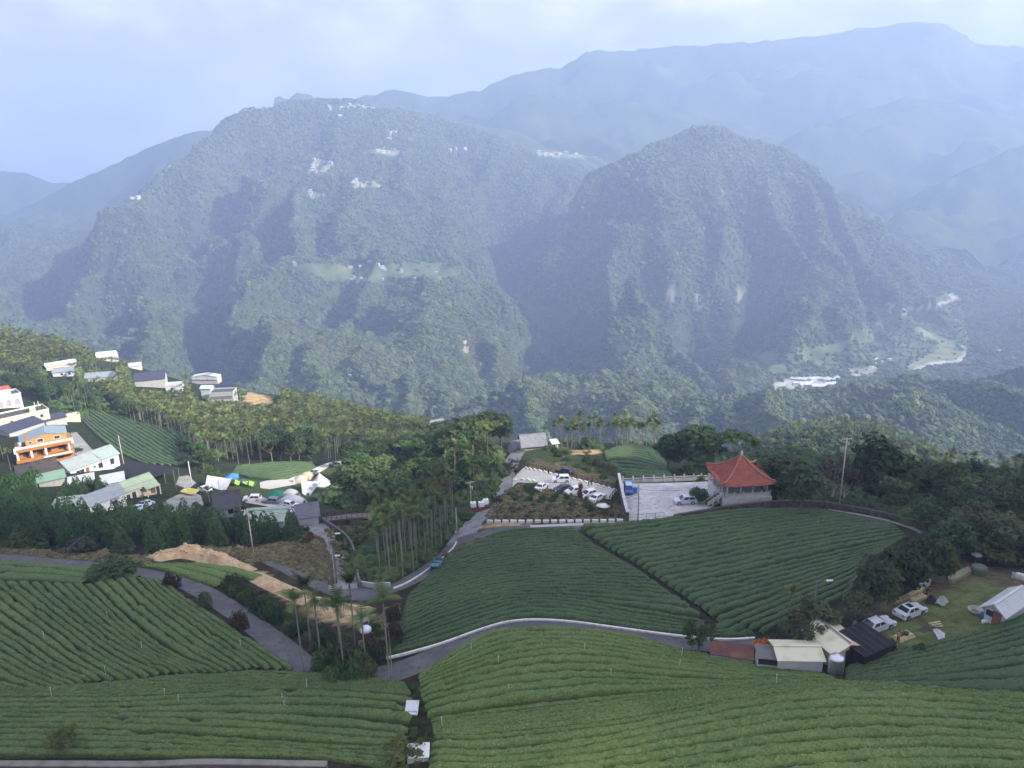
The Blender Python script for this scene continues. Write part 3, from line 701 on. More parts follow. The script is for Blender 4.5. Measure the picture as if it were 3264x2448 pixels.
def tea_rows(guides, count, material, label, group, hgt=0.75, gaps=0.0, step=0.3, fill=0.82, seed=0, wmax=2.1, shoots=0, start=0):
    W = [resample(at_many(smooth_line(g, 2))[:, :2], n=160) for g in guides]
    W = [resample(smooth_line(g, 1), n=160) for g in W]
    gap = [np.median(np.linalg.norm(b-a, axis=1)) for a, b in zip(W[:-1], W[1:])]
    cum = np.concatenate([[0], np.cumsum(gap)]); s = np.linspace(0, cum[-1], count)
    R = []
    for v in s:
        k = min(len(gap)-1, max(0, int(np.searchsorted(cum, v, 'right')-1))); u = (v-cum[k])/max(gap[k], 1e-6)
        R.append(W[k]*(1-u)+W[k+1]*u)
    out = []
    for i in range(count):
        j = i+1 if i < count-1 else i-1
        N0 = perp(R[i]); sp = np.abs(((R[j]-R[i])*N0).sum(1))
        if 0 < i < count-1: sp = np.minimum(sp, np.abs(((R[i-1]-R[i])*N0).sum(1)))
        w0 = np.clip(sp*fill, 0.55, wmax)
        A = np.concatenate([R[i], w0[:, None]], 1)
        L = resample(A, step=step)
        n = len(L)
        if n < 6: continue
        L[:, :2] += 0.10*np.stack([fbm(np.arange(n)*step/3.0, np.full(n, i*3.1), 2, seed+1), fbm(np.arange(n)*step/3.0, np.full(n, i*5.7), 2, seed+2)], 1)
        N = perp(L[:, :2]); w = L[:, 2]
        dist = np.arange(n)*step
        hh = hgt*(1+0.30*fbm(dist/1.5, np.full(n, i*7.7), 3, seed+3))*np.clip(w/1.2, 0.55, 1.1)
        endf = np.clip(np.minimum(dist, dist[-1]-dist)/0.7, 0.12, 1)**0.5
        if gaps:
            g = vnoise(dist/1.6, np.full(n, i*9.3+seed), seed+9)
            endf = endf*np.where(g > 0.5-gaps, 0.3, 1.0); endf = np.convolve(np.pad(endf, 2, mode='edge'), np.ones(5)/5, 'valid')
        u = np.array([-1, -0.96, -0.80, -0.48, -0.12, 0.24, 0.58, 0.84, 0.97, 1.0])
        pz = np.array([-0.12, 0.50, 0.86, 0.98, 1.02, 1.0, 0.96, 0.80, 0.45, -0.12])
        jit = rng.normal(0, 1, (n, len(u), 3))*np.array([0.035, 0.035, 0.045]); jit[:, [0, -1]] = 0
        wj = w*(0.5+0.16*fbm(dist/1.2, np.full(n, i*2.2), 2, seed+4))*(0.55+0.45*endf)
        XY = L[:, None, :2]+N[:, None]*(u[None, :, None]*wj[:, None, None])
        Z = hn(XY[..., 0], XY[..., 1])*0.6+(hn(L[:, 0], L[:, 1])[:, None])*0.4+pz[None]*(hh*endf)[:, None]
        V = np.concatenate([XY, Z[..., None]], -1)+jit
        o = fast_mesh('tea_hedge', V.reshape(-1, 3), grid_faces(len(u), n), material, smooth=True)
        tag(o, label.format(ordinal(i+1+start)), 'tea hedge', group); out.append(o)
        if shoots:   # young leaves standing out of the clipped top
            ns = int(dist[-1]*1.3*shoots); a = rng.integers(0, n-1, ns); c = rng.integers(1, len(u)-2, ns); f, g_ = rng.random((ns, 1)), rng.random((ns, 1))
            Q = (V[a, c]*(1-f)+V[a+1, c]*f)*(1-g_)+(V[a, c+1]*(1-f)+V[a+1, c+1]*f)*g_
            ok = endf[a] > 0.8; Q = Q[ok]; ns = len(Q)
            t = rng.normal(size=(ns, 3)); t[:, 2] = np.abs(t[:, 2])*0.8+0.5; t /= np.linalg.norm(t, axis=1)[:, None]
            b_ = np.cross(t, rng.normal(size=(ns, 3))); b_ /= np.linalg.norm(b_, axis=1)[:, None]
            sz = rng.uniform(0.07, 0.17, (ns, 1)); VV = np.stack([Q-t*sz*0.3, Q+b_*sz*0.42+t*sz*0.4, Q+t*sz*1.1, Q-b_*sz*0.42+t*sz*0.4], 1).reshape(-1, 3)
            fast_mesh('young_leaves', VV, np.arange(4*ns).reshape(-1, 4), SHOOT[material.name], False, o)
    return out
FIELD_M1 = [[(1546,1717),(1610,1700),(1692,1694),(1836,1692)],[(1420,1785),(1600,1745),(1780,1728),(1893,1738)],[(1300,1905),(1500,1840),(1750,1810),(2018,1812)],[(1275,1990),(1450,1920),(1650,1880),(1850,1880),(2138,1898)],[(1282,2040),(1450,1975),(1640,1917),(1800,1920),(2030,1962),(2272,1998)],[(1240,2085),(1400,2043),(1560,1992),(1650,1969),(1780,1970),(2000,2000),(2200,2026),(2385,2032)]]
tea_rows(FIELD_M1, 31, TEA_DARK, '{} tea hedge down from the upper road in the field left of the furrow', 'tea hedges left of the dark furrow', seed=10, shoots=3, fill=0.74, hgt=0.9)
FIELD_M2 = [[(1852,1690),(2000,1681),(2200,1658),(2386,1634),(2573,1626),(2640,1630)],[(1908,1734),(2150,1694),(2400,1660),(2600,1637),(2700,1643)],[(2034,1806),(2250,1768),(2500,1716),(2750,1676),(2850,1676)],[(2154,1890),(2350,1850),(2600,1785),(2800,1738),(2893,1714)],[(2292,1990),(2400,1950),(2550,1890),(2700,1825),(2776,1782)],[(2425,2020),(2560,1960),(2655,1918),(2700,1890),(2718,1864)]]
tea_rows(FIELD_M2, 26, TEA_DARK, '{} tea hedge down from the stone wall in the field below the pavilion', 'tea hedges right of the dark furrow', seed=20, shoots=3, fill=0.77, hgt=0.95)
tea_rows([[(2160,2016),(2230,2012),(2300,2006),(2335,1985)],[(2290,2032),(2350,2028),(2400,2022)]], 3, TEA_DARK, '{} short tea hedge at the field corner counted towards the kerb', 'short tea hedges at the field corner', seed=24)
FIELD_F = [[(1334,2160),(1448,2087),(1548,2034),(1647,2014),(1846,2014),(2045,2044),(2195,2084),(2380,2128),(2485,2145)],[(1338,2182),(1498,2128),(1697,2080),(1900,2080),(2150,2120),(2400,2150),(2643,2154)],[(1345,2235),(1498,2200),(1750,2160),(2000,2165),(2300,2180),(2500,2178),(2684,2182)],[(1378,2310),(1550,2285),(1800,2260),(2000,2235),(2171,2220),(2400,2192),(2571,2180),(2743,2180)],[(1385,2345),(1500,2350),(1700,2330),(2000,2300),(2300,2240),(2571,2202),(2743,2197),(2971,2212),(3330,2245),(3800,2300)],[(1372,2400),(1600,2410),(1900,2370),(2200,2310),(2500,2260),(2800,2250),(3330,2282),(3800,2330)],[(1368,2470),(1700,2475),(2100,2420),(2500,2360),(2900,2340),(3330,2362),(3800,2400)],[(1360,2560),(1800,2560),(2300,2500),(2800,2450),(3330,2450),(3800,2470)],[(1350,2660),(1900,2660),(2500,2600),(3330,2550),(3800,2540)]]
tea_rows(FIELD_F, 34, TEA_FRESH, '{} tea hedge down from the road on the bright foreground mound', 'tea hedges on the foreground mound', hgt=0.85, gaps=0.02, seed=30, fill=0.90, step=0.25, shoots=16)
FIELD_R = [[(2692,2138),(2829,2090),(2971,2062),(3330,1962),(3750,1850)],[(2694,2160),(2850,2125),(3000,2100),(3330,2012),(3750,1930)],[(2702,2176),(2860,2160),(3050,2145),(3330,2090),(3750,2050)],[(2760,2180),(2900,2190),(3100,2202),(3330,2190),(3750,2200)]]
tea_rows(FIELD_R, 9, TEA_DARK, '{} tea hedge down from the farm lawn on the dark right slope', 'tea hedges below the farm lawn', seed=40, shoots=10)
FIELD_L1 = [[(515,1852),(560,1897),(640,1949),(745,2020),(850,2088),(930,2138)],[(437,1846),(520,1925),(620,2000),(720,2070),(815,2132)],[(280,1868),(360,1945),(450,2025),(560,2100),(690,2148)],[(130,1862),(200,1925),(310,2010),(420,2090),(560,2146)],[(-20,1860),(100,1950),(220,2040),(330,2120),(430,2170)],[(-90,1950),(60,2040),(170,2120),(290,2174)],[(-110,2050),(30,2130),(120,2176),(205,2200)],[(-120,2140),(-40,2180),(40,2205),(90,2214)],[(-330,2120),(-230,2165),(-150,2200),(-90,2216)]]
tea_rows(FIELD_L1, 33, TEA_MID, '{} diagonal tea hedge from the left road on the left foreground slope', 'diagonal tea hedges in the left foreground', hgt=0.95, gaps=0.08, seed=50, fill=0.86, step=0.25, shoots=12)
tea_rows([[(-40,1800),(187,1818),(336,1831),(440,1846)],[(-40,1842),(130,1848),(270,1862)]], 3, TEA_MID, '{} tea hedge from the left road along the top of the foreground field', 'tea hedges beside the left road', gaps=0.04, seed=55)
FIELD_L2 = [[(209,2214),(299,2189),(430,2184),(560,2160),(690,2160),(819,2147),(966,2152),(1100,2168),(1290,2180)],[(-420,2232),(150,2224),(400,2227),(700,2207),(1000,2197),(1310,2217)],[(-420,2262),(300,2265),(600,2258),(900,2255),(1200,2262),(1320,2275)],[(-420,2295),(300,2292),(600,2300),(850,2310),(1100,2330),(1300,2345)],[(-420,2342),(250,2342),(500,2352),(800,2370),(1050,2390),(1290,2395)],[(-420,2408),(250,2408),(500,2410),(800,2408),(1050,2418),(1290,2455)]]
tea_rows(FIELD_L2, 20, TEA_MID, '{} level tea hedge from the top in the lower left foreground', 'level tea hedges in the lower left foreground', hgt=0.85, gaps=0.08, seed=60, fill=0.86, step=0.25, shoots=12)
tea_rows([[(452,1800),(673,1812),(760,1830),(830,1850)],[(452,1806),(561,1823),(703,1868)]], 3, TEA_FRESH, '{} tea hedge from the earth mound in the strip beside the road', 'tea hedges between road and earth mound', seed=70)
tea_rows([[(258,1335),(330,1405),(420,1462),(470,1482)],[(264,1312),(380,1392),(500,1468),(560,1488)],[(330,1302),(420,1350),(540,1425),(625,1480)],[(420,1340),(480,1358),(570,1372),(645,1465)]], 15, TEA_DARK, '{} tea hedge from the village side in the field behind the long house', 'tea hedges behind the village', step=0.5, seed=80)
tea_rows([[(752,1492),(870,1478),(1000,1478)],[(735,1512),(830,1526),(915,1526),(1005,1492)]], 7, TEA_DARK, '{} tea hedge from the back in the small field beside the camp', 'tea hedges beside the camp', step=0.5, seed=85)
tea_rows([[(1925,1442),(1990,1424),(2063,1429),(2110,1460)],[(1930,1462),(2000,1456),(2080,1476),(2130,1500)],[(1955,1490),(2020,1495),(2100,1510),(2142,1516)],[(1990,1522),(2050,1524),(2100,1522),(2142,1520)]], 12, TEA_DARK, '{} tea hedge from the top of the small hill behind the balustrade', 'tea hedges on the small hill', step=0.5, seed=90)
# ------------------------------------------------------------------ forest on the far slopes: one mass of crowns
def leaf_mat(name, c, c2, var=0.35, trans=0.25, rough=0.7):
    return mat(name, c, rough, noise=(0.35, c2, 0.42, 0.62), var=var, spec=0.15, trans=trans)
def crowns_stuff(name, label, cat, P, S, material, seed=0, flat=0.75, amp=0.5):
    """P crown centres, S crown radii; each crown is a lumpy ball"""
    me = bpy.data.meshes.new(name)
    me.vertices.add(len(P)); me.vertices.foreach_set('co', np.ascontiguousarray(P, dtype=np.float32).ravel())
    at_ = me.attributes.new('crown', 'FLOAT', 'POINT'); at_.data.foreach_set('value', np.ascontiguousarray(S, dtype=np.float32))
    me.update()
    o = link(name, me); tag(o, label, cat, kind='stuff')
    ng = bpy.data.node_groups.new(name, 'GeometryNodeTree')
    ng.interface.new_socket('Geometry', in_out='INPUT', socket_type='NodeSocketGeometry')
    ng.interface.new_socket('Geometry', in_out='OUTPUT', socket_type='NodeSocketGeometry')
    N, L = ng.nodes, ng.links
    gi = N.new('NodeGroupInput'); go = N.new('NodeGroupOutput')
    ico = N.new('GeometryNodeMeshIcoSphere'); ico.inputs['Radius'].default_value = 1; ico.inputs['Subdivisions'].default_value = 3
    pos = N.new('GeometryNodeInputPosition')
    no = N.new('ShaderNodeTexNoise'); no.inputs['Scale'].default_value = 2.1; no.inputs['Detail'].default_value = 3
    L.new(pos.outputs[0], no.inputs['Vector'])
    sub = N.new('ShaderNodeMath'); sub.operation = 'SUBTRACT'; sub.inputs[1].default_value = 0.45
    L.new(no.outputs['Fac'], sub.inputs[0])
    mul = N.new('ShaderNodeMath'); mul.operation = 'MULTIPLY'; mul.inputs[1].default_value = amp*4
    L.new(sub.outputs[0], mul.inputs[0])
    vs = N.new('ShaderNodeVectorMath'); vs.operation = 'SCALE'; L.new(pos.outputs[0], vs.inputs[0]); L.new(mul.outputs[0], vs.inputs['Scale'])
    sp = N.new('GeometryNodeSetPosition'); L.new(ico.outputs['Mesh'], sp.inputs['Geometry']); L.new(vs.outputs[0], sp.inputs['Offset'])
    sm = N.new('GeometryNodeSetMaterial'); sm.inputs['Material'].default_value = material; L.new(sp.outputs[0], sm.inputs[0])
    ip = N.new('GeometryNodeInstanceOnPoints'); L.new(gi.outputs[0], ip.inputs['Points']); L.new(sm.outputs[0], ip.inputs['Instance'])
    rv = N.new('FunctionNodeRandomValue'); rv.data_type = 'FLOAT_VECTOR'; rv.inputs['Min'].default_value = (-0.25, -0.25, 0); rv.inputs['Max'].default_value = (0.25, 0.25, 6.28); rv.inputs['Seed'].default_value = seed
    L.new(rv.outputs[0], ip.inputs['Rotation'])
    na = N.new('GeometryNodeInputNamedAttribute'); na.data_type = 'FLOAT'; na.inputs['Name'].default_value = 'crown'
    cx = N.new('ShaderNodeCombineXYZ'); cx.inputs[0].default_value = 1; cx.inputs[1].default_value = 1; cx.inputs[2].default_value = flat
    sc2 = N.new('ShaderNodeVectorMath'); sc2.operation = 'SCALE'; L.new(cx.outputs[0], sc2.inputs[0]); L.new(na.outputs[0], sc2.inputs['Scale'])
    L.new(sc2.outputs[0], ip.inputs['Scale'])
    L.new(ip.outputs[0], go.inputs[0])
    md = o.modifiers.new('crowns', 'NODES'); md.node_group = ng
    return o
def far_points(n, y0, y1, exclude):
    Y = np.sqrt(rng.uniform(y0**2, y1**2, n)); X = rng.uniform(-0.80, 0.80, n)*Y
    Z = hf(X, Y); V = np.stack([X, Y, Z], 1); px, py = proj_many(V)
    ok = (px > -150) & (px < 3414) & (py > 250)
    for i, (_, P) in enumerate(exclude): ok &= ~in_poly(px, py, P) | (rng.random(len(px)) < (0.3 if i == 0 else 0.04))
    return V[ok], px[ok], py[ok]
def patchy(m):
    """stands of different trees: the leaf colour drifts over the slopes"""
    nd, lk = m.node_tree.nodes, m.node_tree.links; b = nd['Principled BSDF']; src = b.inputs['Base Color'].links[0].from_socket
    g = nd.new('ShaderNodeNewGeometry')
    for sc_, c, lo, hi, a in ((0.006, (0.115, 0.115, 0.048), 0.52, 0.68, 0.75), (0.02, (0.030, 0.050, 0.024), 0.54, 0.70, 0.7), (0.03, (0.13, 0.15, 0.055), 0.60, 0.74, 0.7)):
        n = nd.new('ShaderNodeTexNoise'); n.inputs['Scale'].default_value = sc_; n.inputs['Detail'].default_value = 4; lk.new(g.outputs['Position'], n.inputs['Vector'])
        r = nd.new('ShaderNodeMapRange'); r.inputs['From Min'].default_value = lo; r.inputs['From Max'].default_value = hi; r.inputs['To Max'].default_value = a; lk.new(n.outputs['Fac'], r.inputs['Value'])
        x = nd.new('ShaderNodeMix'); x.data_type = 'RGBA'; lk.new(r.outputs['Result'], x.inputs[0]); lk.new(src, x.inputs[6]); x.inputs[7].default_value = (*c, 1); src = x.outputs[2]
    lk.new(src, b.inputs['Base Color']); return m
CROWN = leaf_mat('forest_crowns', (0.070, 0.098, 0.038), (0.100, 0.128, 0.046), var=0.5, trans=0.15)
patchy(CROWN)
V1, qx, qy = far_points(120000, 640, 1450, FCOVER)
V2, qx2, qy2 = far_points(160000, 1450, 2900, FCOVER)
lowf = V2[:, 2] > -395
S1 = (rng.gamma(2.4, 0.60, len(V1))+1.0)*np.where(V1[:, 1] < 950, 0.82, 1.0); S2 = (rng.gamma(3.0, 0.62, len(V2))+1.4)*np.where(lowf, 1, 0.6)
V1[:, 2] += S1*0.55; V2[:, 2] += S2*0.5
crowns_stuff('forest', 'dense forest of rounded crowns covering the far mountain slopes', 'forest', np.concatenate([V1, V2]), np.concatenate([S1, S2]), CROWN, 3, flat=0.95)
# ------------------------------------------------------------------ plant prototypes
def leaf_cloud(C, R, n, size, up=0.5, droop=0.0, seed=1, shell=0.55):
    """n leaf-sized quads spread through the balls (C, R)"""
    r = np.random.default_rng(seed)
    C = np.asarray(C, float); R = np.asarray(R, float)
    w = R[:, 0]*R[:, 1] if R.ndim == 2 else R**2
    if R.ndim == 1: R = np.stack([R, R, R], 1)
    k = r.choice(len(C), n, p=w/w.sum())
    d = r.normal(size=(n, 3)); d /= np.linalg.norm(d, axis=1)[:, None]
    rad_ = shell+(1-shell)*r.random(n)**0.7
    P = C[k]+d*R[k]*rad_[:, None]
    nrm = d*0.7+np.array([0, 0, up])+r.normal(0, 0.55, (n, 3)); nrm /= np.linalg.norm(nrm, axis=1)[:, None]
    t = np.cross(nrm, r.normal(size=(n, 3))); t /= np.linalg.norm(t, axis=1)[:, None]+1e-9
    t[:, 2] -= droop; b = np.cross(nrm, t)
    s = size*(0.6+0.8*r.random(n))[:, None]
    V = np.stack([P-t*s, P-b*s*0.55+nrm*s*0.12, P+t*s, P+b*s*0.55-nrm*s*0.1], 1).reshape(-1, 3)
    F = np.arange(4*n).reshape(-1, 4)
    return V, F
def mesh_data(name, V, F):
    me = bpy.data.meshes.new(name)
    V = np.ascontiguousarray(V, dtype=np.float32); F = np.ascontiguousarray(F, dtype=np.int32); k = F.shape[1]
    me.vertices.add(len(V)); me.vertices.foreach_set('co', V.ravel())
    me.loops.add(F.size); me.loops.foreach_set('vertex_index', F.ravel())
    me.polygons.add(len(F)); me.polygons.foreach_set('loop_start', np.arange(0, F.size, k, dtype=np.int32))
    me.update(calc_edges=True); return me
def lobes(n, seed, flat=1.0, spread=0.62, rr=(0.32, 0.5), zmin=-0.6):
    r = np.random.default_rng(seed); C = [];
    for i in range(n):
        d = r.normal(size=3); d /= np.linalg.norm(d); d[2] = max(d[2], zmin)
        q = spread*r.random()**0.45
        C.append(d*q*np.array([1, 1, flat]))
    R = r.uniform(*rr, n)
    return np.array(C), R
CROWNS = {}
def build_crowns():
    for i in range(4):      # round, lumpy
        C, R = lobes(16, 100+i); CROWNS['round%d' % i] = leaf_cloud(C, R, 1700, 0.105, 0.5, seed=i)
    for i in range(3):      # layered umbrella
        r = np.random.default_rng(200+i); C = []; R = []
        for k in range(20):
            a = r.uniform(0, 2*PI); q = math.sqrt(r.random())*0.8; C.append((q*math.cos(a), q*math.sin(a), 0.28*(1-q*q)+r.uniform(-0.12, 0.1))); R.append((r.uniform(0.22, 0.36), r.uniform(0.22, 0.36), 0.10))
        CROWNS['flat%d' % i] = leaf_cloud(C, R, 1500, 0.085, 1.0, seed=30+i, shell=0.2)
    for i in range(3):      # upright oval
        r = np.random.default_rng(300+i); C = []; R = []
        for k in range(18):
            z = r.uniform(-1.0, 0.95); w = math.sqrt(max(0.02, 1-(z/1.25)**2))*0.45; a = r.uniform(0, 2*PI)
            C.append((w*math.cos(a)*r.random(), w*math.sin(a)*r.random(), z)); R.append(r.uniform(0.3, 0.46))
        CROWNS['oval%d' % i] = leaf_cloud(C, R, 1500, 0.10, 0.4, seed=40+i)
    for i in range(3):      # open, airy
        C, R = lobes(26, 400+i, rr=(0.16, 0.30), spread=0.92); CROWNS['airy%d' % i] = leaf_cloud(C, R, 1500, 0.072, 0.4, seed=50+i, shell=0.1)
    for i in range(3):      # bush, sitting on the ground
        C, R = lobes(14, 500+i, flat=0.6, spread=0.6, rr=(0.28, 0.45), zmin=-0.1); CROWNS['bush%d' % i] = leaf_cloud(C, R, 1300, 0.09, 0.5, seed=60+i)
    for i in range(3):      # conifer cone, unit height from 0 to 1, radius 0.27
        r = np.random.default_rng(600+i); C = []; R = []
        for k in range(170):
            z = r.random()**1.15*0.95+0.02; w = 0.25*(1-z)**0.72+0.010; a = r.uniform(0, 2*PI); q = w*r.uniform(0.8, 1)
            C.append((q*math.cos(a), q*math.sin(a), z)); R.append((0.052*(1.2-z), 0.052*(1.2-z), 0.050*(1.2-z)))
        CROWNS['cone%d' % i] = leaf_cloud(C, R, 3400, 0.022, 0.5, 0.15, seed=70+i, shell=0.5)
build_crowns()
LEAF = {
 'dark': leaf_mat('leaves_dark', (0.042, 0.074, 0.030), (0.068, 0.106, 0.038), 0.35),
 'mid': leaf_mat('leaves_mid', (0.054, 0.092, 0.030), (0.076, 0.118, 0.038), 0.3),
 'bright': leaf_mat('leaves_bright', (0.060, 0.105, 0.028), (0.085, 0.130, 0.036), 0.25),
 'olive': leaf_mat('leaves_olive', (0.080, 0.104, 0.040), (0.110, 0.128, 0.052), 0.25),
 'grey': leaf_mat('leaves_greyish', (0.085, 0.078, 0.058), (0.060, 0.066, 0.040), 0.2),
 'brown': leaf_mat('leaves_brown', (0.075, 0.050, 0.030), (0.050, 0.050, 0.024), 0.2),
 'yellow': leaf_mat('leaves_yellow', (0.13, 0.145, 0.035), (0.075, 0.105, 0.030), 0.2),
 'conifer': leaf_mat('leaves_conifer', (0.052, 0.105, 0.038), (0.085, 0.150, 0.050), 0.3),
 'orange': leaf_mat('leaves_orange', (0.55, 0.17, 0.02), (0.45, 0.12, 0.02), 0.2),
 'rusty': leaf_mat('leaves_rusty', (0.16, 0.055, 0.025), (0.09, 0.055, 0.025), 0.2),
 'palm': leaf_mat('palm_fronds', (0.070, 0.118, 0.034), (0.150, 0.172, 0.052), 0.5, 0.25),
 'banana': leaf_mat('banana_leaves', (0.07, 0.15, 0.04), (0.10, 0.18, 0.05), 0.2, 0.3),
}
BARK = mat('bark', (0.13, 0.105, 0.08), 0.95, noise=(4, (0.08, 0.065, 0.05), 0.45, 0.6))
PALE_BARK = mat('pale_bark', (0.36, 0.34, 0.30), 0.9, noise=(3, (0.25, 0.23, 0.20), 0.45, 0.6))
PALM_BARK = mat('palm_trunk', (0.22, 0.21, 0.165), 0.9, noise=(2.5, (0.14, 0.14, 0.10), 0.45, 0.62), var=0.2)
_cd = {}
def crown_data(proto, leaf):
    k = (proto, leaf)
    if k not in _cd:
        me = mesh_data('crown', *CROWNS[proto]); me.materials.append(LEAF[leaf]); _cd[k] = me
    return _cd[k]
def limb_mesh(seed, n=5, top=0.62, spread=0.42):
    """trunk of unit height with limbs reaching into the crown"""
    r = random.Random(seed); b = MB(); p = Vector((0, 0, -0.08)); rr = 0.035
    for i in range(3):
        q = p+Vector((r.uniform(-.02, .02), r.uniform(-.02, .02), 0.17)); b.tube(p, q, rr, rr*0.82, 7); p = q; rr *= 0.82
    for i in range(n):
        a = 2*PI*i/n+r.uniform(-.4, .4); st = Vector((0, 0, r.uniform(0.25, 0.43))); e = Vector((math.cos(a)*spread*r.uniform(.5, 1), math.sin(a)*spread*r.uniform(.5, 1), r.uniform(top, 0.9)))
        mid = st.lerp(e, 0.5)+Vector((0, 0, -0.04)); b.tube(st, mid, rr*0.7, rr*0.5, 6); b.tube(mid, e, rr*0.5, rr*0.18, 6)
        for _ in range(2):
            e2 = mid+Vector((r.uniform(-.2, .2), r.uniform(-.2, .2), r.uniform(.12, .3))); b.tube(mid, e2, rr*0.35, rr*0.1, 5)
    me = bpy.data.meshes.new('trunk'); me.from_pydata(b.v, [], b.f); me.update(); return me
TRUNKS = [limb_mesh(i) for i in range(3)]
for t in TRUNKS: t.materials.append(BARK)
TRUNK_PALE = limb_mesh(9, 6); TRUNK_PALE.materials.append(PALE_BARK)
_tc = [0]
def tree(name, label, cat, base, h, r, proto, leaf, group=None, cz=None, asp=None, pale=False, trunk=True):
    _tc[0] += 1; k = _tc[0]
    o = thing(name, label, cat, base, (k*2.4) % 6.28, group)
    kind = proto[:-1] if proto[-1].isdigit() else proto
    if not proto[-1].isdigit(): proto = proto+str(k % {'round': 4}.get(kind, 3))
    c = link('crown', crown_data(proto, leaf), o)
    if kind == 'cone':
        c.scale = (r/0.27, r/0.27, h); c.location = (0, 0, 0.02*h)
    elif kind == 'bush':
        c.scale = (r, r, h/0.85); c.location = (0, 0, h*0.18)
    else:
        ch = asp*r if asp else h*0.36 if kind == 'oval' else min(r*0.95, h*0.45)
        if kind == 'flat': ch = r*0.9
        c.scale = (r, r, ch); c.location = (0, 0, h-ch*(0.35 if kind == 'flat' else 0.92 if kind != 'oval' else 0.98))
    if trunk and kind != 'bush':
        t = link('trunk', TRUNK_PALE if pale else TRUNKS[k % 3], o)
        s = h*(0.45 if kind == 'cone' else 0.95); t.scale = (s*(1.0 if kind != 'cone' else .7), s*(1.0 if kind != 'cone' else .7), s)
    elif kind == 'bush':
        t = link('stem', TRUNKS[k % 3], o); t.scale = (h*0.7, h*0.7, h*0.75)
    return o

# palms
def palm_crown(seed, nf=9, L=1.9, nl=11):
    r = random.Random(seed); V = []; F = []
    def q(*p):
        n = len(V); V.extend([tuple(x) for x in p]); F.append(tuple(range(n, n+4)))
    for i in range(nf):
        a = 2*PI*i/nf+r.uniform(-.25, .25); el = r.choice([rad(75), rad(52), rad(38), rad(20)])+r.uniform(-.12, .12); ln = L*r.uniform(.8, 1.12)
        p = Vector((0, 0, 0.0)); d = Vector((math.cos(a)*math.cos(el), math.sin(a)*math.cos(el), math.sin(el))); side = Vector((-math.sin(a), math.cos(a), 0))
        pts = [p.copy()]
        for k in range(nl):
            p = p+d*(ln/nl); d = (d+Vector((0, 0, -0.085-0.012*k))).normalized(); pts.append(p.copy())
        for k in range(nl):
            A, B = pts[k], pts[k+1]; f = (k+0.6)/nl; u = (B-A).normalized(); upv = side.cross(u)
            w = 0.045*(1-f)+0.012; q(A-side*w, B-side*w*0.8, B+side*w*0.8, A+side*w)
            ll = 0.62*math.sin(PI*min(1, f*0.9+0.18))**0.6
            for sgn in (-1, 1):
                tip = A+side*sgn*ll*0.85+u*ll*0.5-Vector((0, 0, 0.16*ll+r.uniform(0, .10))); q(A, A+u*(ln/nl)*0.85, tip+u*0.05, tip)
    return np.array(V), np.array(F)
PALM_ME = []
for i in range(4):
    V_, F_ = palm_crown(700+i, 8+i % 3); me = mesh_data('fronds', V_, F_); me.materials.append(LEAF['palm']); PALM_ME.append(me)
SHAFT = MB().tube((0, 0, -0.75), (0, 0, 0.02), 0.075, 0.06, 7)
me = bpy.data.meshes.new('crownshaft'); me.from_pydata(SHAFT.v, [], SHAFT.f); me.materials.append(mat('crownshaft', (0.10, 0.16, 0.05), 0.6)); SHAFT_ME = me
PT = MB()
for k in range(6): PT.tube((0, 0, k/6-0.03*(k == 0)), (0, 0, (k+1)/6), 0.085-0.004*k, 0.081-0.004*k, 7, k in (0, 5))
me = bpy.data.meshes.new('trunk'); me.from_pydata(PT.v, [], PT.f); me.materials.append(PALM_BARK); me.polygons.foreach_set('use_smooth', np.ones(len(me.polygons), dtype=bool)); PALM_TRUNK = me
NUT = MB()
for k in range(26):
    a = k*2.4; NUT.box((0.16*math.cos(a)*(1-k/40), 0.16*math.sin(a)*(1-k/40), -0.012*k-0.75), (0.07, 0.07, 0.08), a)
me = bpy.data.meshes.new('fruit_cluster'); me.from_pydata(NUT.v, [], NUT.f); me.materials.append(mat('betel_nut', (0.20, 0.10, 0.04), 0.6)); NUT_ME = me
def palm(label, base, h, group=None, s=1.0, fruit=False, name='areca_palm', tilt=0.0):
    _tc[0] += 1; k = _tc[0]
    o = thing(name, label, 'palm tree', base, (k*1.7) % 6.28, group)
    if tilt: o.rotation_euler = (tilt*math.cos(k), tilt*math.sin(k*1.3), (k*1.7) % 6.28)
    t = link('trunk', PALM_TRUNK, o); t.scale = (s*1.0, s*1.0, h)
    c = link('crown', PALM_ME[k % 4], o); c.location = (0, 0, h+0.55); c.scale = (s, s, s)
    f = link('crownshaft', SHAFT_ME, o); f.location = (0, 0, h+0.6); f.scale = (s, s, 1)
    if fruit: n = link('fruit_cluster', NUT_ME, o); n.location = (0, 0, h+0.65)
    return o

def scatter(P, n, dmin, seed=0, edge=None):
    """n random ground points (metres) inside a photo polygon, kept dmin apart"""
    W = wpoly(P); r = np.random.default_rng(seed); xs = [p[0] for p in W]; ys = [p[1] for p in W]; out = []
    C = r.uniform((min(xs), min(ys)), (max(xs), max(ys)), (n*40, 2)); C = C[in_poly(C[:, 0], C[:, 1], W)]
    cell = {}
    for x, y in C:
        i, j = int(x//dmin), int(y//dmin); ok = True
        for a in (-1, 0, 1):
            for b in (-1, 0, 1):
                for (u, v) in cell.get((i+a, j+b), ()):
                    if (u-x)**2+(v-y)**2 < dmin*dmin: ok = False
        if ok:
            cell.setdefault((i, j), []).append((x, y)); out.append((x, y))
            if len(out) >= n: break
    out = np.array(out); return np.concatenate([out, hn(out[:, 0], out[:, 1])[:, None]], 1)
# ------------------------------------------------------------------ planting
R = random.Random(21)
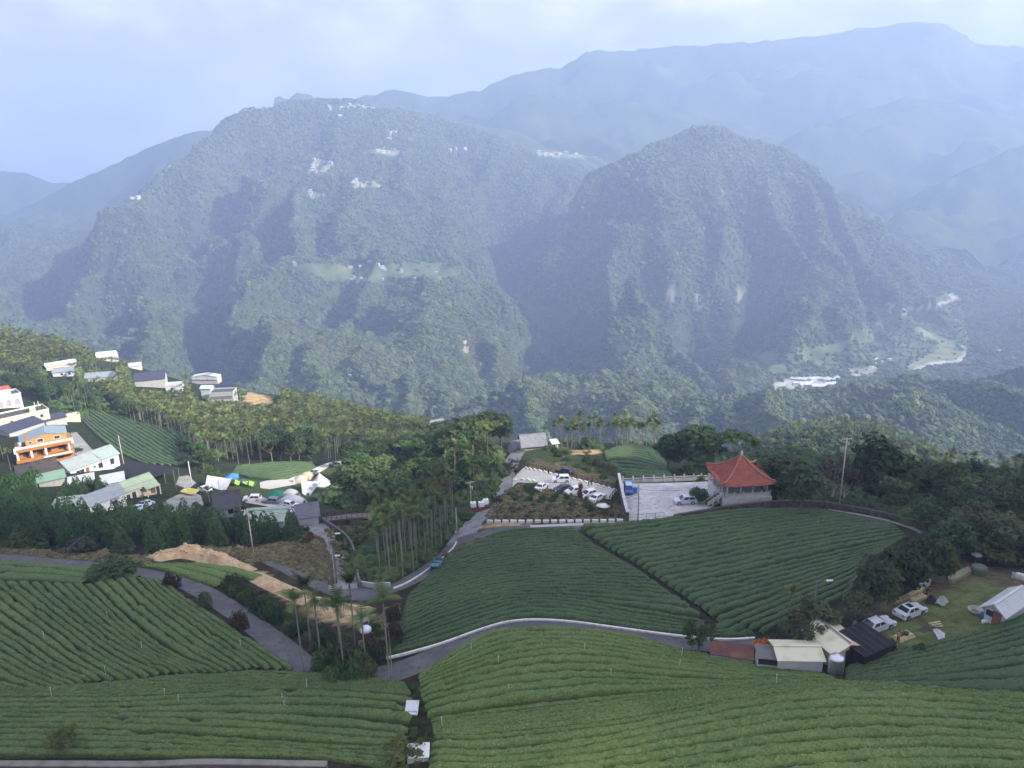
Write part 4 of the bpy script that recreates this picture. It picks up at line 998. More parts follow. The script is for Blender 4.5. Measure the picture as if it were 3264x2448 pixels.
# --- the tall palms at the road junction, one by one (photo: foot, crown)
for (bx, by, cx, cy), lb, fr in [
    ((968,2142,945,1910), 'leftmost slender palm with its foot at the edge of the tea field', False),
    ((992,2065,981,1869), 'palm behind the leftmost one with drooping yellowed fronds', False),
    ((1024,2108,1005,1925), 'slender palm rising left of the twin palms from the shrubs', False),
    ((1097,2144,1078,1929), 'nearer of the twin palms, brown fruit under its crown', True),
    ((1087,2082,1072,1935), 'farther of the twin palms, half hidden by its neighbour', True),
    ((1133,2056,1124,1858), 'tallest palm, its crown before the grey road junction', True),
    ((1166,2112,1156,1970), 'short palm in front of the white water tanks', False),
    ((1243,2170,1218,1910), 'lone tall palm at the bend where the kerb begins', False)]:
    b = at(bx, by); palm(lb, b, max(3.0, top_height(b, cx, cy)-0.5), 'palms at the road bend', 1.3, fr)
b = at(1252, 2172); hp = top_height(b, 1242, 2011)
o = thing('bare_trunk', 'bare palm trunk without a crown beside the lone tall palm', 'dead trunk', b); t = link('trunk', PALM_TRUNK, o); t.scale = (0.85, 0.85, hp)
b = at(2512, 1995); palm('small palm with pale fronds beside the street lamp at the farm', b, max(3, top_height(b, 2510, 1890)-0.5), None, 0.95)
def palms(P, n, dmin, h, label, group, seed, s=(0.85, 1.1)):
    for p in scatter(P, n, dmin, seed):
        palm(label, p, R.uniform(*h), group, R.uniform(*s), R.random() < 0.25, tilt=0.02)
palms([(1200,1730),(1330,1672),(1440,1655),(1452,1690),(1400,1765),(1310,1832),(1235,1866),(1205,1830)], 72, 2.0, (7.5, 11.5), 'slender areca palm in the grove between footbridge and road', 'palms of the roadside grove', 1)
PXS = sorted(R.uniform(1735, 2100) for _ in range(58))
for k, px in enumerate(PXS):   # row on the skyline behind the car park
    d = ray(px, 1425); Y = R.uniform(212, 238); p = np.array([d[0]/d[1]*Y, Y, 0]); p[2] = H(p[0], p[1])
    palm(ordinal(k+1)+' areca palm from the left in the row behind the car park', p, min(17.0, max(6.0, top_height(p, px, R.uniform(1325, 1395) if px > 1830 else R.uniform(1345, 1410)))), 'palms behind the car park', R.uniform(1.0, 1.25), R.random() < 0.25, tilt=0.02)
palms([(1400,1500),(1480,1450),(1560,1440),(1575,1500),(1500,1570),(1420,1560)], 30, 3.0, (8, 11.5), 'areca palm in the wood left of the hill road', 'palms left of the hill road', 3)
palms([(370,1325),(430,1320),(520,1352),(600,1400),(650,1452),(700,1470),(640,1470),(560,1395),(470,1362)], 42, 2.4, (6.5, 9), 'areca palm on the grove edge above the dark tea field', 'palms above the dark tea field', 4)
palms([(180,1300),(270,1270),(330,1300),(250,1330)], 12, 3, (7, 10), 'areca palm among the village trees behind the flat roofed house', 'palms behind the village', 5)
palms([(690,1470),(800,1440),(850,1470),(750,1490)], 18, 2.4, (6.5, 8.5), 'areca palm on the grove edge above the camp', 'palms above the camp', 6)
palms([(1010,1440),(1100,1420),(1150,1450),(1050,1470)], 18, 2.4, (6.5, 8.5), 'areca palm behind the parked grey car at the camp', 'palms behind the camp', 7)
palms([(2950,1600),(3100,1560),(3264,1590),(3264,1660),(3050,1660)], 30, 3.5, (5, 8), 'areca palm in the mixed wood on the right slope', 'palms on the right slope', 8)
for (bx, by, cx, cy), lb in [((40,1670,25,1618), 'palm poking out of the conifers at the left picture edge'), ((158,1640,150,1608), 'palm beside the utility pole above the conifers'), ((470,1665,460,1595), 'palm by the parked cars above the conifers'), ((622,1700,615,1640), 'palm in front of the dark roofed house above the conifers'), ((668,1598,662,1580), 'low palm behind the dark roofed house'), ((12,1470,8,1370), 'palm beside the orange house at the left picture edge'), ((35,1500,28,1440), 'palm before the orange house at the left edge')]:
    b = at(bx, by); palm(lb, b, max(2.5, top_height(b, cx, cy)-0.5), None, 0.9)
# --- the rest of the plantation, too many to count
HILL = [(-60,1062),(0,1066),(200,1106),(420,1190),(650,1238),(900,1268),(1200,1343),(1450,1396),(1430,1440),(1300,1450),(1200,1450),(1100,1425),(1000,1435),(850,1440),(800,1440),(700,1462),(650,1450),(600,1396),(520,1348),(430,1312),(360,1290),(300,1250),(220,1215),(60,1195),(-60,1190)]
def keep_off(Vp, polys):
    px, py = proj_many(Vp); ok = np.ones(len(Vp), bool)
    for P in polys: ok &= ~in_poly(px, py, P)
    return Vp[ok]
CLEAR = [[(140,1165),(250,1160),(250,1222),(140,1222)],[(300,1110),(375,1110),(375,1178),(300,1178)],[(405,1160),(590,1160),(590,1290),(425,1290)],[(600,1150),(760,1160),(765,1318),(640,1318),(600,1270)],[(770,1245),(890,1255),(895,1330),(770,1330)],[(1370,1340),(1420,1340),(1420,1405),(1370,1405)],[(265,1190),(380,1185),(380,1248),(265,1248)]]
HP = keep_off(scatter(HILL, 14000, 1.6, 11), CLEAR)
_a, _r = rng.uniform(0, 2*PI, 1100), np.sqrt(rng.random(1100))
HP2 = np.stack([_xc+84*_r*np.cos(_a), _yc+42*_r*np.sin(_a), np.zeros(1100)], 1); HP2[:, 2] = hn(HP2[:, 0], HP2[:, 1])
HP3 = scatter([(2700,1560),(3000,1490),(3290,1500),(3290,1600),(3000,1580),(2800,1600)], 260, 3.8, 13)
HP = np.concatenate([HP, HP2, HP3])
def palm_stuff(name, label, P, seed):
    me = bpy.data.meshes.new(name); me.vertices.add(len(P)); me.vertices.foreach_set('co', np.ascontiguousarray(P, dtype=np.float32).ravel()); me.update()
    o = link(name, me); tag(o, label, 'palm grove', kind='stuff')
    bb = MB(); bb.tube((0, 0, -1), (0, 0, 8.4), 0.09, 0.065, 5)
    Vt = np.array(bb.v); Ft = [f for f in bb.f if len(f) == 4]
    ng = bpy.data.node_groups.new(name, 'GeometryNodeTree')
    ng.interface.new_socket('Geometry', in_out='INPUT', socket_type='NodeSocketGeometry'); ng.interface.new_socket('Geometry', in_out='OUTPUT', socket_type='NodeSocketGeometry')
    N, L = ng.nodes, ng.links; gi = N.new('NodeGroupInput'); go = N.new('NodeGroupOutput')
    cy = N.new('GeometryNodeMeshCylinder'); cy.inputs['Vertices'].default_value = 6; cy.inputs['Radius'].default_value = 0.07; cy.inputs['Depth'].default_value = 9.0
    tr = N.new('GeometryNodeTransform'); tr.inputs['Translation'].default_value = (0, 0, 4.0); L.new(cy.outputs['Mesh'], tr.inputs[0])
    sm = N.new('GeometryNodeSetMaterial'); sm.inputs['Material'].default_value = PALM_BARK; L.new(tr.outputs[0], sm.inputs[0])
    proto = [x for x in bpy.data.objects if x.name.startswith('crown') and x.data in PALM_ME][0]
    oi = N.new('GeometryNodeObjectInfo'); oi.inputs['Object'].default_value = proto; oi.transform_space = 'ORIGINAL'
    t2 = N.new('GeometryNodeTransform'); t2.inputs['Translation'].default_value = (0, 0, 8.9); t2.inputs['Scale'].default_value = (1.45, 1.45, 1.2); L.new(oi.outputs['Geometry'], t2.inputs[0])
    jg = N.new('GeometryNodeJoinGeometry'); L.new(sm.outputs[0], jg.inputs[0]); L.new(t2.outputs[0], jg.inputs[0])
    ip = N.new('GeometryNodeInstanceOnPoints'); L.new(gi.outputs[0], ip.inputs['Points']); L.new(jg.outputs[0], ip.inputs['Instance'])
    rv = N.new('FunctionNodeRandomValue'); rv.data_type = 'FLOAT_VECTOR'; rv.inputs['Min'].default_value = (-0.05, -0.05, 0); rv.inputs['Max'].default_value = (0.05, 0.05, 6.28); rv.inputs['Seed'].default_value = seed; L.new(rv.outputs[0], ip.inputs['Rotation'])
    rs = N.new('FunctionNodeRandomValue'); rs.inputs[2].default_value = 0.5; rs.inputs[3].default_value = 0.85; rs.inputs['Seed'].default_value = seed+1; L.new(rs.outputs[1], ip.inputs['Scale'])
    L.new(ip.outputs[0], go.inputs[0]); md = o.modifiers.new('palms', 'NODES'); md.node_group = ng
palm_stuff('palm_plantation', 'dense plantation of areca palms covering the ridge behind the village', HP, 5)
# --- undergrowth that fills the floor of the woods
UND = [(HILL, 6500, 2.2), ([(1040,1600),(1100,1470),(1250,1440),(1440,1440),(1590,1440),(1600,1500),(1560,1600),(1470,1660),(1300,1690),(1200,1660)], 900, 2.2), ([(1200,1700),(1430,1655),(1440,1690),(1380,1768),(1290,1830),(1225,1856),(1150,1830)], 420, 1.6),
       ([(2180,1500),(2350,1470),(2600,1540),(2700,1590),(2900,1600),(3290,1540),(3290,1790),(3150,1790),(2990,1710),(2930,1680),(2700,1610),(2500,1610),(2440,1560)], 1300, 2.2), ([(160,1290),(240,1250),(420,1280),(400,1320),(300,1310),(250,1340)], 250, 2.4), ([(1640,1420),(1720,1395),(1780,1440),(1760,1400),(2100,1400),(2200,1460),(2160,1500),(2100,1440),(1990,1415),(1900,1435),(1790,1455)], 320, 2.2), ([(2420,1440),(2520,1410),(2650,1398),(2780,1410),(2880,1450),(2920,1490),(2700,1500),(2450,1490)], 1200, 2.4), ([(2700,1560),(3000,1490),(3290,1500),(3290,1600),(3000,1580),(2800,1600)], 700, 3.0)]
UP = np.concatenate([HP2+np.array([1.2, 0.6, 0.3])]+[keep_off(scatter(P, n, d, 60+i), CLEAR) for i, (P, n, d) in enumerate(UND)])
US = rng.gamma(5, 0.22, len(UP))+0.5
crowns_stuff('undergrowth', 'dark green undergrowth filling the ground between palms and trees', 'undergrowth', UP, US, LEAF['mid'], 9, flat=0.9, amp=0.6)
DG = [([(1610,1565),(1700,1540),(1800,1580),(1990,1625),(2000,1660),(1570,1665),(1550,1645)], 1500, 0.42), ([(1640,1420),(1720,1395),(1800,1420),(1980,1530),(1980,1560),(1830,1525),(1670,1488)], 900, 0.5), ([(850,1740),(960,1690),(1030,1720),(1060,1800),(1060,1870),(1000,1840),(870,1790)], 900, 0.42), ([(-40,1742),(300,1766),(450,1776),(640,1743),(860,1753),(872,1786),(800,1792),(690,1757),(560,1752),(470,1796),(300,1790),(-40,1764)], 1300, 0.42), ([(1190,1975),(1270,1930),(1275,2070),(1235,2095),(1150,2060)], 260, 0.45), ([(1370,1792),(1480,1737),(1530,1714),(1540,1724),(1400,1802)], 160, 0.4), ([(1040,1690),(1240,1650),(1200,1720),(1160,1850),(1090,1820)], 500, 0.5)]
DP = np.concatenate([scatter(P_, n_, d_, 90+i_) for i_, (P_, n_, d_) in enumerate(DG)])
crowns_stuff('dry_grass', 'dry brown and green grass tufts on the scrub plots and banks', 'grass', DP, rng.gamma(3, 0.055, len(DP))+0.10, leaf_mat('dry_grass', (0.185, 0.150, 0.080), (0.120, 0.135, 0.052), 0.4), 14, flat=0.8, amp=0.8)
# --- woods: every tree is an object
def wood(P, n, dmin, hr, rr, protos, leaves, label, group, seed, name='broadleaf_tree', cat='tree'):
    r = random.Random(seed)
    for p in scatter(P, n, dmin, seed): tree(name, label, cat, p, r.uniform(*hr), r.uniform(*rr), r.choice(protos), r.choice(leaves), group)
wood([(820,1445),(1010,1436),(1030,1468),(850,1480)], 14, 4, (8, 12), (3.2, 5), ['round', 'oval'], ['dark'], 'tall dark tree in the clump above the small tea field', 'dark trees above the small tea field', 1)
wood([(1090,1500),(1150,1470),(1280,1450),(1440,1440),(1540,1450),(1560,1520),(1480,1620),(1340,1640),(1200,1635),(1110,1600)], 62, 4.4, (6, 11), (2.8, 5.2), ['round', 'flat', 'round', 'oval'], ['mid', 'mid', 'dark', 'bright'], 'broadleaf tree in the wooded hollow between camp and hill road', 'trees in the wooded hollow', 2)
wood([(1380,1410),(1520,1395),(1640,1425),(1590,1445),(1420,1450)], 16, 5, (9, 13), (4, 6), ['round', 'flat'], ['dark', 'mid'], 'large tree on the skyline left of the hill road', 'skyline trees left of the hill road', 3)
wood([(2760,1600),(2860,1560),(3000,1560),(3290,1590),(3600,1640),(3600,1760),(3290,1700),(3180,1700),(3000,1680),(2860,1640)], 62, 4.6, (5, 10), (2.4, 4.4), ['round', 'oval', 'airy'], ['dark', 'mid', 'olive'], 'broadleaf tree in the mixed wood right of the big field', 'trees in the mixed wood', 4)
wood([(20,1230),(130,1225),(230,1262),(200,1300),(120,1275),(60,1262)], 16, 5, (7, 10), (3, 4.6), ['round'], ['dark', 'mid'], 'dark tree in the clump above the arched white villa', 'trees above the white villa', 5)
wood([(250,1265),(330,1285),(470,1335),(430,1345),(330,1310),(250,1330)], 14, 5, (6, 9), (2.6, 4), ['round', 'oval'], ['dark', 'mid'], 'tree at the upper edge of the dark tea field', 'trees above the dark tea field', 6)
wood([(560,1395),(640,1470),(700,1490),(640,1500),(590,1460)], 9, 4, (6, 8), (2.5, 3.6), ['round'], ['mid', 'dark'], 'tree on the right border of the dark tea field', 'trees right of the dark tea field', 7)
wood([(2950,1700),(3080,1700),(3290,1760),(3560,1800),(3560,1860),(3290,1810),(3120,1780),(3000,1760)], 20, 4.2, (5, 8), (3, 4.4), ['airy', 'round'], ['olive', 'olive', 'mid'], 'loose olive green tree behind the farm lawn', 'olive trees behind the farm lawn', 8)
CONIF = [(0,1640),(130,1608),(230,1655),(280,1672),(400,1650),(520,1662),(640,1672),(800,1690),(930,1700),(960,1722),(900,1742),(640,1742),(440,1772),(300,1762),(0,1742)]
wood(CONIF, 125, 2.5, (4.8, 7.0), (1.6, 2.1), ['cone'], ['conifer'], 'dense conical conifer in the plantation beside the left road', 'conifers beside the left road', 9, 'conifer')
wood([(185,1600),(250,1566),(320,1560),(345,1585),(300,1620),(230,1640)], 26, 1.9, (3.6, 5.6), (1.2, 1.7), ['cone'], ['conifer'], 'dense conical conifer in the plot below the white sheds', 'conifers below the white sheds', 10, 'conifer')
wood([(10,1600),(110,1575),(160,1600),(60,1650)], 12, 2.2, (3.2, 5), (1.2, 1.7), ['cone'], ['conifer'], 'young conical conifer on the grass at the left picture edge', 'conifers on the left grass', 11, 'conifer')
# --- single trees and shrubs (photo: foot x, y, width in photo pixels, top y)
def one(label, x, y, w, top, proto, leaf, name='tree', cat='tree', group=None, **k):
    b = at(x, y); dist = float(np.linalg.norm(b)); h = max(0.6, top_height(b, x, top)); r = 0.5*w*dist/FPX
    return tree(name, label, cat, b, h, r, proto, leaf, group, **k)
one('large round dark tree beside the red roofed pavilion', 2555, 1635, 150, 1470, 'round', 'dark', asp=1.0)
one('bright green tree behind the pavilion roof', 2470, 1580, 150, 1448, 'round', 'mid')
one('big dark tree towering behind the stone balustrade', 2230, 1505, 190, 1345, 'round', 'dark')
one('dark tree left of the big one behind the balustrade', 2130, 1500, 120, 1385, 'round', 'dark')
one('feathery green tree right of the big dark one', 2345, 1520, 130, 1385, 'flat', 'mid')
one('huge spreading dark tree above the right field wall', 2810, 1600, 240, 1400, 'round', 'dark', asp=0.85)
one('pale bare branched tree beside the tall utility pole', 2650, 1605, 110, 1440, 'airy', 'grey', pale=True)
one('pale leafless tree behind the field wall', 2690, 1612, 90, 1480, 'airy', 'brown', pale=True)
one('wide flat crowned tree behind the camp tents', 1170, 1560, 190, 1465, 'flat', 'mid')
one('wide feathery tree above the footbridge', 1250, 1620, 170, 1520, 'flat', 'mid')
one('broad umbrella tree on the skyline behind the hill road', 1540, 1440, 170, 1330, 'flat', 'bright')
one('slender leafless tree at the edge of the parking lot', 1633, 1548, 62, 1462, 'airy', 'grey', pale=True)
one('thin grey tree at the lower corner of the scrub plot', 1585, 1660, 46, 1570, 'airy', 'grey')
one('reddish sapling among the parked cars', 1850, 1600, 34, 1540, 'oval', 'rusty')
one('round clipped shrub beside the silver car in the courtyard', 2228, 1605, 66, 1550, 'round', 'dark', 'shrub', 'shrub', asp=0.95)
one('small leafy tree leaning over the road kerb', 2225, 2068, 105, 1968, 'airy', 'mid')
one('shrub with bright orange blossom beside the rusty roof', 2428, 2092, 95, 2034, 'bush', 'orange', 'flowering_shrub', 'shrub')
one('green shrub above the orange blossom', 2462, 2078, 90, 2022, 'bush', 'mid', 'shrub', 'shrub')
one('grey green willowy tree over the farm sheds', 2560, 2060, 170, 1915, 'airy', 'olive')
one('olive bushy tree next to the farm lamp post', 2620, 2040, 130, 1930, 'round', 'olive')
one('brownish bush left of the farm yard', 2730, 1985, 110, 1895, 'round', 'olive')
one('dark tree nearest the farm cars', 2790, 1945, 130, 1775, 'round', 'dark', asp=1.25)
one('dark leafy tree second from the farm cars', 2870, 1900, 140, 1735, 'round', 'dark', asp=1.2)
one('dark tree behind the stack of timber', 2960, 1855, 130, 1700, 'round', 'dark', asp=1.2)
one('dark round tree at the top of the row above the timber', 3030, 1795, 120, 1655, 'round', 'dark')
one('tree between timber stack and field corner', 2920, 1830, 110, 1715, 'round', 'mid')
one('wide olive tree above the small shed table', 3150, 1790, 220, 1650, 'airy', 'olive')
one('olive tree at the right picture edge behind the lawn', 3250, 1800, 170, 1690, 'round', 'olive')
one('small bush beside the white sheet on the lawn', 2930, 2078, 40, 2040, 'bush', 'mid', 'shrub', 'shrub')
one('dark shrub at the corner of the black net shed', 2838, 2066, 36, 2030, 'bush', 'dark', 'shrub', 'shrub')
one('yellowish green bush at the left road', 90, 1745, 150, 1690, 'bush', 'bright', 'shrub', 'shrub')
one('grey brown bush at the left road', 240, 1760, 140, 1715, 'bush', 'grey', 'shrub', 'shrub')
one('low pale spreading bush between road and tea hedges', 350, 1838, 180, 1780, 'bush', 'mid', 'shrub', 'shrub')
for x, y, w, t, lf, lb in [(548,1870,60,1820,'brown','brown roadside bush, first of three down the left road'), (652,1938,62,1875,'olive','olive roadside bush, middle of three down the left road'), (765,2006,74,1935,'brown','brown roadside bush, lowest of three down the left road'),
                           (1255,1985,72,1925,'brown','upper brown bush at the left tip of the sloping tea field'), (1258,2050,70,1975,'brown','lower brown bush at the left tip of the sloping tea field')]:
    one(lb, x, y, w, t, 'bush', lf, 'shrub', 'shrub')
for x, y, w, t, lf, lb in [(1040,2130,100,2045,'mid','leafy shrub at the foot of the leftmost palms'), (1095,2120,110,2035,'olive','olive shrub between the twin palms'), (1150,2150,110,2070,'mid','leafy shrub right of the twin palms'), (1070,2165,90,2100,'bright','bright green shrub in front of the palms'), (1120,2170,80,2110,'mid','low shrub in front of the twin palms'), (1195,2100,70,2030,'dark','dark shrub below the white water tanks'), (1175,2160,60,2105,'yellow','yellowish shrub at the bend of the road')]:
    one(lb, x, y, w, t, 'bush', lf, 'shrub', 'shrub')
wood([(700,1868),(760,1852),(830,1900),(930,1975),(1010,2010),(1060,2050),(1000,2090),(900,2020),(780,1930)], 34, 1.5, (1.2, 2.6), (0.9, 1.7), ['bush'], ['mid', 'mid', 'dark', 'olive'], 'shrub on the bank between left road and bare earth', 'shrubs on the road bank', 31, 'shrub', 'shrub')
wood([(1160,1690),(1280,1640),(1200,1720),(1230,1860),(1150,1850),(1080,1720)], 20, 2.2, (0.8, 1.8), (0.9, 1.8), ['bush'], ['mid', 'bright'], 'low shrub on the green bank below the footbridge', 'shrubs below the footbridge', 32, 'shrub', 'shrub')
wood([(1620,1570),(1700,1545),(1800,1580),(1960,1605),(1985,1650),(1900,1640),(1750,1610),(1640,1600)], 34, 1.6, (0.6, 1.5), (0.7, 1.5), ['bush'], ['mid', 'olive', 'mid', 'bright'], 'low bush in the dry scrub below the parking lot', 'bushes in the dry scrub', 33, 'shrub', 'shrub')
wood([(1580,1610),(1800,1612),(1990,1650),(1900,1660),(1600,1662)], 26, 1.7, (0.4, 0.9), (0.6, 1.2), ['bush'], ['grey', 'brown', 'olive'], 'dry brown bush in the scrub plot above the white blocks', 'dry bushes in the scrub plot', 34, 'shrub', 'shrub')
wood([(1690,1415),(1760,1425),(1900,1480),(1985,1545),(1975,1570),(1880,1520),(1780,1460)], 30, 1.6, (0.7, 1.6), (0.8, 1.6), ['bush'], ['mid', 'bright', 'mid'], 'bush on the grassy bank above the parking lot', 'bushes on the grassy bank', 35, 'shrub', 'shrub')
wood([(2180,1512),(2300,1518),(2310,1530),(2190,1534)], 10, 2, (1.2, 2.4), (1.2, 2.0), ['bush'], ['bright', 'mid'], 'green hedge bush behind the stone balustrade', 'hedge bushes behind the balustrade', 36, 'shrub', 'shrub')
wood([(560,1470),(700,1500),(740,1520),(690,1530),(620,1500)], 14, 2.4, (1, 2.4), (1.2, 2.2), ['bush'], ['mid', 'bright'], 'bush on the bank behind the white tarpaulin', 'bushes behind the white tarpaulin', 37, 'shrub', 'shrub')
wood([(620,1610),(780,1600),(780,1640),(640,1650)], 14, 2.4, (0.8, 1.6), (0.9, 1.6), ['bush'], ['dark', 'mid', 'olive'], 'shrub in the garden of the dark roofed house', 'shrubs by the dark roofed house', 38, 'shrub', 'shrub')
wood([(900,1690),(990,1690),(1010,1730),(930,1745)], 9, 2, (0.8, 2.0), (0.8, 1.4), ['bush'], ['rusty', 'brown', 'grey'], 'reddish dry shrub beside the conifers', 'dry shrubs beside the conifers', 39, 'shrub', 'shrub')
wood([(2940,1650),(3060,1690),(3150,1720),(3000,1700)], 10, 2.4, (2, 4), (1.6, 2.6), ['bush', 'round'], ['olive', 'mid'], 'shrubby tree behind the field wall corner', 'shrubby trees behind the wall corner', 40, 'shrub', 'shrub')
wood([(1320,2190),(1338,2190),(1352,2290),(1375,2345),(1340,2400),(1310,2330)], 14, 0.9, (0.35, 0.8), (0.4, 0.75), ['bush'], ['bright', 'mid'], 'weedy green tuft in the gully between the tea fields', 'weeds in the gully', 41, 'shrub', 'shrub')
wood([(1185,1985),(1262,1945),(1268,2075),(1215,2110),(1140,2060)], 16, 1.3, (0.7, 1.7), (0.7, 1.3), ['bush'], ['mid', 'olive', 'bright', 'brown'], 'shrub on the bank between the water tanks and the tea field', 'shrubs below the water tanks', 43, 'shrub', 'shrub')
one('yellow flowering weed at the bottom of the gully', 1290, 2448, 130, 2370, 'airy', 'yellow', 'shrub', 'shrub')
one('pale feathery sapling standing in the left tea field', 205, 2400, 80, 2310, 'airy', 'yellow', 'sapling', 'sapling')
for i, (x, y) in enumerate([(25,1555),(75,1560),(115,1545),(60,1580)]):
    one(['banana plant at the left picture edge', 'banana plant below the brown tiled roof', 'banana plant beside the green roofed lean-to', 'nearest banana plant on the left grass'][i], x, y, 75, y-55, 'bush', 'banana', 'banana_plant', 'banana plant')
wood([(1860,1448),(1960,1500),(1985,1540),(1900,1490)], 7, 1.6, (1.6, 2.4), (1.0, 1.5), ['airy'], ['grey', 'yellow'], 'pale plumed grass clump on the bank beside the round tea hill', 'plumed grasses on the bank', 42, 'pampas_grass', 'grass clump')
# ------------------------------------------------------------------ buildings
def on_plane(px, py, z):
    d = ray(px, py); t = z/d[2]; return Vector((d[0]*t, d[1]*t, z))
def frame2(A, B, z=None):
    """root pose from the two front base corners in the photo (left, right)"""
    pa, pb = at(*A), at(*B)
    if z is None: z = 0.5*(pa[2]+pb[2])
    a, b = on_plane(A[0], A[1], z), on_plane(B[0], B[1], z)
    return a, math.atan2(b.y-a.y, b.x-a.x), (b-a).length
GLASS = mat('dark_glass', (0.03, 0.035, 0.045), 0.15, spec=0.6)
WHITEP = mat('white_paint', (0.62, 0.62, 0.60), 0.6, noise=(1.2, (0.48, 0.47, 0.45), 0.5, 0.72))
CREAM = mat('cream_wall', (0.52, 0.48, 0.35), 0.8, noise=(1.0, (0.42, 0.385, 0.28), 0.5, 0.7))
GREYW = mat('grey_wall', (0.38, 0.38, 0.36), 0.85, noise=(1.0, (0.28, 0.28, 0.26), 0.48, 0.7))
WHITEW = mat('white_wall', (0.52, 0.53, 0.53), 0.8, noise=(0.8, (0.40, 0.41, 0.41), 0.5, 0.72))
MINT = mat('mint_metal', (0.52, 0.64, 0.53), 0.55, noise=(0.6, (0.45, 0.56, 0.46), 0.45, 0.65))
def ribbed(name, c, c2, rough=0.5, sc=6.0):
    """sheet-metal roof: fine ribs in relief across local x"""
    if name in MATS: return MATS[name]
    m = mat(name, c, rough, noise=(0.7, c2, 0.48, 0.7), spec=0.4)
    nd, lk = m.node_tree.nodes, m.node_tree.links
    tc = nd.new('ShaderNodeTexCoord'); w = nd.new('ShaderNodeTexWave'); w.inputs['Scale'].default_value = sc/2; w.bands_direction = 'X'
    lk.new(tc.outputs['Object'], w.inputs['Vector'])
    bp = nd.new('ShaderNodeBump'); bp.inputs['Strength'].default_value = 0.7; bp.inputs['Distance'].default_value = 0.04
    lk.new(w.outputs['Fac'], bp.inputs['Height']); lk.new(bp.outputs['Normal'], nd['Principled BSDF'].inputs['Normal'])
    return m
R_PALE = ribbed('roof_pale_green_grey', (0.28, 0.33, 0.31), (0.23, 0.28, 0.26))
R_GREEN = ribbed('roof_light_green', (0.34, 0.42, 0.28), (0.27, 0.34, 0.22))
R_GREY = ribbed('roof_blue_grey', (0.24, 0.27, 0.30), (0.20, 0.23, 0.26))
R_BLUE = ribbed('roof_slate_blue', (0.22, 0.29, 0.32), (0.18, 0.25, 0.28))
R_NAVY = ribbed('roof_navy', (0.050, 0.055, 0.085), (0.035, 0.04, 0.06))
R_BROWN = ribbed('roof_brown_tile', (0.075, 0.062, 0.055), (0.05, 0.042, 0.038), 0.8)
R_DARK = ribbed('roof_dark_tile', (0.10, 0.098, 0.10), (0.07, 0.068, 0.07), 0.8)
R_TILE = ribbed('roof_grey_tile', (0.22, 0.22, 0.24), (0.16, 0.16, 0.18), 0.8, 9)
R_CREAM = ribbed('roof_cream', (0.66, 0.64, 0.45), (0.50, 0.46, 0.28))
R_WHITE = ribbed('roof_white', (0.55, 0.57, 0.56), (0.45, 0.47, 0.46))
R_RUST = ribbed('roof_rust', (0.115, 0.045, 0.040), (0.20, 0.09, 0.05), 0.8)
R_MINTD = ribbed('roof_green', (0.22, 0.36, 0.24), (0.16, 0.28, 0.18))
def slab(b, q, th):
    """thin plate from four corner points (counter-clockwise seen from above), th thick"""
    n = len(b.v); q = [Vector(p) for p in q]; up = (q[1]-q[0]).cross(q[3]-q[0]).normalized()*th
    b.v += [tuple(p) for p in q]+[tuple(p+up) for p in q]
    b.f += [(n+3, n+2, n+1, n), (n+4, n+5, n+6, n+7)]+[(n+i, n+(i+1) % 4, n+4+(i+1) % 4, n+4+i) for i in range(4)]
def window(o, u, v, w, h, y=0.0, side='front', W=0, D=0, frame=WHITEP, pane=GLASS):
    """window on a wall: u along the wall, v its sill height"""
    def box(cu, cv, du, dv, out, th, name, m, par):
        b = MB()
        if side == 'front': b.box((cu, y-out, cv), (du, th, dv))
        elif side == 'left': b.box((-out, y+cu, cv), (th, du, dv))
        else: b.box((W+out, y+cu, cv), (th, du, dv))
        return b.build(name, m, par)
    f = box(u+w/2, v+h/2, w+0.16, h+0.16, 0.03, 0.06, 'window', frame, o)
    if w > 0.9:
        for s in (0.27, 0.73): box(u+w*s, v+h/2, w*0.44, h, 0.07, 0.03, 'pane', pane, f)
    else: box(u+w/2, v+h/2, w, h, 0.07, 0.03, 'pane', pane, f)
    return f
def door(o, u, w, h, m, y=0.0):
    d = MB().box((u+w/2, y-0.04, h/2), (w, 0.08, h)).build('door', m, o)
    MB().box((u+w*0.85, y-0.11, h*0.48), (0.06, 0.05, 0.12)).build('handle', GLASS, d)
    return d
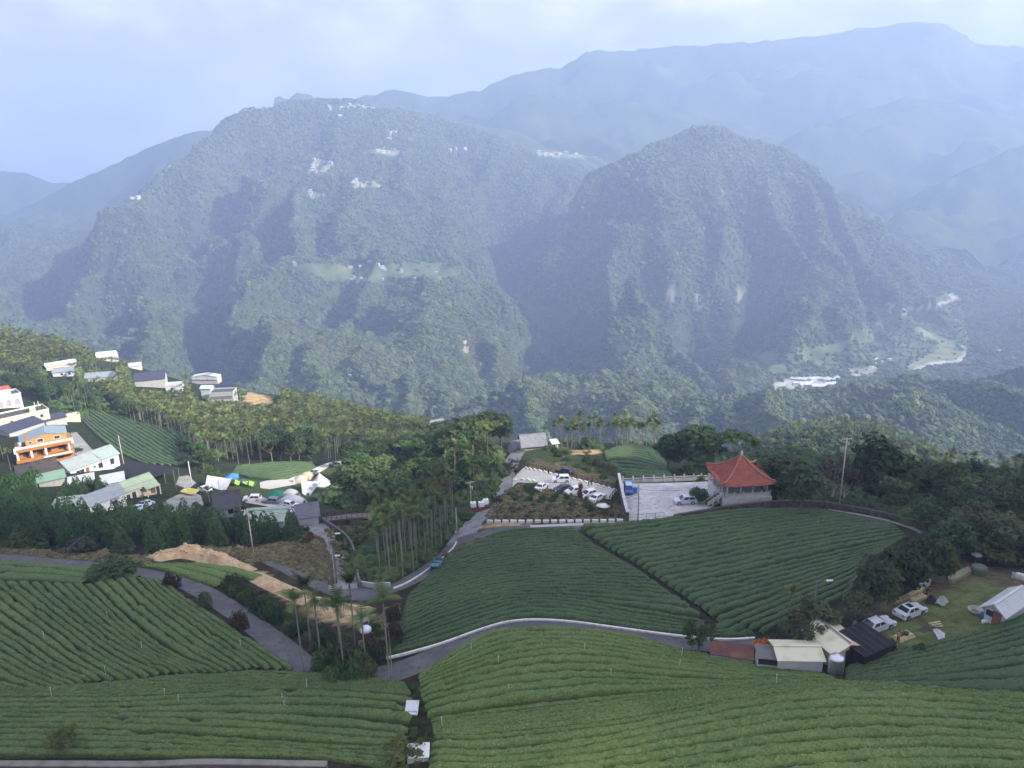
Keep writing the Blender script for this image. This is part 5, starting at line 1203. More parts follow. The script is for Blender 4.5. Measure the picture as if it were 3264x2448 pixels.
def house(name, label, A, B, depth, h, roof, rise, wall, rmat, over=0.45, wins=(), doors=(), z=None, group=None, cat='house', dz=0.0, gable=None, low=None):
    loc, rz, w = frame2(A, B, z); loc.z += dz
    o = thing(name, label, cat, loc, rz, group)
    D = depth; b = MB()
    if roof == 'gable_x': prof = [(0, -2.5), (D, -2.5), (D, h), (D/2, h+rise), (0, h)]
    elif roof == 'mono': prof = [(0, -2.5), (D, -2.5), (D, h+rise), (0, h)]
    else: prof = [(0, -2.5), (D, -2.5), (D, h), (0, h)]
    if roof == 'gable_y':
        b.prism([(0, -2.5), (w, -2.5), (w, h), (w/2, h+rise), (0, h)], 0, D)
    else:
        n = len(b.v); k = len(prof)
        for x in (0, w):
            for y, zz in prof: b.v.append((x, y, zz))
        b.f.append(tuple(n+k-1-i for i in range(k))); b.f.append(tuple(n+k+i for i in range(k)))
        for i in range(k): j = (i+1) % k; b.f.append((n+i, n+j, n+k+j, n+k+i))
    b.build('wall', wall, o)
    e = over; r = MB()
    if roof == 'gable_x':
        s = rise/(D/2); t = 0.03
        slab(r, [(-e, -e, h-e*s+t), (w+e, -e, h-e*s+t), (w+e, D/2, h+rise+t), (-e, D/2, h+rise+t)], 0.09)
        slab(r, [(-e, D/2, h+rise+t), (w+e, D/2, h+rise+t), (w+e, D+e, h-e*s+t), (-e, D+e, h-e*s+t)], 0.09)
        rf = r.build('roof', rmat, o); MB().box((w/2, D/2, h+rise+0.16), (w+2*e, 0.3, 0.08)).build('ridge_cap', rmat, rf)
    elif roof == 'gable_y':
        s = rise/(w/2); t = 0.03
        slab(r, [(-e, -e, h-e*s+t), (w/2, -e, h+rise+t), (w/2, D+e, h+rise+t), (-e, D+e, h-e*s+t)], 0.09)
        slab(r, [(w/2, -e, h+rise+t), (w+e, -e, h-e*s+t), (w+e, D+e, h-e*s+t), (w/2, D+e, h+rise+t)], 0.09)
        rf = r.build('roof', rmat, o); MB().box((w/2, D/2, h+rise+0.16), (0.3, D+2*e, 0.08)).build('ridge_cap', rmat, rf)
    elif roof == 'mono':
        s = rise/D
        slab(r, [(-e, -e, h-e*s+0.03), (w+e, -e, h-e*s+0.03), (w+e, D+e, h+rise+e*s+0.03), (-e, D+e, h+rise+e*s+0.03)], 0.09); r.build('roof', rmat, o)
    else:
        MB().box((w/2, D/2, h+0.03), (w-0.1, D-0.1, 0.06)).build('roof', rmat, o)
        p = MB()
        for c, d in (((w/2, 0.0, h+0.3), (w+0.3, 0.25, 0.7)), ((w/2, D, h+0.3), (w+0.3, 0.25, 0.7)), ((0, D/2, h+0.3), (0.25, D-0.3, 0.7)), ((w, D/2, h+0.3), (0.25, D-0.3, 0.7))): p.box(c, d)
        p.build('parapet', gable or wall, o)
    for q in wins: window(o, q[0]*w, q[1], q[2], q[3], side=q[4] if len(q) > 4 else 'front', W=w)
    for q in doors: door(o, q[0]*w, q[1], q[2], q[3])
    o['w'] = w
    return o
BROWN_D = mat('brown_door', (0.20, 0.085, 0.045), 0.6); DARK_D = mat('dark_door', (0.05, 0.04, 0.04), 0.5)
# --- the orange house
ORANGE = mat('orange_wall', (0.36, 0.155, 0.042), 0.75, noise=(0.8, (0.30, 0.13, 0.037), 0.5, 0.7)); ORANGE2 = mat('pale_orange_wall', (0.38, 0.215, 0.085), 0.75)
loc, rz, w = frame2((60, 1492), (240, 1455))
o = thing('orange_house', 'orange three storey house with white trim and slate blue roof', 'house', loc, rz)
b = MB(); b.box((w/2, 5.0, 1.7), (w, 8.6, 7.4)); b.build('wall', ORANGE, o)
MB().box((w/2, -0.35, 5.6), (w+0.5, 1.9, 1.0)).build('balcony_band', ORANGE, o)
MB().box((w/2, -0.35, 6.15), (w+0.6, 2.0, 0.14)).build('trim', WHITEP, o)
bl = MB().box((w/2, -0.7, 2.25), (w+0.4, 1.4, 0.95)).build('balcony_band', ORANGE, o); MB().box((w*0.72, -1.44, 2.3), (w*0.5, 0.06, 0.5)).build('trim', WHITEP, bl)
for u in (0.03, 0.27, 0.52, 0.93): MB().box((u*w, -1.0, 3.9), (0.55, 0.5, 2.4)).build('column', WHITEP, o)
for u in (0.0, 1.0): MB().box((u*w, -0.6, 5.6), (0.6, 1.6, 1.25)).build('column', WHITEP, o)
for u, v, ww, hh in ((0.30, 3.6, 0.6, 0.6), (0.36, 2.9, 1.4, 2.0), (0.53, 3.0, 1.2, 1.6), (0.74, 3.2, 1.8, 1.4), (0.12, 3.0, 1.4, 1.4), (0.10, 0.4, 1.4, 1.4), (0.70, 0.2, 1.6, 1.8)): window(o, u*w, v, ww, hh, y=0.7, frame=BROWN_D)
u0, u1 = 0.20*w, 0.92*w
b = MB(); b.prism([(u0, 5.4), (u1, 5.4), (u1, 7.9), ((u0+u1)/2, 9.1), (u0, 7.9)], 1.1, 9.2); up = b.build('upper_storey', ORANGE2, o)
r = MB(); xm = (u0+u1)/2
slab(r, [(u0-1.6, 0.9, 7.35), (xm, 0.9, 9.16), (xm, 9.6, 9.16), (u0-1.6, 9.6, 7.35)], 0.1); slab(r, [(xm, 0.9, 9.16), (u1+0.4, 0.9, 7.75), (u1+0.4, 9.6, 7.75), (xm, 9.6, 9.16)], 0.1)
r.build('roof', R_BLUE, o)
for u, ww in ((0.40, 1.7), (0.70, 1.7), (0.26, 0.7)): window(o, u*w, 6.7, ww, 0.9 if ww > 1 else 0.6, y=1.1)
t = MB(); t.tube((0.10*w, 1.2, 6.3), (0.10*w, 1.2, 7.6), 0.55, 0.55, 12); t.lathe([(0.55, 7.6), (0.3, 7.75), (0.02, 7.8)], 12, (0.10*w, 1.2, 0)); STEEL = mat('steel', (0.62, 0.63, 0.65), 0.3, metal=0.9); t.build('water_tank', STEEL, o, True)
b = MB().box((0.06*w, 1.2, 6.2), (1.6, 1.6, 0.1))
for dx in (-.7, .7):
    for dy in (-.7, .7): b.box((0.06*w+dx, 1.2+dy, 5.9), (0.08, 0.08, 0.7))
b.build('tank_stand', WHITEP, o)
# --- other village houses
house('long_house', 'long white house with pale green grey roof beside the black net', (229,1530), (382,1474), 8, 3.0, 'gable_x', 2.0, WHITEW, R_PALE, wins=((0.10, 0.9, 2.6, 1.2), (0.46, 1.2, 0.6, 0.6), (0.55, 0.5, 1.5, 1.6), (0.80, 0.3, 1.4, 1.9)), doors=((0.30, 1.0, 2.1, BROWN_D),))
o = house('cream_house', 'cream house with light green roof and porch', (404,1602), (499,1567), 6, 2.9, 'gable_x', 1.5, CREAM, R_GREEN, wins=((0.20, 0.5, 1.1, 1.6), (0.48, 1.6, 0.6, 0.6), (0.02, 0.4, 1.0, 1.5)), doors=((0.82, 1.1, 2.1, BROWN_D),))
w = o['w']; r = MB(); slab(r, [(0.58*w, -2.0, 2.2), (1.05*w, -2.0, 2.2), (1.05*w, 0.1, 2.85), (0.58*w, 0.1, 2.85)], 0.1); r.build('porch_roof', R_GREEN, o)
for u in (0.60, 1.02): MB().box((u*w, -1.8, 1.0), (0.25, 0.25, 2.4)).build('porch_post', CREAM, o)
o = house('white_house', 'low white house with blue grey roof above the conifers', (284,1650), (404,1603), 6, 2.7, 'gable_x', 1.5, WHITEW, R_GREY, wins=((0.14, 0.7, 1.3, 1.3), (0.62, 0.8, 1.3, 1.1)))
w = o['w']
for u in (0.12, 0.60): r = MB(); slab(r, [(u*w, -0.9, 2.0), (u*w+1.9, -0.9, 2.0), (u*w+1.9, 0.02, 2.4), (u*w, 0.02, 2.4)], 0.06); r.build('awning', R_GREY, o)
house('shed', 'small pale blue roofed shed among the conifers', (170,1648), (248,1640), 4, 2.2, 'mono', 0.5, GREYW, R_PALE, cat='shed')
house('tiled_house', 'old house with dark brown tiled roof below the orange house', (72,1552), (192,1520), 8, 2.4, 'gable_x', 2.4, GREYW, R_BROWN, wins=((0.2, 0.8, 1.2, 1.2),), doors=((0.5, 1.1, 2.0, DARK_D),))
house('lean_to', 'green roofed lean-to in front of the brown tiled roof', (128,1560), (210,1541), 3.5, 1.9, 'mono', 0.8, GREYW, R_MINTD, cat='shed')
house('shed', 'low shed with lavender white roof left of the cream house', (330,1566), (398,1552), 5, 1.9, 'mono', 0.5, WHITEW, R_WHITE, cat='shed')
house('shed', 'low shed with white sheet roof before the long white house', (225,1560), (300,1545), 3.2, 1.7, 'mono', 0.4, GREYW, R_WHITE, cat='shed')
o = house('flat_roofed_house', 'cream house with a dark flat roof behind the orange house', (-20,1380), (162,1338), 9, 4.2, 'flat', 0, CREAM, mat('dark_flat_roof', (0.07, 0.07, 0.08), 0.9), wins=((0.83, 1.9, 1.2, 1.2), (0.3, 1.9, 1.2, 1.2)))
w = o['w']; MB().box((0.74*w, 2.4, 5.1), (2.0, 1.8, 1.9)).build('stair_box', CREAM, o)
for u in (0.86, 0.93): MB().tube((u*w, 8.4, 4.2), (u*w, 8.4, 6.4), 0.12).build('vent_pipe', WHITEP, o)
house('navy_roofed_shed', 'open sided shed with navy corrugated roof behind the orange house', (34,1405), (146,1368), 6.5, 3.0, 'mono', 1.2, GREYW, R_NAVY, cat='shed')
house('netted_terrace', 'dark netted terrace beside the cream flat roofed house', (150,1362), (214,1348), 5, 2.6, 'mono', 0.8, GREYW, R_NAVY, cat='shed')
house('small_outbuilding', 'small pale outbuilding at the upper corner of the dark tea field', (208,1350), (258,1340), 4, 2.2, 'flat', 0, CREAM, GREYW, cat='shed')
o = house('arched_villa', 'white villa with arched openings at the left picture edge', (-60,1318), (74,1290), 9, 5.0, 'flat', 0, WHITEW, mat('villa_roof', (0.10, 0.085, 0.10), 0.9))
w = o['w']
for u in (0.42, 0.62, 0.82):
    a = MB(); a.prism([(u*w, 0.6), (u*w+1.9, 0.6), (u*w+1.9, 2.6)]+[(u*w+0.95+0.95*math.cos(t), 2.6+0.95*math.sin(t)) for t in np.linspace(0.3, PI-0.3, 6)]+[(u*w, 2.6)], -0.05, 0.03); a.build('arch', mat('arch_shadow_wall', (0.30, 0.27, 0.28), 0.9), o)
MB().box((w*0.42, 4.4, 6.6), (w*0.75, 5, 2.8)).build('upper_storey', WHITEW, o); MB().box((w*0.42, 4.4, 8.05), (w*0.80, 5.6, 0.3)).build('tile_trim', mat('red_trim', (0.42, 0.10, 0.07), 0.7), o)
t = MB(); t.tube((w*0.55, 4, 8.2), (w*0.55, 4, 9.6), 0.8, 0.8, 12); t.build('water_tank', mat('grey_tank', (0.45, 0.50, 0.50), 0.5), o, True)
RG = 'houses on the palm ridge'
house('ridge_house', 'white house with grey roof on the left of the palm ridge', (170,1204), (252,1196), 7, 3.0, 'gable_x', 1.6, WHITEW, R_GREY, wins=((0.6, 1, 1.4, 1.2), (0.3, 1, 1.4, 1.2)), group=RG)
house('ridge_house', 'long cream roofed house behind the grey roofed one on the ridge', (150,1186), (246,1170), 7, 3.0, 'gable_x', 1.4, CREAM, R_WHITE, group=RG)
house('ridge_house', 'bright white house half hidden by palms near the ridge top', (308,1156), (370,1150), 9, 3.2, 'gable_x', 2.4, WHITEW, R_WHITE, group=RG)
house('ridge_house', 'house with long slate roof left of the navy roof on the ridge', (272,1222), (372,1214), 8, 2.8, 'gable_x', 2.0, WHITEW, R_GREY, group=RG)
o = house('ridge_house', 'big barn with navy ribbed roof on the palm ridge', (432,1240), (528,1230), 10, 4.5, 'gable_x', 3.2, GREYW, R_NAVY, group=RG)
house('ridge_house', 'white block right of the navy roofed barn', (530,1252), (582,1248), 6, 3.6, 'flat', 0, WHITEW, GREYW, wins=((0.3, 1.4, 1.2, 1.2),), group=RG)
o = house('ridge_house', 'cream two storey house with mint and grey gable on the ridge', (612,1216), (694,1216), 9, 5.2, 'gable_y', 2.2, CREAM, MINT, wins=((0.18, 3.1, 1.3, 1.3), (0.58, 3.1, 1.0, 1.3), (0.78, 3.1, 1.0, 1.3), (0.60, 0.6, 1.0, 1.3)), group=RG)
w = o['w']; r = MB(); slab(r, [(w/2, -0.5, 7.56), (w+0.5, -0.5, 5.1), (w+0.5, 9.5, 5.1), (w/2, 9.5, 7.56)], 0.04); r.build('grey_roof_side', R_GREY, o); MB().box((w/2, -0.5, 2.7), (w+0.4, 1.2, 0.2)).build('balcony', WHITEP, o)
o = house('ridge_house', 'grey open terrace building below the cream gabled house', (672,1294), (747,1290), 8, 6.5, 'flat', 0, GREYW, mat('dark_flat_roof', (0.07, 0.07, 0.08), 0.9), group=RG)
w = o['w']
for zz in (1.2, 4.2): MB().box((w/2, -0.05, zz), (w*0.9, 0.12, 1.6)).build('shade_panel', mat('painted_interior_shade', (0.16, 0.15, 0.15), 0.9), o)  # solid dark panels on the wall, painted as the shade inside open floors
house('ridge_house', 'small mint green tower beside the grey terrace building', (644,1272), (676,1272), 4, 6.0, 'gable_x', 1.0, MINT, MINT, group=RG)
house('ridge_house', 'small white shed with an orange wall left of the navy barn', (412,1180), (450,1176), 5, 2.6, 'gable_x', 1.2, WHITEW, R_WHITE, group=RG)
house('yellow_house', 'yellow house among the palms above the wooded hollow', (1374,1382), (1418,1376), 7, 4.5, 'gable_x', 1.6, mat('yellow_wall', (0.72, 0.56, 0.22), 0.8), R_GREY)
o = house('farmhouse', 'house with ribbed grey roof behind the grassy mound', (1668,1438), (1738,1432), 6, 1.7, 'gable_x', 2.2, GREYW, R_TILE, over=0.7)
house('farmhouse_wing', 'low grey wing left of the ribbed grey roof', (1640,1444), (1668,1439), 5, 1.3, 'gable_x', 1.4, GREYW, R_TILE, cat='house')
house('white_shed', 'small white shed under the palms right of the grey roofed house', (1764,1432), (1779,1430), 2.0, 1.6, 'mono', 0.3, WHITEW, R_WHITE, cat='shed')
house('tiled_cottage', 'cottage with dark tiled roof at the edge of the conifers', (690,1656), (768,1642), 7, 2.4, 'gable_x', 2.2, WHITEW, R_DARK, wins=((0.5, 0.8, 1.2, 1.1),))
house('garden_hut', 'little hut with brown roof behind the dark tiled cottage', (722,1604), (762,1598), 3, 1.6, 'gable_x', 1.0, GREYW, R_BROWN, cat='hut')
house('barn', 'low shed with mint green roof beside the conifers', (778,1690), (905,1682), 6.5, 1.7, 'gable_x', 1.0, WHITEW, ribbed('roof_mint', (0.40, 0.48, 0.36), (0.33, 0.40, 0.29)), cat='shed')
house('gatehouse', 'gatehouse with grey shingled roof and white gable at the footbridge', (952,1678), (1016,1668), 4.2, 2.2, 'gable_x', 1.7, WHITEP, R_TILE, over=0.5, cat='house')
for A, B, lb in (((2996,1575),(3040,1572),'white roofed shed among the palms on the right slope'), ((3050,1585),(3095,1580),'second white roofed shed among the palms on the right slope')):
    house('white_shed', lb, A, B, 5, 2.6, 'gable_x', 1.0, WHITEW, R_WHITE, cat='shed', group='sheds on the right slope')
# --- black shade nets on posts
NET = mat('shade_net', (0.008, 0.0085, 0.011), 0.9, noise=(0.8, (0.015, 0.015, 0.019), 0.4, 0.6), bump=(6, 0.4, 0.05)); POST = mat('steel_post', (0.25, 0.25, 0.25), 0.6)
def net(label, corners, hgt, sag=0.5, n=10, name='shade_net'):
    C = [Vector(at(*c)) for c in corners]; zt = [c.z+hgt for c in C]
    o = thing(name, label, 'shade net', C[0])
    V = []; F = []
    for i in range(n+1):
        for j in range(n+1):
            u, v = i/n, j/n; p = (C[0]*(1-u)+C[1]*u)*(1-v)+(C[3]*(1-u)+C[2]*u)*v
            zz = (zt[0]*(1-u)+zt[1]*u)*(1-v)+(zt[3]*(1-u)+zt[2]*u)*v-sag*16*u*(1-u)*v*(1-v)*0.5-0.12*(math.sin(u*PI*4)**2+math.sin(v*PI*4)**2)
            V.append((p.x-C[0].x, p.y-C[0].y, zz-C[0].z))
    for i in range(n):
        for j in range(n): a = i*(n+1)+j; F.append((a, a+1, a+n+2, a+n+1))
    mesh_obj('net', V, F, NET, o, True)
    for u in (0, 0.5, 1):
        for v in (0, 0.5, 1):
            p = (C[0]*(1-u)+C[1]*u)*(1-v)+(C[3]*(1-u)+C[2]*u)*v; g = H(p.x, p.y)
            MB().tube((p.x-C[0].x, p.y-C[0].y, g-C[0].z-0.3), (p.x-C[0].x, p.y-C[0].y, (zt[0]*(1-u)+zt[1]*u)*(1-v)+(zt[3]*(1-u)+zt[2]*u)*v-C[0].z-sag*16*u*(1-u)*v*(1-v)*0.5), 0.05).build('post', POST, o)
    return o
net('wide black shade net between the long white house and the cream house', [(330,1545),(480,1560),(572,1522),(420,1495)], 3.0)
# --- the pavilion
TERRA = mat('terracotta', (0.32, 0.100, 0.066), 0.8, noise=(0.9, (0.24, 0.078, 0.054), 0.42, 0.62), noise2=(3, (0.33, 0.15, 0.11), 0.58, 0.75)); STONE = mat('pale_stone', (0.50, 0.50, 0.47), 0.85, noise=(1.2, (0.36, 0.36, 0.33), 0.48, 0.68))
loc, rz, w = frame2((2310,1614), (2452,1606)); S = w
P = thing('pavilion', 'pavilion with curved red tiled roof on a white stone platform', 'pavilion', loc, rz)
MB().box((S/2, S/2, 0.35), (S+0.6, S+0.6, 2.7)).build('platform', STONE, P)
MB().box((S/2, S/2, 1.74), (S-0.2, S-0.2, 0.06)).build('floor', mat('pavilion_floor', (0.26, 0.25, 0.23), 0.8), P)
for u in (0.06, 0.36, 0.64, 0.94):
    for v in (0.06, 0.94) if u in (0.36, 0.64) else (0.06, 0.36, 0.64, 0.94): MB().tube((u*S, v*S, 1.7), (u*S, v*S, 4.3), 0.17, 0.16, 10).build('column', STONE, P, True)
MB().box((S/2, S/2, 4.2), (S*0.98, S*0.98, 0.35)).build('eave_beam', STONE, P)
HB = S/2+0.9; EZ, RISE = 4.45, 4.3
def roof_z(x, y):   # concave hip with lifted corners
    a, b_ = abs(x)/HB, abs(y)/HB; m = max(a, b_); c = min(a, b_)/max(m, 1e-6)
    return EZ+RISE*(1-m)**1.55+0.75*(m**4)*(c**5)
n = 28; V = []; F = []
for i in range(n+1):
    for j in range(n+1):
        x = (2*i/n-1)*HB; y = (2*j/n-1)*HB; V.append((x+S/2, y+S/2, roof_z(x, y)))
m_ = len(V); V += [(x, y, z-0.16) for x, y, z in V]
for i in range(n):
    for j in range(n): a = i*(n+1)+j; F += [(a, a+n+1, a+n+2, a+1), (m_+a, m_+a+1, m_+a+n+2, m_+a+n+1)]
for i in range(n):
    for q, r_ in ((i, i+1), ((n)*(n+1)+i+1, (n)*(n+1)+i)): F.append((q, r_, m_+r_, m_+q))
    q, r_ = (i+1)*(n+1), i*(n+1); F.append((q, r_, m_+r_, m_+q)); q, r_ = i*(n+1)+n, (i+1)*(n+1)+n; F.append((q, r_, m_+r_, m_+q))
RF = mesh_obj('roof', V, F, TERRA, P, True)
for sd in range(4):
    for k in range(-10, 11):
        t = k/10.5*HB; pts = []
        for q in np.linspace(abs(t), HB+0.08, 7 if abs(k) < 7 else 4):
            x, y = [(t, -q), (q, t), (t, q), (-q, t)][sd]; pts.append((x+S/2, y+S/2, roof_z(x, y)+0.05))
        if len(pts) > 1 and HB-abs(t) > 0.3: MB().path(pts, 0.095, 5).build('tile_row', TERRA, RF)
for sx, sy in ((-1, -1), (1, -1), (1, 1), (-1, 1)):
    pts = [(sx*q*HB+S/2, sy*q*HB+S/2, roof_z(sx*q*HB, sy*q*HB)+0.12) for q in np.linspace(0, 1.04, 12)]; MB().path(pts, 0.16, 6).build('hip_ridge', mat('terracotta_light', (0.34, 0.145, 0.105), 0.8), RF)
MB().lathe([(0.02, 0), (0.28, 0.05), (0.2, 0.3), (0.26, 0.5), (0.05, 0.95), (0.0, 1.0)], 10, (S/2, S/2, EZ+RISE)).build('finial', STONE, RF, True)
for sd in range(3):
    for k in range(6):
        u = k/5*S; x, y = [(u, 0.0), (0.0, u), (S, u)][sd]
        if sd == 1 and k in (2, 3): continue
        pp = MB().box((x, y, 2.15), (0.24, 0.24, 1.35)); pp.lathe([(0.12, 0), (0.15, 0.1), (0.0, 0.28)], 8, (x, y, 2.82)); pp.build('rail_post', STONE, P)
    if sd != 1: MB().box(((S/2, 0, 2.0) if sd == 0 else (S, S/2, 2.0)), ((S, 0.12, 0.7) if sd == 0 else (0.12, S, 0.7))).build('rail_panel', STONE, P)
    if sd == 0: MB().box((S/2, 0, 2.55), (S, 0.14, 0.14)).build('hand_rail', STONE, P)
st = MB()
for k in range(7): st.box((-0.25-0.36*k-0.3, S*0.22, 1.55-0.25*k-0.5), (0.40, 2.0, 1.0))
st.build('steps', mat('step_stone', (0.16, 0.15, 0.14), 0.9), P)
for yy in (S*0.22-1.15, S*0.22+1.15):
    q = MB(); q.tube((-0.1, yy, 2.5), (-3.0, yy, 0.6), 0.09); q.tube((-0.1, yy, 1.95), (-3.0, yy, 0.1), 0.12); q.build('stair_rail', STONE, P)
    for k in range(4): MB().box((-0.15-0.95*k, yy, 1.9-0.62*k), (0.2, 0.2, 1.5)).build('stair_post', STONE, P)
# --- balustrade behind the courtyard
def posts_line(P, n, name):
    L = resample(at_many(smooth_line(P, 1))[:, :2], n=n); return [(x, y, H(x, y)) for x, y in L]
def run_fence(name, label, cat, P, n, post, rails, m_post, m_rail, panel=None, m_panel=None, cap=None):
    """fence along a photo line: n posts (w, h), rails [(height, thickness)], optional panel (z0, z1, thickness)"""
    L = posts_line(P, n, name); o = thing(name, label, cat, L[0]); a = Vector(L[0])
    for p in L:
        q = Vector(p)-a; b = MB().box((q.x, q.y, q.z+post[1]/2-0.2), (post[0], post[0], post[1]+0.4))
        if cap: b.lathe([(post[0]*0.5, 0), (post[0]*0.62, 0.08), (0, 0.25)], 8, (q.x, q.y, q.z+post[1]))
        b.build('post', m_post, o)
    for p, q in zip(L[:-1], L[1:]):
        p, q = Vector(p)-a, Vector(q)-a; d = q-p; ang = math.atan2(d.y, d.x); ln = math.hypot(d.x, d.y); mid = (p+q)/2; sl = -math.atan2(d.z, ln)
        for z_, th in rails: MB().box((mid.x, mid.y, mid.z+z_), (ln, th, th), ang, 0, sl).build('rail', m_rail, o)
        if panel: MB().box((mid.x, mid.y, mid.z+(panel[0]+panel[1])/2), (ln-post[0], panel[2], panel[1]-panel[0]), ang, 0, sl).build('panel', m_panel or m_rail, o)
    return o
run_fence('balustrade', 'white stone balustrade along the back of the courtyard', 'balustrade', [(1985,1540),(2059,1538),(2180,1533),(2298,1529)], 12, (0.28, 1.5), [(1.1, 0.16)], STONE, STONE, (0.0, 0.75, 0.12), STONE, True)
DARKST = mat('dark_stone', (0.075, 0.062, 0.055), 0.95, noise=(1.2, (0.13, 0.115, 0.10), 0.5, 0.7), bump=(3, 0.6, 0.1))
def stone_wall(label, P, w_, h_, m=DARKST, name='retaining_wall', cap=None):
    o = kerb(P, w_, h_, m, name=name); tag(o, label, 'wall')
    if cap:
        L = ground_line(P, 0.6); N = perp(L); V = []
        for a, zz in ((-.5, h_+0.004), (-.5, h_+0.13), (.5, h_+0.13), (.5, h_+0.004)): V.append(np.concatenate([L+N*(a*(w_+0.08)), (hn(L[:, 0], L[:, 1])+zz)[:, None]], 1))
        mesh_obj('coping', np.stack(V, 1).reshape(-1, 3), grid_faces(4, len(L)).tolist(), cap, o)
    return o
stone_wall('dark stone retaining wall below the courtyard and pavilion', [(2148,1660),(2230,1646),(2330,1630),(2430,1618),(2540,1612),(2620,1618)], 0.5, 1.3)
stone_wall('dark stone wall along the upper right edge of the tea field', [(2626,1616),(2700,1628),(2800,1648),(2880,1668),(2950,1696)], 0.5, 1.2)
stone_wall('tall dark wall between parking lot and courtyard', [(1972,1538),(1978,1570),(1988,1620),(2000,1668)], 0.5, 2.2, cap=STONE)
stone_wall('grey wall along the access road below the gatehouse', [(1026,1664),(1070,1690),(1120,1730),(1136,1790),(1142,1850),(1150,1872)], 0.35, 1.0, mat('dark_grey_wall', (0.15, 0.145, 0.135), 0.9, noise=(1.2, (0.10, 0.10, 0.09), 0.45, 0.65)))
stone_wall('low dark wall on the inner side of the access road', [(1064,1770),(1070,1810),(1072,1860)], 0.3, 1.0)
stone_wall('low grey wall behind the road junction', [(1150,1868),(1200,1876),(1245,1872)], 0.35, 0.9, GREYW)
stone_wall('mossy stone wall running along the bottom left picture edge', [(-80,2458),(250,2458),(480,2460),(640,2450),(850,2454),(1045,2458)], 0.6, 0.8, DARKST, cap=mat('mossy_coping', (0.19, 0.18, 0.155), 0.95, noise=(0.8, (0.12, 0.125, 0.09), 0.45, 0.65), bump=(4, 0.5, 0.05)))
run_fence('gate', 'grey wire mesh gate at the courtyard entrance', 'gate', [(2004,1664),(2060,1662),(2116,1658)], 5, (0.08, 1.7), [(0.15, 0.05), (1.6, 0.05), (0.9, 0.04)], POST, POST)
WOODP = mat('dark_wood', (0.055, 0.040, 0.030), 0.85)
run_fence('fence', 'dark post and rail fence along the back of the parking lot', 'fence', [(1672,1489),(1740,1502),(1830,1524),(1900,1541),(1966,1561)], 20, (0.12, 1.15), [(1.02, 0.07), (0.6, 0.05)], WOODP, WOODP)
run_fence('fence', 'short dark fence at the right end of the parking lot', 'fence', [(1966,1561),(1955,1578),(1942,1597)], 6, (0.12, 1.15), [(1.02, 0.07), (0.6, 0.05)], WOODP, WOODP)
run_fence('fence', 'thin wire fence around the lower corner of the scrub plot', 'fence', [(1580,1630),(1552,1660),(1548,1675),(1562,1676)], 6, (0.07, 1.2), [(1.0, 0.03), (0.6, 0.03)], POST, POST)
run_fence('fence', 'pale picket fence at the right picture edge behind the lawn', 'fence', [(3225,1842),(3250,1850),(3285,1862)], 14, (0.07, 1.0), [(0.8, 0.06), (0.35, 0.06)], WHITEP, WHITEP)
BLOCK = mat('white_block', (0.66, 0.65, 0.61), 0.85, noise=(2.5, (0.46, 0.45, 0.41), 0.5, 0.7), var=0.1)
def blocks(P, n, dims, label, group, name='concrete_block'):
    L = resample(at_many(smooth_line(P, 1))[:, :2], n=n); me = None; T = np.gradient(L, axis=0); kk_ = 0
    for (x, y), t in zip(L, T):
        kk_ += 1
        if me is None:
            o = MB().box((0, 0, dims[2]/2-0.05), (dims[0], dims[1], dims[2]+0.1)).build(name, BLOCK, None, False, 0.03); me = o.data
        else: o = link(name, me); bv = o.modifiers.new('bevel', 'BEVEL'); bv.width = 0.03
        o.location = (x, y, H(x, y)); o.rotation_euler = (0, 0, math.atan2(t[1], t[0])); tag(o, ordinal(kk_)+' '+label, 'concrete block', group)
blocks([(1562,1667),(1700,1667),(1850,1666),(1976,1664)], 17, (1.15, 0.45, 0.62), 'white concrete block from the left in the row below the scrub', 'white blocks below the scrub')
blocks([(1678,1494),(1740,1507),(1830,1529),(1900,1546),(1960,1564)], 17, (0.95, 0.4, 0.4), 'white wheel stop from the left under the parking lot fence', 'wheel stops under the fence')
blocks([(1640,1533),(1672,1530),(1702,1536)], 4, (1.0, 0.45, 0.5), 'pale block from the left at the edge of the parking lot shrubs', 'blocks beside the parking lot shrubs')
# --- footbridge
pa, pb = Vector(at(1026, 1668)), Vector(at(1245, 1690)); pa.z = H(pa.x, pa.y)+0.3
pb = on_plane(1252, 1652, pa.z); d = pb-pa; ln = d.length; ang = math.atan2(d.y, d.x)
o = thing('footbridge', 'dark red footbridge with railings over the wooded gully', 'footbridge', pa, ang); RED = mat('bridge_red', (0.13, 0.045, 0.040), 0.8); DECK = mat('bridge_deck', (0.17, 0.15, 0.13), 0.9)
for k in range(24): MB().box((ln*(k+0.5)/24, 1.0, 0.55*math.sin(PI*(k+0.5)/24)), (ln/24-0.03, 2.0, 0.12)).build('plank', DECK, o)
for yy in (0.0, 2.0):
    MB().path([(ln*k/12, yy, -0.22+0.55*math.sin(PI*k/12)) for k in range(13)], 0.2, 4).build('beam', RED, o)
    MB().path([(ln*k/12, yy, 1.15+0.55*math.sin(PI*k/12)) for k in range(13)], 0.05, 5).build('hand_rail', RED, o)
    for k in range(15): MB().box((ln*k/14, yy, 0.55+0.55*math.sin(PI*k/14)), (0.09, 0.09, 1.2)).build('post', RED, o)
for u in (0.35, 0.7): MB().box((ln*u, 1.0, -4.5), (0.5, 1.6, 9.0)).build('pier', WOODP, o)
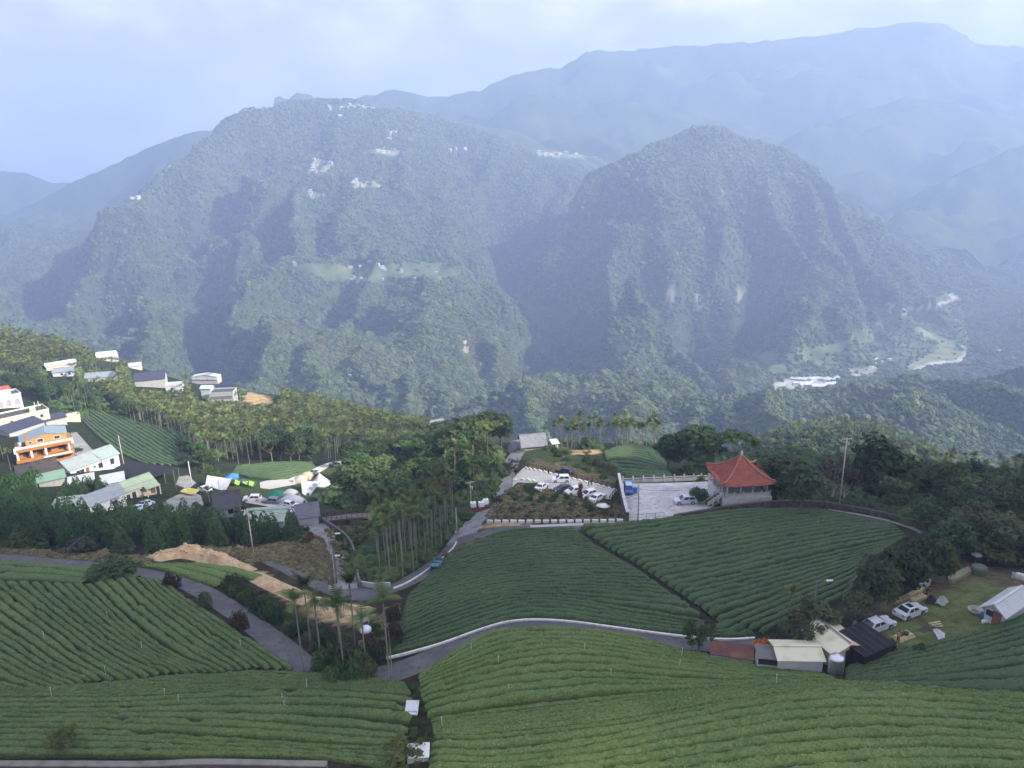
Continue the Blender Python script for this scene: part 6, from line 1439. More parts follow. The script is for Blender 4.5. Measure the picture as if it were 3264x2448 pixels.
# --- farm sheds
o = house('farm_shed', 'white corrugated shed with cream roof at the foot of the mound', (2480,2142), (2620,2144), 3.3, 1.6, 'gable_x', 0.5, ribbed('white_sheet_wall', (0.62, 0.64, 0.63), (0.54, 0.56, 0.55), 0.6, 9), R_CREAM, over=0.25, cat='shed')
o = house('lean_to', 'open lean-to with weathered slat roof left of the white shed', (2414,2134), (2478,2140), 2.0, 1.5, 'mono', 0.25, mat('grey_sheet', (0.40, 0.43, 0.42), 0.7), ribbed('slat_roof', (0.17, 0.16, 0.15), (0.11, 0.10, 0.095), 0.9, 7), over=0.15, cat='shed')
w = o['w']; MB().box((w/2, -0.04, 1.15), (w*0.96, 0.06, 0.75)).build('shade_panel', mat('painted_shed_shade', (0.03, 0.028, 0.026), 0.95), o)  # near-black board across the front, painted as the shade under the roof
o = house('farm_shed', 'shed with cream gable roof and dark ridge beside the black net', (2652,2126), (2748,2098), 4.8, 1.7, 'gable_y', 0.75, CREAM, R_CREAM, over=0.3, cat='shed', doors=((0.4, 1.4, 1.7, DARK_D),))
w = o['w']; MB().box((w/2, 2.4, 2.66), (0.28, 5.2, 0.05)).build('dark_ridge', mat('dark_ridge', (0.16, 0.15, 0.17), 0.7), o); q = MB(); slab(q, [(w/2+0.1, -0.32, 2.56), (w+0.3, -0.32, 1.74), (w+0.3, 0.4, 1.74), (w/2+0.1, 0.4, 2.56)], 0.03); q.build('pink_edge', mat('pink_paint', (0.62, 0.30, 0.28), 0.7), o)
o = house('net_shed', 'black netted shed with ribbed sloping roof beside the silver cars', (2752,2128), (2846,2086), 4.2, 1.3, 'mono', 0.3, NET, NET, over=0.1, cat='shed')
w = o['w']
for k in range(6): MB().box((w*k/5, 2.1, 1.60), (0.07, 4.3, 0.07), 0, math.atan2(0.3, 4.2)).build('roof_rib', mat('net_rib', (0.055, 0.055, 0.06), 0.8), o)
house('rusty_shed', 'low shed with rusty red metal roof at the end of the kerb', (2264,2102), (2400,2122), 2.3, 0.7, 'mono', 0.2, GREYW, R_RUST, over=0.1, cat='shed')
o = house('lawn_shed', 'shed with ribbed white roof and brown door on the farm lawn', (3134,1976), (3190,2002), 6.0, 2.0, 'gable_y', 0.75, mat('grey_sheet', (0.40, 0.43, 0.42), 0.7), R_WHITE, over=0.5, cat='shed', doors=((0.45, 0.95, 1.85, BROWN_D),), wins=((0.08, 0.9, 0.8, 0.8),))
rf = [c for c in o.children if c.name.startswith('roof')][0]; w = o['w']
for sgn in (0, 1):
    for k in range(16):
        y = -0.4+k*0.46; q = MB(); a0 = (-0.5, y, 2.0-0.5*0.75/(w/2)+0.16) if sgn == 0 else (w+0.5, y, 2.0-0.5*0.75/(w/2)+0.16); q.tube(a0, (w/2, y, 2.91), 0.035, 0.035, 4); q.build('roof_rib', R_WHITE, rf)
# ------------------------------------------------------------------ cars
TYRE = mat('tyre', (0.02, 0.02, 0.02), 0.9); RIM = mat('rim', (0.45, 0.45, 0.47), 0.35, metal=0.8); LAMP = mat('headlamp', (0.75, 0.77, 0.8), 0.2); TAIL = mat('tail_lamp', (0.35, 0.02, 0.02), 0.3)
def paint(name, c): return mat('paint_'+name, c, 0.28, spec=0.5)
PAINTS = {'white': paint('white', (0.66, 0.66, 0.66)), 'silver': paint('silver', (0.50, 0.52, 0.55)), 'grey': paint('grey', (0.16, 0.17, 0.19)), 'black': paint('black', (0.02, 0.02, 0.025)), 'blue': paint('blue', (0.045, 0.13, 0.42)), 'paleblue': paint('pale_blue', (0.30, 0.45, 0.72)), 'bronze': paint('bronze', (0.24, 0.22, 0.22)), 'teal': paint('teal', (0.02, 0.14, 0.20)), 'lightblue': paint('light_blue', (0.52, 0.62, 0.74))}
SHAPES = {  # length, width, body profile (x, z) from rear to front, cabin (rear bottom, front bottom, rear top, front top), belt, roof
 'sedan': (4.55, 1.75, [(-2.25, 0.30), (-2.27, 0.72), (-2.15, 0.95), (-1.45, 0.99), (0.75, 0.95), (1.75, 0.84), (2.20, 0.70), (2.27, 0.50), (2.22, 0.28)], (-1.75, 1.05, -1.02, 0.25), 0.95, 1.43),
 'suv': (4.45, 1.85, [(-2.18, 0.35), (-2.22, 0.80), (-2.15, 1.05), (-1.5, 1.08), (0.85, 1.05), (1.85, 0.96), (2.15, 0.80), (2.22, 0.55), (2.18, 0.33)], (-2.10, 1.10, -1.75, 0.35), 1.04, 1.66),
 'hatch': (3.95, 1.70, [(-1.95, 0.30), (-1.98, 0.75), (-1.92, 0.98), (-1.3, 1.0), (0.75, 0.98), (1.55, 0.86), (1.9, 0.70), (1.97, 0.5), (1.92, 0.28)], (-1.88, 1.12, -1.55, 0.20), 0.97, 1.53),
 'van': (4.7, 1.8, [(-2.33, 0.35), (-2.36, 0.85), (-2.33, 1.05), (-1.5, 1.08), (1.5, 1.05), (2.15, 0.95), (2.32, 0.75), (2.36, 0.5), (2.3, 0.33)], (-2.28, 1.9, -2.15, 1.25), 1.04, 1.88),
}
def make_car(name, label, kind, col, p0, p1, near=True, group=None, cat='car', s=1.0):
    """p0, p1: photo points of the rear and front wheel on the side towards the camera"""
    a, b = Vector(at(*p0)), Vector(at(*p1)); d = b-a; d.z = 0; rz = math.atan2(d.y, d.x)
    L, W, prof, cab, belt, top = SHAPES[kind]; m = PAINTS[col]
    mid = (a+b)/2; nrm = Vector((-math.sin(rz), math.cos(rz), 0))
    if nrm.y < 0: nrm = -nrm
    c = mid+nrm*(W/2*0.9) if near else mid
    ha, hb = H(c.x-1.3*math.cos(rz), c.y-1.3*math.sin(rz)), H(c.x+1.3*math.cos(rz), c.y+1.3*math.sin(rz)); cz = (ha+hb)/2+0.06
    hl, hr = H(c.x-0.8*nrm.x, c.y-0.8*nrm.y), H(c.x+0.8*nrm.x, c.y+0.8*nrm.y)
    o = thing(name, label, cat, (c.x, c.y, cz), rz, group); o.scale = (s, s, s)
    o.rotation_euler = (0, -math.atan2(hb-ha, 2.6), rz)
    hw = W/2
    body = MB(); k = len(prof); sec = [(-hw, 0.0), (-hw*0.97, 1)]; n0 = 0
    rows = []
    for y, inset in ((-hw+0.10, 0.05), (-hw, 0.0), (hw, 0.0), (hw-0.10, 0.05)):
        rows.append([(x*(1-inset*0.4), y, z-(inset*0.8 if z > 0.6 else 0)) for x, z in prof])
    for r_ in rows: body.v += r_
    for j in range(3):
        for i in range(k): q = (i+1) % k; body.f.append((j*k+i, (j+1)*k+i, (j+1)*k+q, j*k+q))
    body.f.append(tuple(range(k))); body.f.append(tuple(3*k+k-1-i for i in range(k)))
    bo = body.build('body', m, o, False, 0.04)
    x0, x1, x2, x3 = cab; w1, w2 = hw-0.06, hw-0.24
    V = [(x0, -w1, belt), (x1, -w1, belt), (x1, w1, belt), (x0, w1, belt), (x2, -w2, top), (x3, -w2, top), (x3, w2, top), (x2, w2, top)]
    cb = mesh_obj('cabin', V, [(0, 1, 5, 4), (2, 3, 7, 6), (1, 2, 6, 5), (3, 0, 4, 7), (4, 5, 6, 7)], m, o)
    bv = cb.modifiers.new('bevel', 'BEVEL'); bv.width = 0.05; bv.segments = 2
    def pane(nm, q, u0, u1, v0, v1):
        q = [Vector(V[i]) for i in q]; nn = (q[1]-q[0]).cross(q[3]-q[0]).normalized()*0.015
        f = lambda u, v: (q[0]*(1-u)+q[1]*u)*(1-v)+(q[3]*(1-u)+q[2]*u)*v+nn
        return MB().quad(f(u0, v0), f(u1, v0), f(u1, v1), f(u0, v1)).build(nm, GLASS, cb)
    pane('windscreen', (1, 2, 6, 5), 0.06, 0.94, 0.06, 0.92); pane('rear_window', (3, 0, 4, 7), 0.07, 0.93, 0.18, 0.90)
    for q, sw in (((0, 1, 5, 4), 0), ((2, 3, 7, 6), 1)):
        spl = [(0.10, 0.47), (0.51, 0.86)] if kind != 'van' else [(0.05, 0.32), (0.36, 0.62), (0.66, 0.90)]
        for u0, u1 in spl: pane('side_window', q, *((u0, u1) if not sw else (1-u1, 1-u0)), 0.12, 0.88)
    wr = 0.33 if kind != 'suv' else 0.37; wb = L*0.295
    for x in (-wb, wb):
        for y in (-hw+0.10, hw-0.10):
            wh = MB().tube((x, y-0.11, wr), (x, y+0.11, wr), wr, wr, 16).build('wheel', TYRE, o); yo = -0.12 if y < 0 else 0.12
            MB().tube((x, y+yo*0.6, wr), (x, y+yo*1.06, wr), wr*0.66, wr*0.6, 12).build('rim', RIM, wh)
    for y in (-hw+0.28, hw-0.28):
        MB().box((L/2-0.10, y, 0.70), (0.12, 0.36, 0.14)).build('headlight', LAMP, o); MB().box((-L/2+0.05, y, 0.80), (0.10, 0.32, 0.16)).build('tail_light', TAIL, o)
    MB().box((L/2-0.01, 0, 0.45), (0.06, W*0.6, 0.16)).build('grille', GLASS, o)
    for y in (-hw-0.06, hw+0.06): MB().box((x1-0.25, y, belt+0.06), (0.14, 0.14, 0.12)).build('mirror', m, o)
    return o
o = make_car('sedan', 'silver sedan with open sunroof on the farm lawn', 'sedan', 'silver', (2895,1977), (2941,1959)); MB().box((-0.35, 0, 1.435), (0.75, 0.8, 0.03)).build('sunroof', GLASS, o)
make_car('sedan', 'silver sedan parked next to the black netted shed', 'sedan', 'silver', (2785,2023), (2839,2004))
make_car('suv', 'white suv driving across the pale parking lot', 'suv', 'white', (1807,1539), (1771,1540))
make_car('sedan', 'white sedan parked at the left end of the parking lot', 'sedan', 'white', (1728,1568), (1747,1553))
make_car('sedan', 'black sedan half hidden by bushes at the parking lot', 'sedan', 'black', (1812,1566), (1787,1572))
make_car('hatchback', 'white hatchback behind the reddish sapling', 'hatch', 'white', (1846,1574), (1824,1579))
make_car('hatchback', 'white hatchback right of the reddish sapling', 'hatch', 'white', (1892,1584), (1872,1590))
make_car('sedan', 'white sedan at the right end of the parking lot', 'sedan', 'white', (1907,1601), (1922,1592))
make_car('suv', 'black suv on the grass behind the parking lot fence', 'suv', 'black', (1808,1516), (1782,1511))
make_car('suv', 'silver suv beside the round shrub in the courtyard', 'suv', 'silver', (2207,1609), (2166,1611))
o = make_car('van', 'blue van with its door open in the courtyard', 'van', 'blue', (2014,1556), (2018,1582)); MB().box((1.15, 1.35, 0.95), (1.0, 0.9, 1.1), -0.2).build('open_door', PAINTS['blue'], o); MB().box((0.2, 0, 1.90), (2.6, 1.3, 0.05)).build('roof_panel', PAINTS['paleblue'], o)
make_car('suv', 'white suv first in the row at the camp', 'suv', 'white', (815,1599), (788,1599))
make_car('suv', 'dark grey suv in front of the green canopy', 'suv', 'grey', (876,1608), (844,1606))
make_car('hatchback', 'white hatchback in front of the white cabin tent', 'hatch', 'white', (908,1616), (934,1620))
make_car('sedan', 'blue sedan at the end of the camp row beside the gatehouse', 'sedan', 'blue', (978,1627), (956,1625))
make_car('suv', 'bronze grey suv alone at the top of the camp path', 'suv', 'bronze', (1080,1489), (1056,1487))
make_car('hatchback', 'white car tucked between the beige tents', 'hatch', 'white', (1014,1512), (996,1516))
make_car('sedan', 'white sedan beside the white tarpaulin', 'sedan', 'white', (630,1564), (661,1571))
make_car('sedan', 'dark sedan with silver bonnet on the village parking', 'sedan', 'black', (500,1634), (524,1624))
make_car('suv', 'pale blue suv behind the dark sedan on the village parking', 'suv', 'lightblue', (466,1621), (489,1611))
make_car('hatchback', 'pale blue hatchback half hidden by conifers on the village parking', 'hatch', 'lightblue', (440,1634), (458,1627))
make_car('sedan', 'dark car beside the orange house', 'sedan', 'black', (242,1444), (264,1438))
# little farm truck
a, b = Vector(at(1404, 1800)), Vector(at(1382, 1832)); rz = math.atan2(b.y-a.y, b.x-a.x); o = thing('farm_truck', 'small teal farm truck standing on the road beside the tea field', 'truck', ((a+b)/2)+Vector((0, 0, 0.05)), rz)
MB().box((1.25, 0, 1.05), (1.1, 1.4, 1.25)).build('cab', PAINTS['teal'], o, False, 0.08); MB().box((1.84, 0, 1.32), (0.03, 1.15, 0.5)).build('windscreen', GLASS, o); MB().box((-0.4, 0, 0.62), (3.4, 1.3, 0.18)).build('chassis', POST, o)
for c, d_ in (((-0.6, -0.68, 0.95), (2.2, 0.05, 0.5)), ((-0.6, 0.68, 0.95), (2.2, 0.05, 0.5)), ((-1.7, 0, 0.95), (0.05, 1.36, 0.5)), ((0.5, 0, 1.2), (0.06, 1.3, 1.0))): MB().box(c, d_).build('bed_board', PAINTS['teal'], o)
for x in (-1.2, 1.1):
    for y in (-0.6, 0.6): wh = MB().tube((x, y-0.1, 0.33), (x, y+0.1, 0.33), 0.33, 0.33, 12).build('wheel', TYRE, o); MB().tube((x, y-0.13, 0.33), (x, y+0.13, 0.33), 0.2, 0.2, 10).build('rim', RIM, wh)
# ------------------------------------------------------------------ poles, lamps and wires
PCONC = mat('pole_concrete', (0.42, 0.40, 0.36), 0.9, noise=(2, (0.32, 0.30, 0.27), 0.45, 0.65)); PDARK = mat('pole_dark', (0.16, 0.155, 0.15), 0.8); INS = mat('insulator', (0.6, 0.6, 0.58), 0.4)
TOPS = {}
def pole(key, label, base, top, m=PCONC, r=0.14, arms=0, lamp=None, drum=False, name='utility_pole', armrz=0.4):
    b = Vector(at(*base)); h = top_height(b, *top); o = thing(name, label, 'pole' if name == 'utility_pole' else 'street lamp', b)
    MB().tube((0, 0, -0.5), (0, 0, h), r, r*0.68, 10).build('pole', m, o, True); TOPS[key] = b+Vector((0, 0, h))
    for k in range(arms):
        z = h-0.3-0.7*k; cr = MB().box((0, 0, z), (2.0, 0.11, 0.11), armrz).build('cross_arm', m, o)
        for u in (-0.85, -0.4, 0.4, 0.85): MB().lathe([(0.03, 0), (0.06, 0.06), (0.04, 0.14), (0.0, 0.2)], 8, (u*math.cos(armrz), u*math.sin(armrz), z+0.06)).build('insulator', INS, cr)
    if drum: MB().tube((0.32, 0, h-2.1), (0.32, 0, h-1.2), 0.24, 0.24, 10).build('transformer', GREYW, o, True)
    if lamp:
        ar = MB().tube((0, 0, h-0.15), (lamp*1.3, 0, h-0.05), 0.04).build('lamp_arm', m, o); MB().box((lamp*1.55, 0, h-0.06), (0.8, 0.25, 0.12)).build('lamp_head', WHITEP, ar)
    return o
pole('a', 'utility pole with two cross arms above the conifers', (228,1680), (207,1592), arms=2)
pole('b', 'utility pole rising from the conifers beside the earth mound', (808,1764), (797,1620), arms=1, drum=True)
pole('c', 'utility pole at the road beside the palm grove', (1457,1704), (1449,1618))
pole('d', 'utility pole beside the white tanks on the hill road', (1502,1618), (1494,1534), arms=1, drum=True)
pole('e', 'dark steel pole at the courtyard gate', (2033,1676), (2026,1545), PDARK, 0.11)
pole('f', 'tall utility pole with cross arms right of the pavilion', (2674,1622), (2682,1395), arms=1, armrz=0.1)
pole('g', 'street lamp above the farm sheds', (2590,1985), (2583,1850), PDARK, 0.10, lamp=1, name='street_lamp')
pole('h', 'street lamp on the inner side of the access road', (1062,1856), (1050,1700), PDARK, 0.08, lamp=1, name='street_lamp')
pole('i', 'wooden pole in the dark tea field', (400,1508), (390,1388))
pole('j', 'white pole beside the black shade net', (612,1545), (603,1470), WHITEP, 0.14)
pole('k', 'thin pole beside the dark tiled cottage', (690,1640), (683,1545), PDARK, 0.07)
pole('l', 'thin lamp post in the garden behind the tiled cottage', (702,1580), (697,1530), PDARK, 0.07)
pole('m', 'utility pole at the corner of the black shade net', (562,1560), (553,1498), PDARK, 0.10)
pole('n', 'low lamp post beside the reddish shrubs', (1070,1870), (1064,1770), PCONC, 0.07, lamp=0.5, name='street_lamp')
WIRE = mat('wire', (0.05, 0.05, 0.05), 0.7)
def wire(label, p, q, sag):
    p, q = Vector(p), Vector(q); pts = [p.lerp(q, t)-Vector((0, 0, sag*4*t*(1-t))) for t in np.linspace(0, 1, 13)]; b = MB().path([x-p for x in pts], 0.025, 4)
    o = b.build('cable', WIRE); o.location = p; tag(o, label, 'cable')
wire('cable from the courtyard pole to the tall pole right of the pavilion', TOPS['e']-Vector((0, 0, 1)), TOPS['f']-Vector((0, 0, 6)), 1.6)
wire('cable between the poles on both sides of the cream house', TOPS['a'], TOPS['m'], 1.2)
wire('cable along the hill road between its two poles', TOPS['c'], TOPS['d'], 0.9)
wire('cable from the conifer pole to the palm grove pole', TOPS['b'], TOPS['c'], 2.0)
wire('cable from the palm grove pole to the courtyard pole', TOPS['c']-Vector((0, 0, .5)), TOPS['e']-Vector((0, 0, 2)), 1.8)
# ------------------------------------------------------------------ sprinkler posts in the tea
SP = None
for x, y, g in [(1588,2124,'F'),(1862,2088,'F'),(1948,2170,'F'),(1620,2218,'F'),(2164,2140,'F'),(2172,2098,'F'),(1410,2324,'F'),(2475,2190,'F'),(1502,2085,'F'),(144,2046,'L'),(454,2078,'L'),(338,2160,'L'),(166,2228,'L'),(527,2231,'L'),(570,2252,'L'),(900,2249,'L'),(911,2272,'L'),(979,2202,'L'),(346,1981,'L'),(770,2072,'L'),(320,1820,'L')]:
    o = MB().tube((0, 0, 0), (0, 0, 1.4), 0.028, 0.025, 7).box((0, 0, 1.5), (0.14, 0.05, 0.06)).build('sprinkler_post', WHITEP); o.location = at(x, y); o.rotation_euler = (0.06*math.sin(x), 0.06*math.cos(y), x)
    tag(o, 'white sprinkler post standing in the tea on the foreground mound' if g == 'F' else 'white sprinkler post standing in the left foreground tea', 'sprinkler', 'sprinkler posts on the mound' if g == 'F' else 'sprinkler posts in the left field')
# ------------------------------------------------------------------ camp: tents, canopies, tarpaulins
def cloth(n, c, c2=None): return mat('cloth_'+n, c, 0.8, noise=(0.8, c2 or tuple(x*0.85 for x in c), 0.45, 0.65), trans=0.25)
CL = {'white': cloth('white', (0.56, 0.56, 0.58)), 'blue': cloth('blue', (0.07, 0.25, 0.55)), 'green': cloth('green', (0.03, 0.20, 0.13)), 'lime': cloth('lime', (0.42, 0.62, 0.10)), 'beige': cloth('beige', (0.50, 0.46, 0.40)), 'orange': cloth('orange', (0.55, 0.42, 0.28)), 'teal': cloth('teal', (0.06, 0.11, 0.12)), 'yellow': cloth('yellow', (0.62, 0.56, 0.16))}
def canopy(label, p, sz, h, m, rz=0.3):
    b = Vector(at(*p)); o = thing('canopy_tent', label, 'canopy', b, rz); s = sz/2
    v = MB(); R4 = [(-s, -s), (s, -s), (s, s), (-s, s)]
    for i in range(4):
        a, c = R4[i], R4[(i+1) % 4]; v.quad((a[0], a[1], h), (c[0], c[1], h), (c[0]*.45, c[1]*.45, h+0.55), (a[0]*.45, a[1]*.45, h+0.55)); v.quad((a[0]*.45, a[1]*.45, h+0.55), (c[0]*.45, c[1]*.45, h+0.55), (0, 0, h+1.15)); v.quad((a[0], a[1], h-0.28), (c[0], c[1], h-0.28), (c[0], c[1], h), (a[0], a[1], h))
    v.build('roof', m, o)
    for a in R4: MB().tube((a[0]*.98, a[1]*.98, H(b.x, b.y)-b.z-0.2), (a[0]*.98, a[1]*.98, h), 0.04).build('leg', POST, o)
def tarp(label, P4, hs, m, sag=0.4, n=8, name='tarpaulin', poles=True):
    C = [Vector(at(*p)) for p in P4]; T = [c+Vector((0, 0, h)) for c, h in zip(C, hs)]; o = thing(name, label, 'tarpaulin', C[0]); V = []; F = []
    for i in range(n+1):
        for j in range(n+1):
            u, v = i/n, j/n; p = (T[0]*(1-u)+T[1]*u)*(1-v)+(T[3]*(1-u)+T[2]*u)*v; p = p-C[0]-Vector((0, 0, sag*4*u*(1-u)+sag*2*v*(1-v)))+Vector((0, 0, 0.10*math.sin(7*u+5*v)))
            V.append(tuple(p))
    for i in range(n):
        for j in range(n): a = i*(n+1)+j; F.append((a, a+1, a+n+2, a+n+1))
    mesh_obj('sheet', V, F, m, o, True)
    if poles:
        for c, t in zip(C, T):
            if (t-c).z > 0.8: MB().tube(tuple(c-C[0]-Vector((0, 0, .2))), tuple(t-C[0]), 0.04).build('pole', POST, o)
    return o
def ridge_tent(label, p, L, W, h, m, rz, m2=None):
    b = Vector(at(*p)); o = thing('tent', label, 'tent', b, rz); V = []; n = 8
    for k in range(7):
        f = k/6; x = (f-0.5)*L; hh = h*(1-0.45*abs(2*f-1)**2.2); ww = W*(1-0.25*abs(2*f-1)**2)
        for j in range(n+1):
            a = PI*j/n; V.append((x, ww/2*math.cos(a), hh*math.sin(a)**0.7-0.15*(j in (0, n))))
    F = grid_faces(n+1, 7).tolist()+[list(range(n+1)), list(range(6*(n+1)+n, 6*(n+1)-1, -1))]
    mesh_obj('flysheet', V, F, m, o, True)
    q = MB(); q.prism([(-W*0.14, 0.05), (W*0.14, 0.05), (W*0.10, h*0.5), (-W*0.10, h*0.5)], L/2+0.01, L/2+0.04); d = q.build('door_flap', m2 or CL['teal'], o); d.rotation_euler = (0, 0, -PI/2)
def bell_tent(label, p, r_, h, m):
    b = Vector(at(*p)); o = thing('bell_tent', label, 'tent', b); MB().lathe([(r_, -0.2), (r_, 0.8), (r_*0.95, 1.0), (r_*0.45, h*0.62), (0.06, h), (0.0, h+0.02)], 14).build('canvas', m, o)
    MB().box((-r_*0.72, -r_*0.7, 0.6), (0.9, 0.08, 1.3), 0.75).build('door_flap', CL['beige'], o)
canopy('blue pop-up canopy behind the white tarpaulin', (742,1540), 3.4, 2.0, CL['blue']); canopy('green pop-up canopy behind the dark grey suv', (880,1598), 3.6, 2.0, CL['green'], 0.2)
tarp('large white tarpaulin stretched behind the white sedan', [(656,1556),(722,1566),(742,1542),(664,1540)], (1.0, 0.4, 2.0, 2.6), CL['white'])
tarp('white tarpaulin wing hung between the big tents', [(964,1578),(990,1582),(1024,1552),(962,1556)], (0.4, 0.3, 2.2, 2.4), CL['white'])
bell_tent('tall white bell tent at the back of the camp', (1022,1548), 2.9, 4.0, CL['white'])
ridge_tent('beige and grey dome tent behind the white wing', (960,1538), 4.2, 3.4, 2.2, CL['beige'], 0.2); ridge_tent('pale orange tent at the back of the beige one', (978,1526), 4.0, 3.0, 2.2, CL['orange'], 0.5)
ridge_tent('small white tent right of the green canopy', (928,1582), 4.0, 3.2, 2.0, CL['white'], -0.3); ridge_tent('long white cabin tent behind the parked cars', (935,1606), 6.4, 3.4, 2.3, CL['white'], -0.25)
ridge_tent('dark teal tent left of the blue canopy', (690,1544), 3.2, 2.6, 1.7, CL['teal'], 0.1); ridge_tent('grey green tent right of the blue canopy', (772,1544), 3.6, 2.6, 1.6, CL['teal'], 0.4)
for p, lb in (((758,1548), 'lime green sheet on the blue canopy side of the tents'), ((784,1546), 'lime green sheet on the grey green tent'), ((803,1552), 'lime green sheet lying right of the tents')):
    tarp(lb, [(p[0]-9, p[1]+3), (p[0]+6, p[1]+5), (p[0]+9, p[1]-4), (p[0]-7, p[1]-5)], (0.9, 0.6, 1.3, 1.5), CL['lime'], 0.1, 4)
tarp('yellow tarpaulin spread above the village parking', [(574,1576),(624,1584),(640,1568),(590,1564)], (0.7, 0.7, 0.9, 0.9), CL['yellow'], 0.1)
tarp('dark sheet shelter beside the bronze grey suv', [(1086,1520),(1112,1522),(1120,1498),(1098,1496)], (1.4, 1.4, 2.0, 2.0), CL['teal'], 0.2)
# ------------------------------------------------------------------ things along the hill road
b0 = Vector(at(1532, 1626)); o = thing('planter_deck', 'dark red boat shaped deck beside the hill road', 'deck', b0, 0.25)
MB().prism([(-3.0, 0.2), (-3.3, 0.8), (3.4, 0.8), (2.6, 0.0)], -1.1, 1.1).build('hull', mat('deck_red', (0.16, 0.045, 0.035), 0.85), o)
for k in range(9): MB().box((-2.9+0.75*k, 0, 0.85), (0.6, 2.1, 0.08)).build('plank', WOODP, o)
for k, (dx, dy, lb) in enumerate([(-1.5, -0.2, 'left white water tank on the red deck'), (0.2, -0.1, 'middle white water tank on the red deck'), (1.1, 1.0, 'rear white water tank beside the red deck')]):
    t = thing('cube_tank', lb, 'tank', b0+Vector((dx, dy, 0.9)), 0.25, 'white cube tanks'); MB().box((0, 0, 0.55), (1.1, 1.0, 1.05)).build('body', mat('tank_plastic', (0.74, 0.76, 0.74), 0.5), t, False, 0.08); MB().tube((0, 0, 1.07), (0, 0, 1.16), 0.16).build('cap', POST, t)
    for z in (0.12, 0.4, 0.7, 1.0): MB().box((0, 0, z), (1.15, 1.05, 0.03)).build('cage_bar', STEEL, t)
o = MB().lathe([(0, 0.35), (0.5, 0.3), (1.0, 0.16), (1.45, 0.0), (1.45, 0.06), (0.6, 0.40), (0.0, 0.48)], 18).build('satellite_dish', WHITEP, None, True); o.location = Vector(at(1923, 1622))+Vector((0, 0, 0.7)); o.rotation_euler = (-0.12, 0.05, 0); tag(o, 'round white dish lying in the scrub near the wall', 'dish')
b0 = at(1166, 2040)
for k, (p, lb) in enumerate((((1158,2000), 'farther of two silver topped water tanks below the bare earth'), ((1168,2036), 'nearer of two silver topped water tanks below the bare earth'))):
    t = thing('water_tank', lb, 'water tank', at(*p), 0, 'silver topped tanks'); MB().tube((0, 0, -0.3), (0, 0, 1.5), 0.72, 0.72, 16).build('body', mat('tank_maroon', (0.14, 0.035, 0.035), 0.5), t, True); MB().lathe([(0.78, 1.3), (0.78, 1.5), (0.55, 1.78), (0.2, 1.92), (0.0, 1.95)], 16).build('lid', mat('tank_lid', (0.72, 0.74, 0.80), 0.35, metal=0.3), t, True)
# white boxes in the gully
o = thing('tank_box', 'white box with flat lid at the bottom of the gully', 'box', at(1333, 2425), 0.05); MB().box((0, 0.4, 0.35), (2.1, 1.4, 0.9)).build('box', GREYW, o); q = MB(); slab(q, [(-1.15, -0.45, 0.72), (1.15, -0.45, 0.72), (1.15, 1.25, 0.98), (-1.15, 1.25, 0.98)], 0.06); q.build('lid', mat('weathered_white', (0.60, 0.62, 0.62), 0.7, noise=(1.4, (0.44, 0.45, 0.44), 0.5, 0.7)), o)
o = thing('tank_box', 'white panel box higher up the gully', 'box', at(1313, 2282), -0.05); MB().box((0, 0.3, 0.3), (1.2, 0.9, 0.8)).build('box', GREYW, o); q = MB(); slab(q, [(-0.72, -0.35, 0.45), (0.70, -0.35, 0.45), (0.74, 0.95, 1.25), (-0.68, 0.95, 1.25)], 0.05); q.build('lid', mat('weathered_white', (0.60, 0.62, 0.62), 0.7), o)
# heap of earth with stones
EARTH = mat('bare_earth', (0.42, 0.29, 0.155), 0.95, noise=(0.8, (0.52, 0.38, 0.22), 0.42, 0.62), noise2=(2.5, (0.30, 0.20, 0.10), 0.55, 0.7), bump=(2.5, 0.7, 0.2))
def heap(label, ridge_px, wid, hgt, seed):
    L = ground_line(ridge_px, 0.5); N = perp(L); n = len(L); m = 15; us = np.linspace(-1, 1, m)
    XY = L[:, None]+N[:, None]*(us[None, :, None]*wid); s = np.sin(np.linspace(0, PI, n))**0.5
    hh = hgt*s[:, None]*(np.cos(us*PI/2)**1.1)[None]*(1+0.7*fbm(XY[..., 0]/1.6, XY[..., 1]/1.6, 4, seed))-0.12
    V = np.concatenate([XY, (hn(XY[..., 0], XY[..., 1])+hh)[..., None]], -1)
    o = fast_mesh('earth_heap', V.reshape(-1, 3), grid_faces(m, n), EARTH); tag(o, label, 'earth heap'); return V
V = heap('bare orange earth heap beside the conifers', [(478,1786),(540,1772),(610,1768),(700,1790),(790,1826)], 2.6, 2.0, 3)
heap('lower ridge of bare orange earth above the water tanks', [(790,1826),(880,1870),(980,1915),(1080,1938),(1180,1952)], 2.2, 0.9, 8)
rk = random.Random(4); ROCK = mat('rock', (0.50, 0.36, 0.21), 0.9, noise=(2, (0.38, 0.27, 0.15), 0.45, 0.65))
for k in range(46):
    i, j = rk.randrange(3, V.shape[0]-3), rk.randrange(3, 12); p = V[i, j]; bm = bmesh.new(); bmesh.ops.create_icosphere(bm, subdivisions=1, radius=rk.uniform(0.12, 0.45))
    for v in bm.verts: v.co *= rk.uniform(0.75, 1.2)
    me = bpy.data.meshes.new('boulder'); bm.to_mesh(me); bm.free(); me.materials.append(ROCK); o = link('boulder', me); o.location = p; tag(o, 'loose tan boulder lying on the bare earth heap', 'boulder', 'boulders on the earth heap')
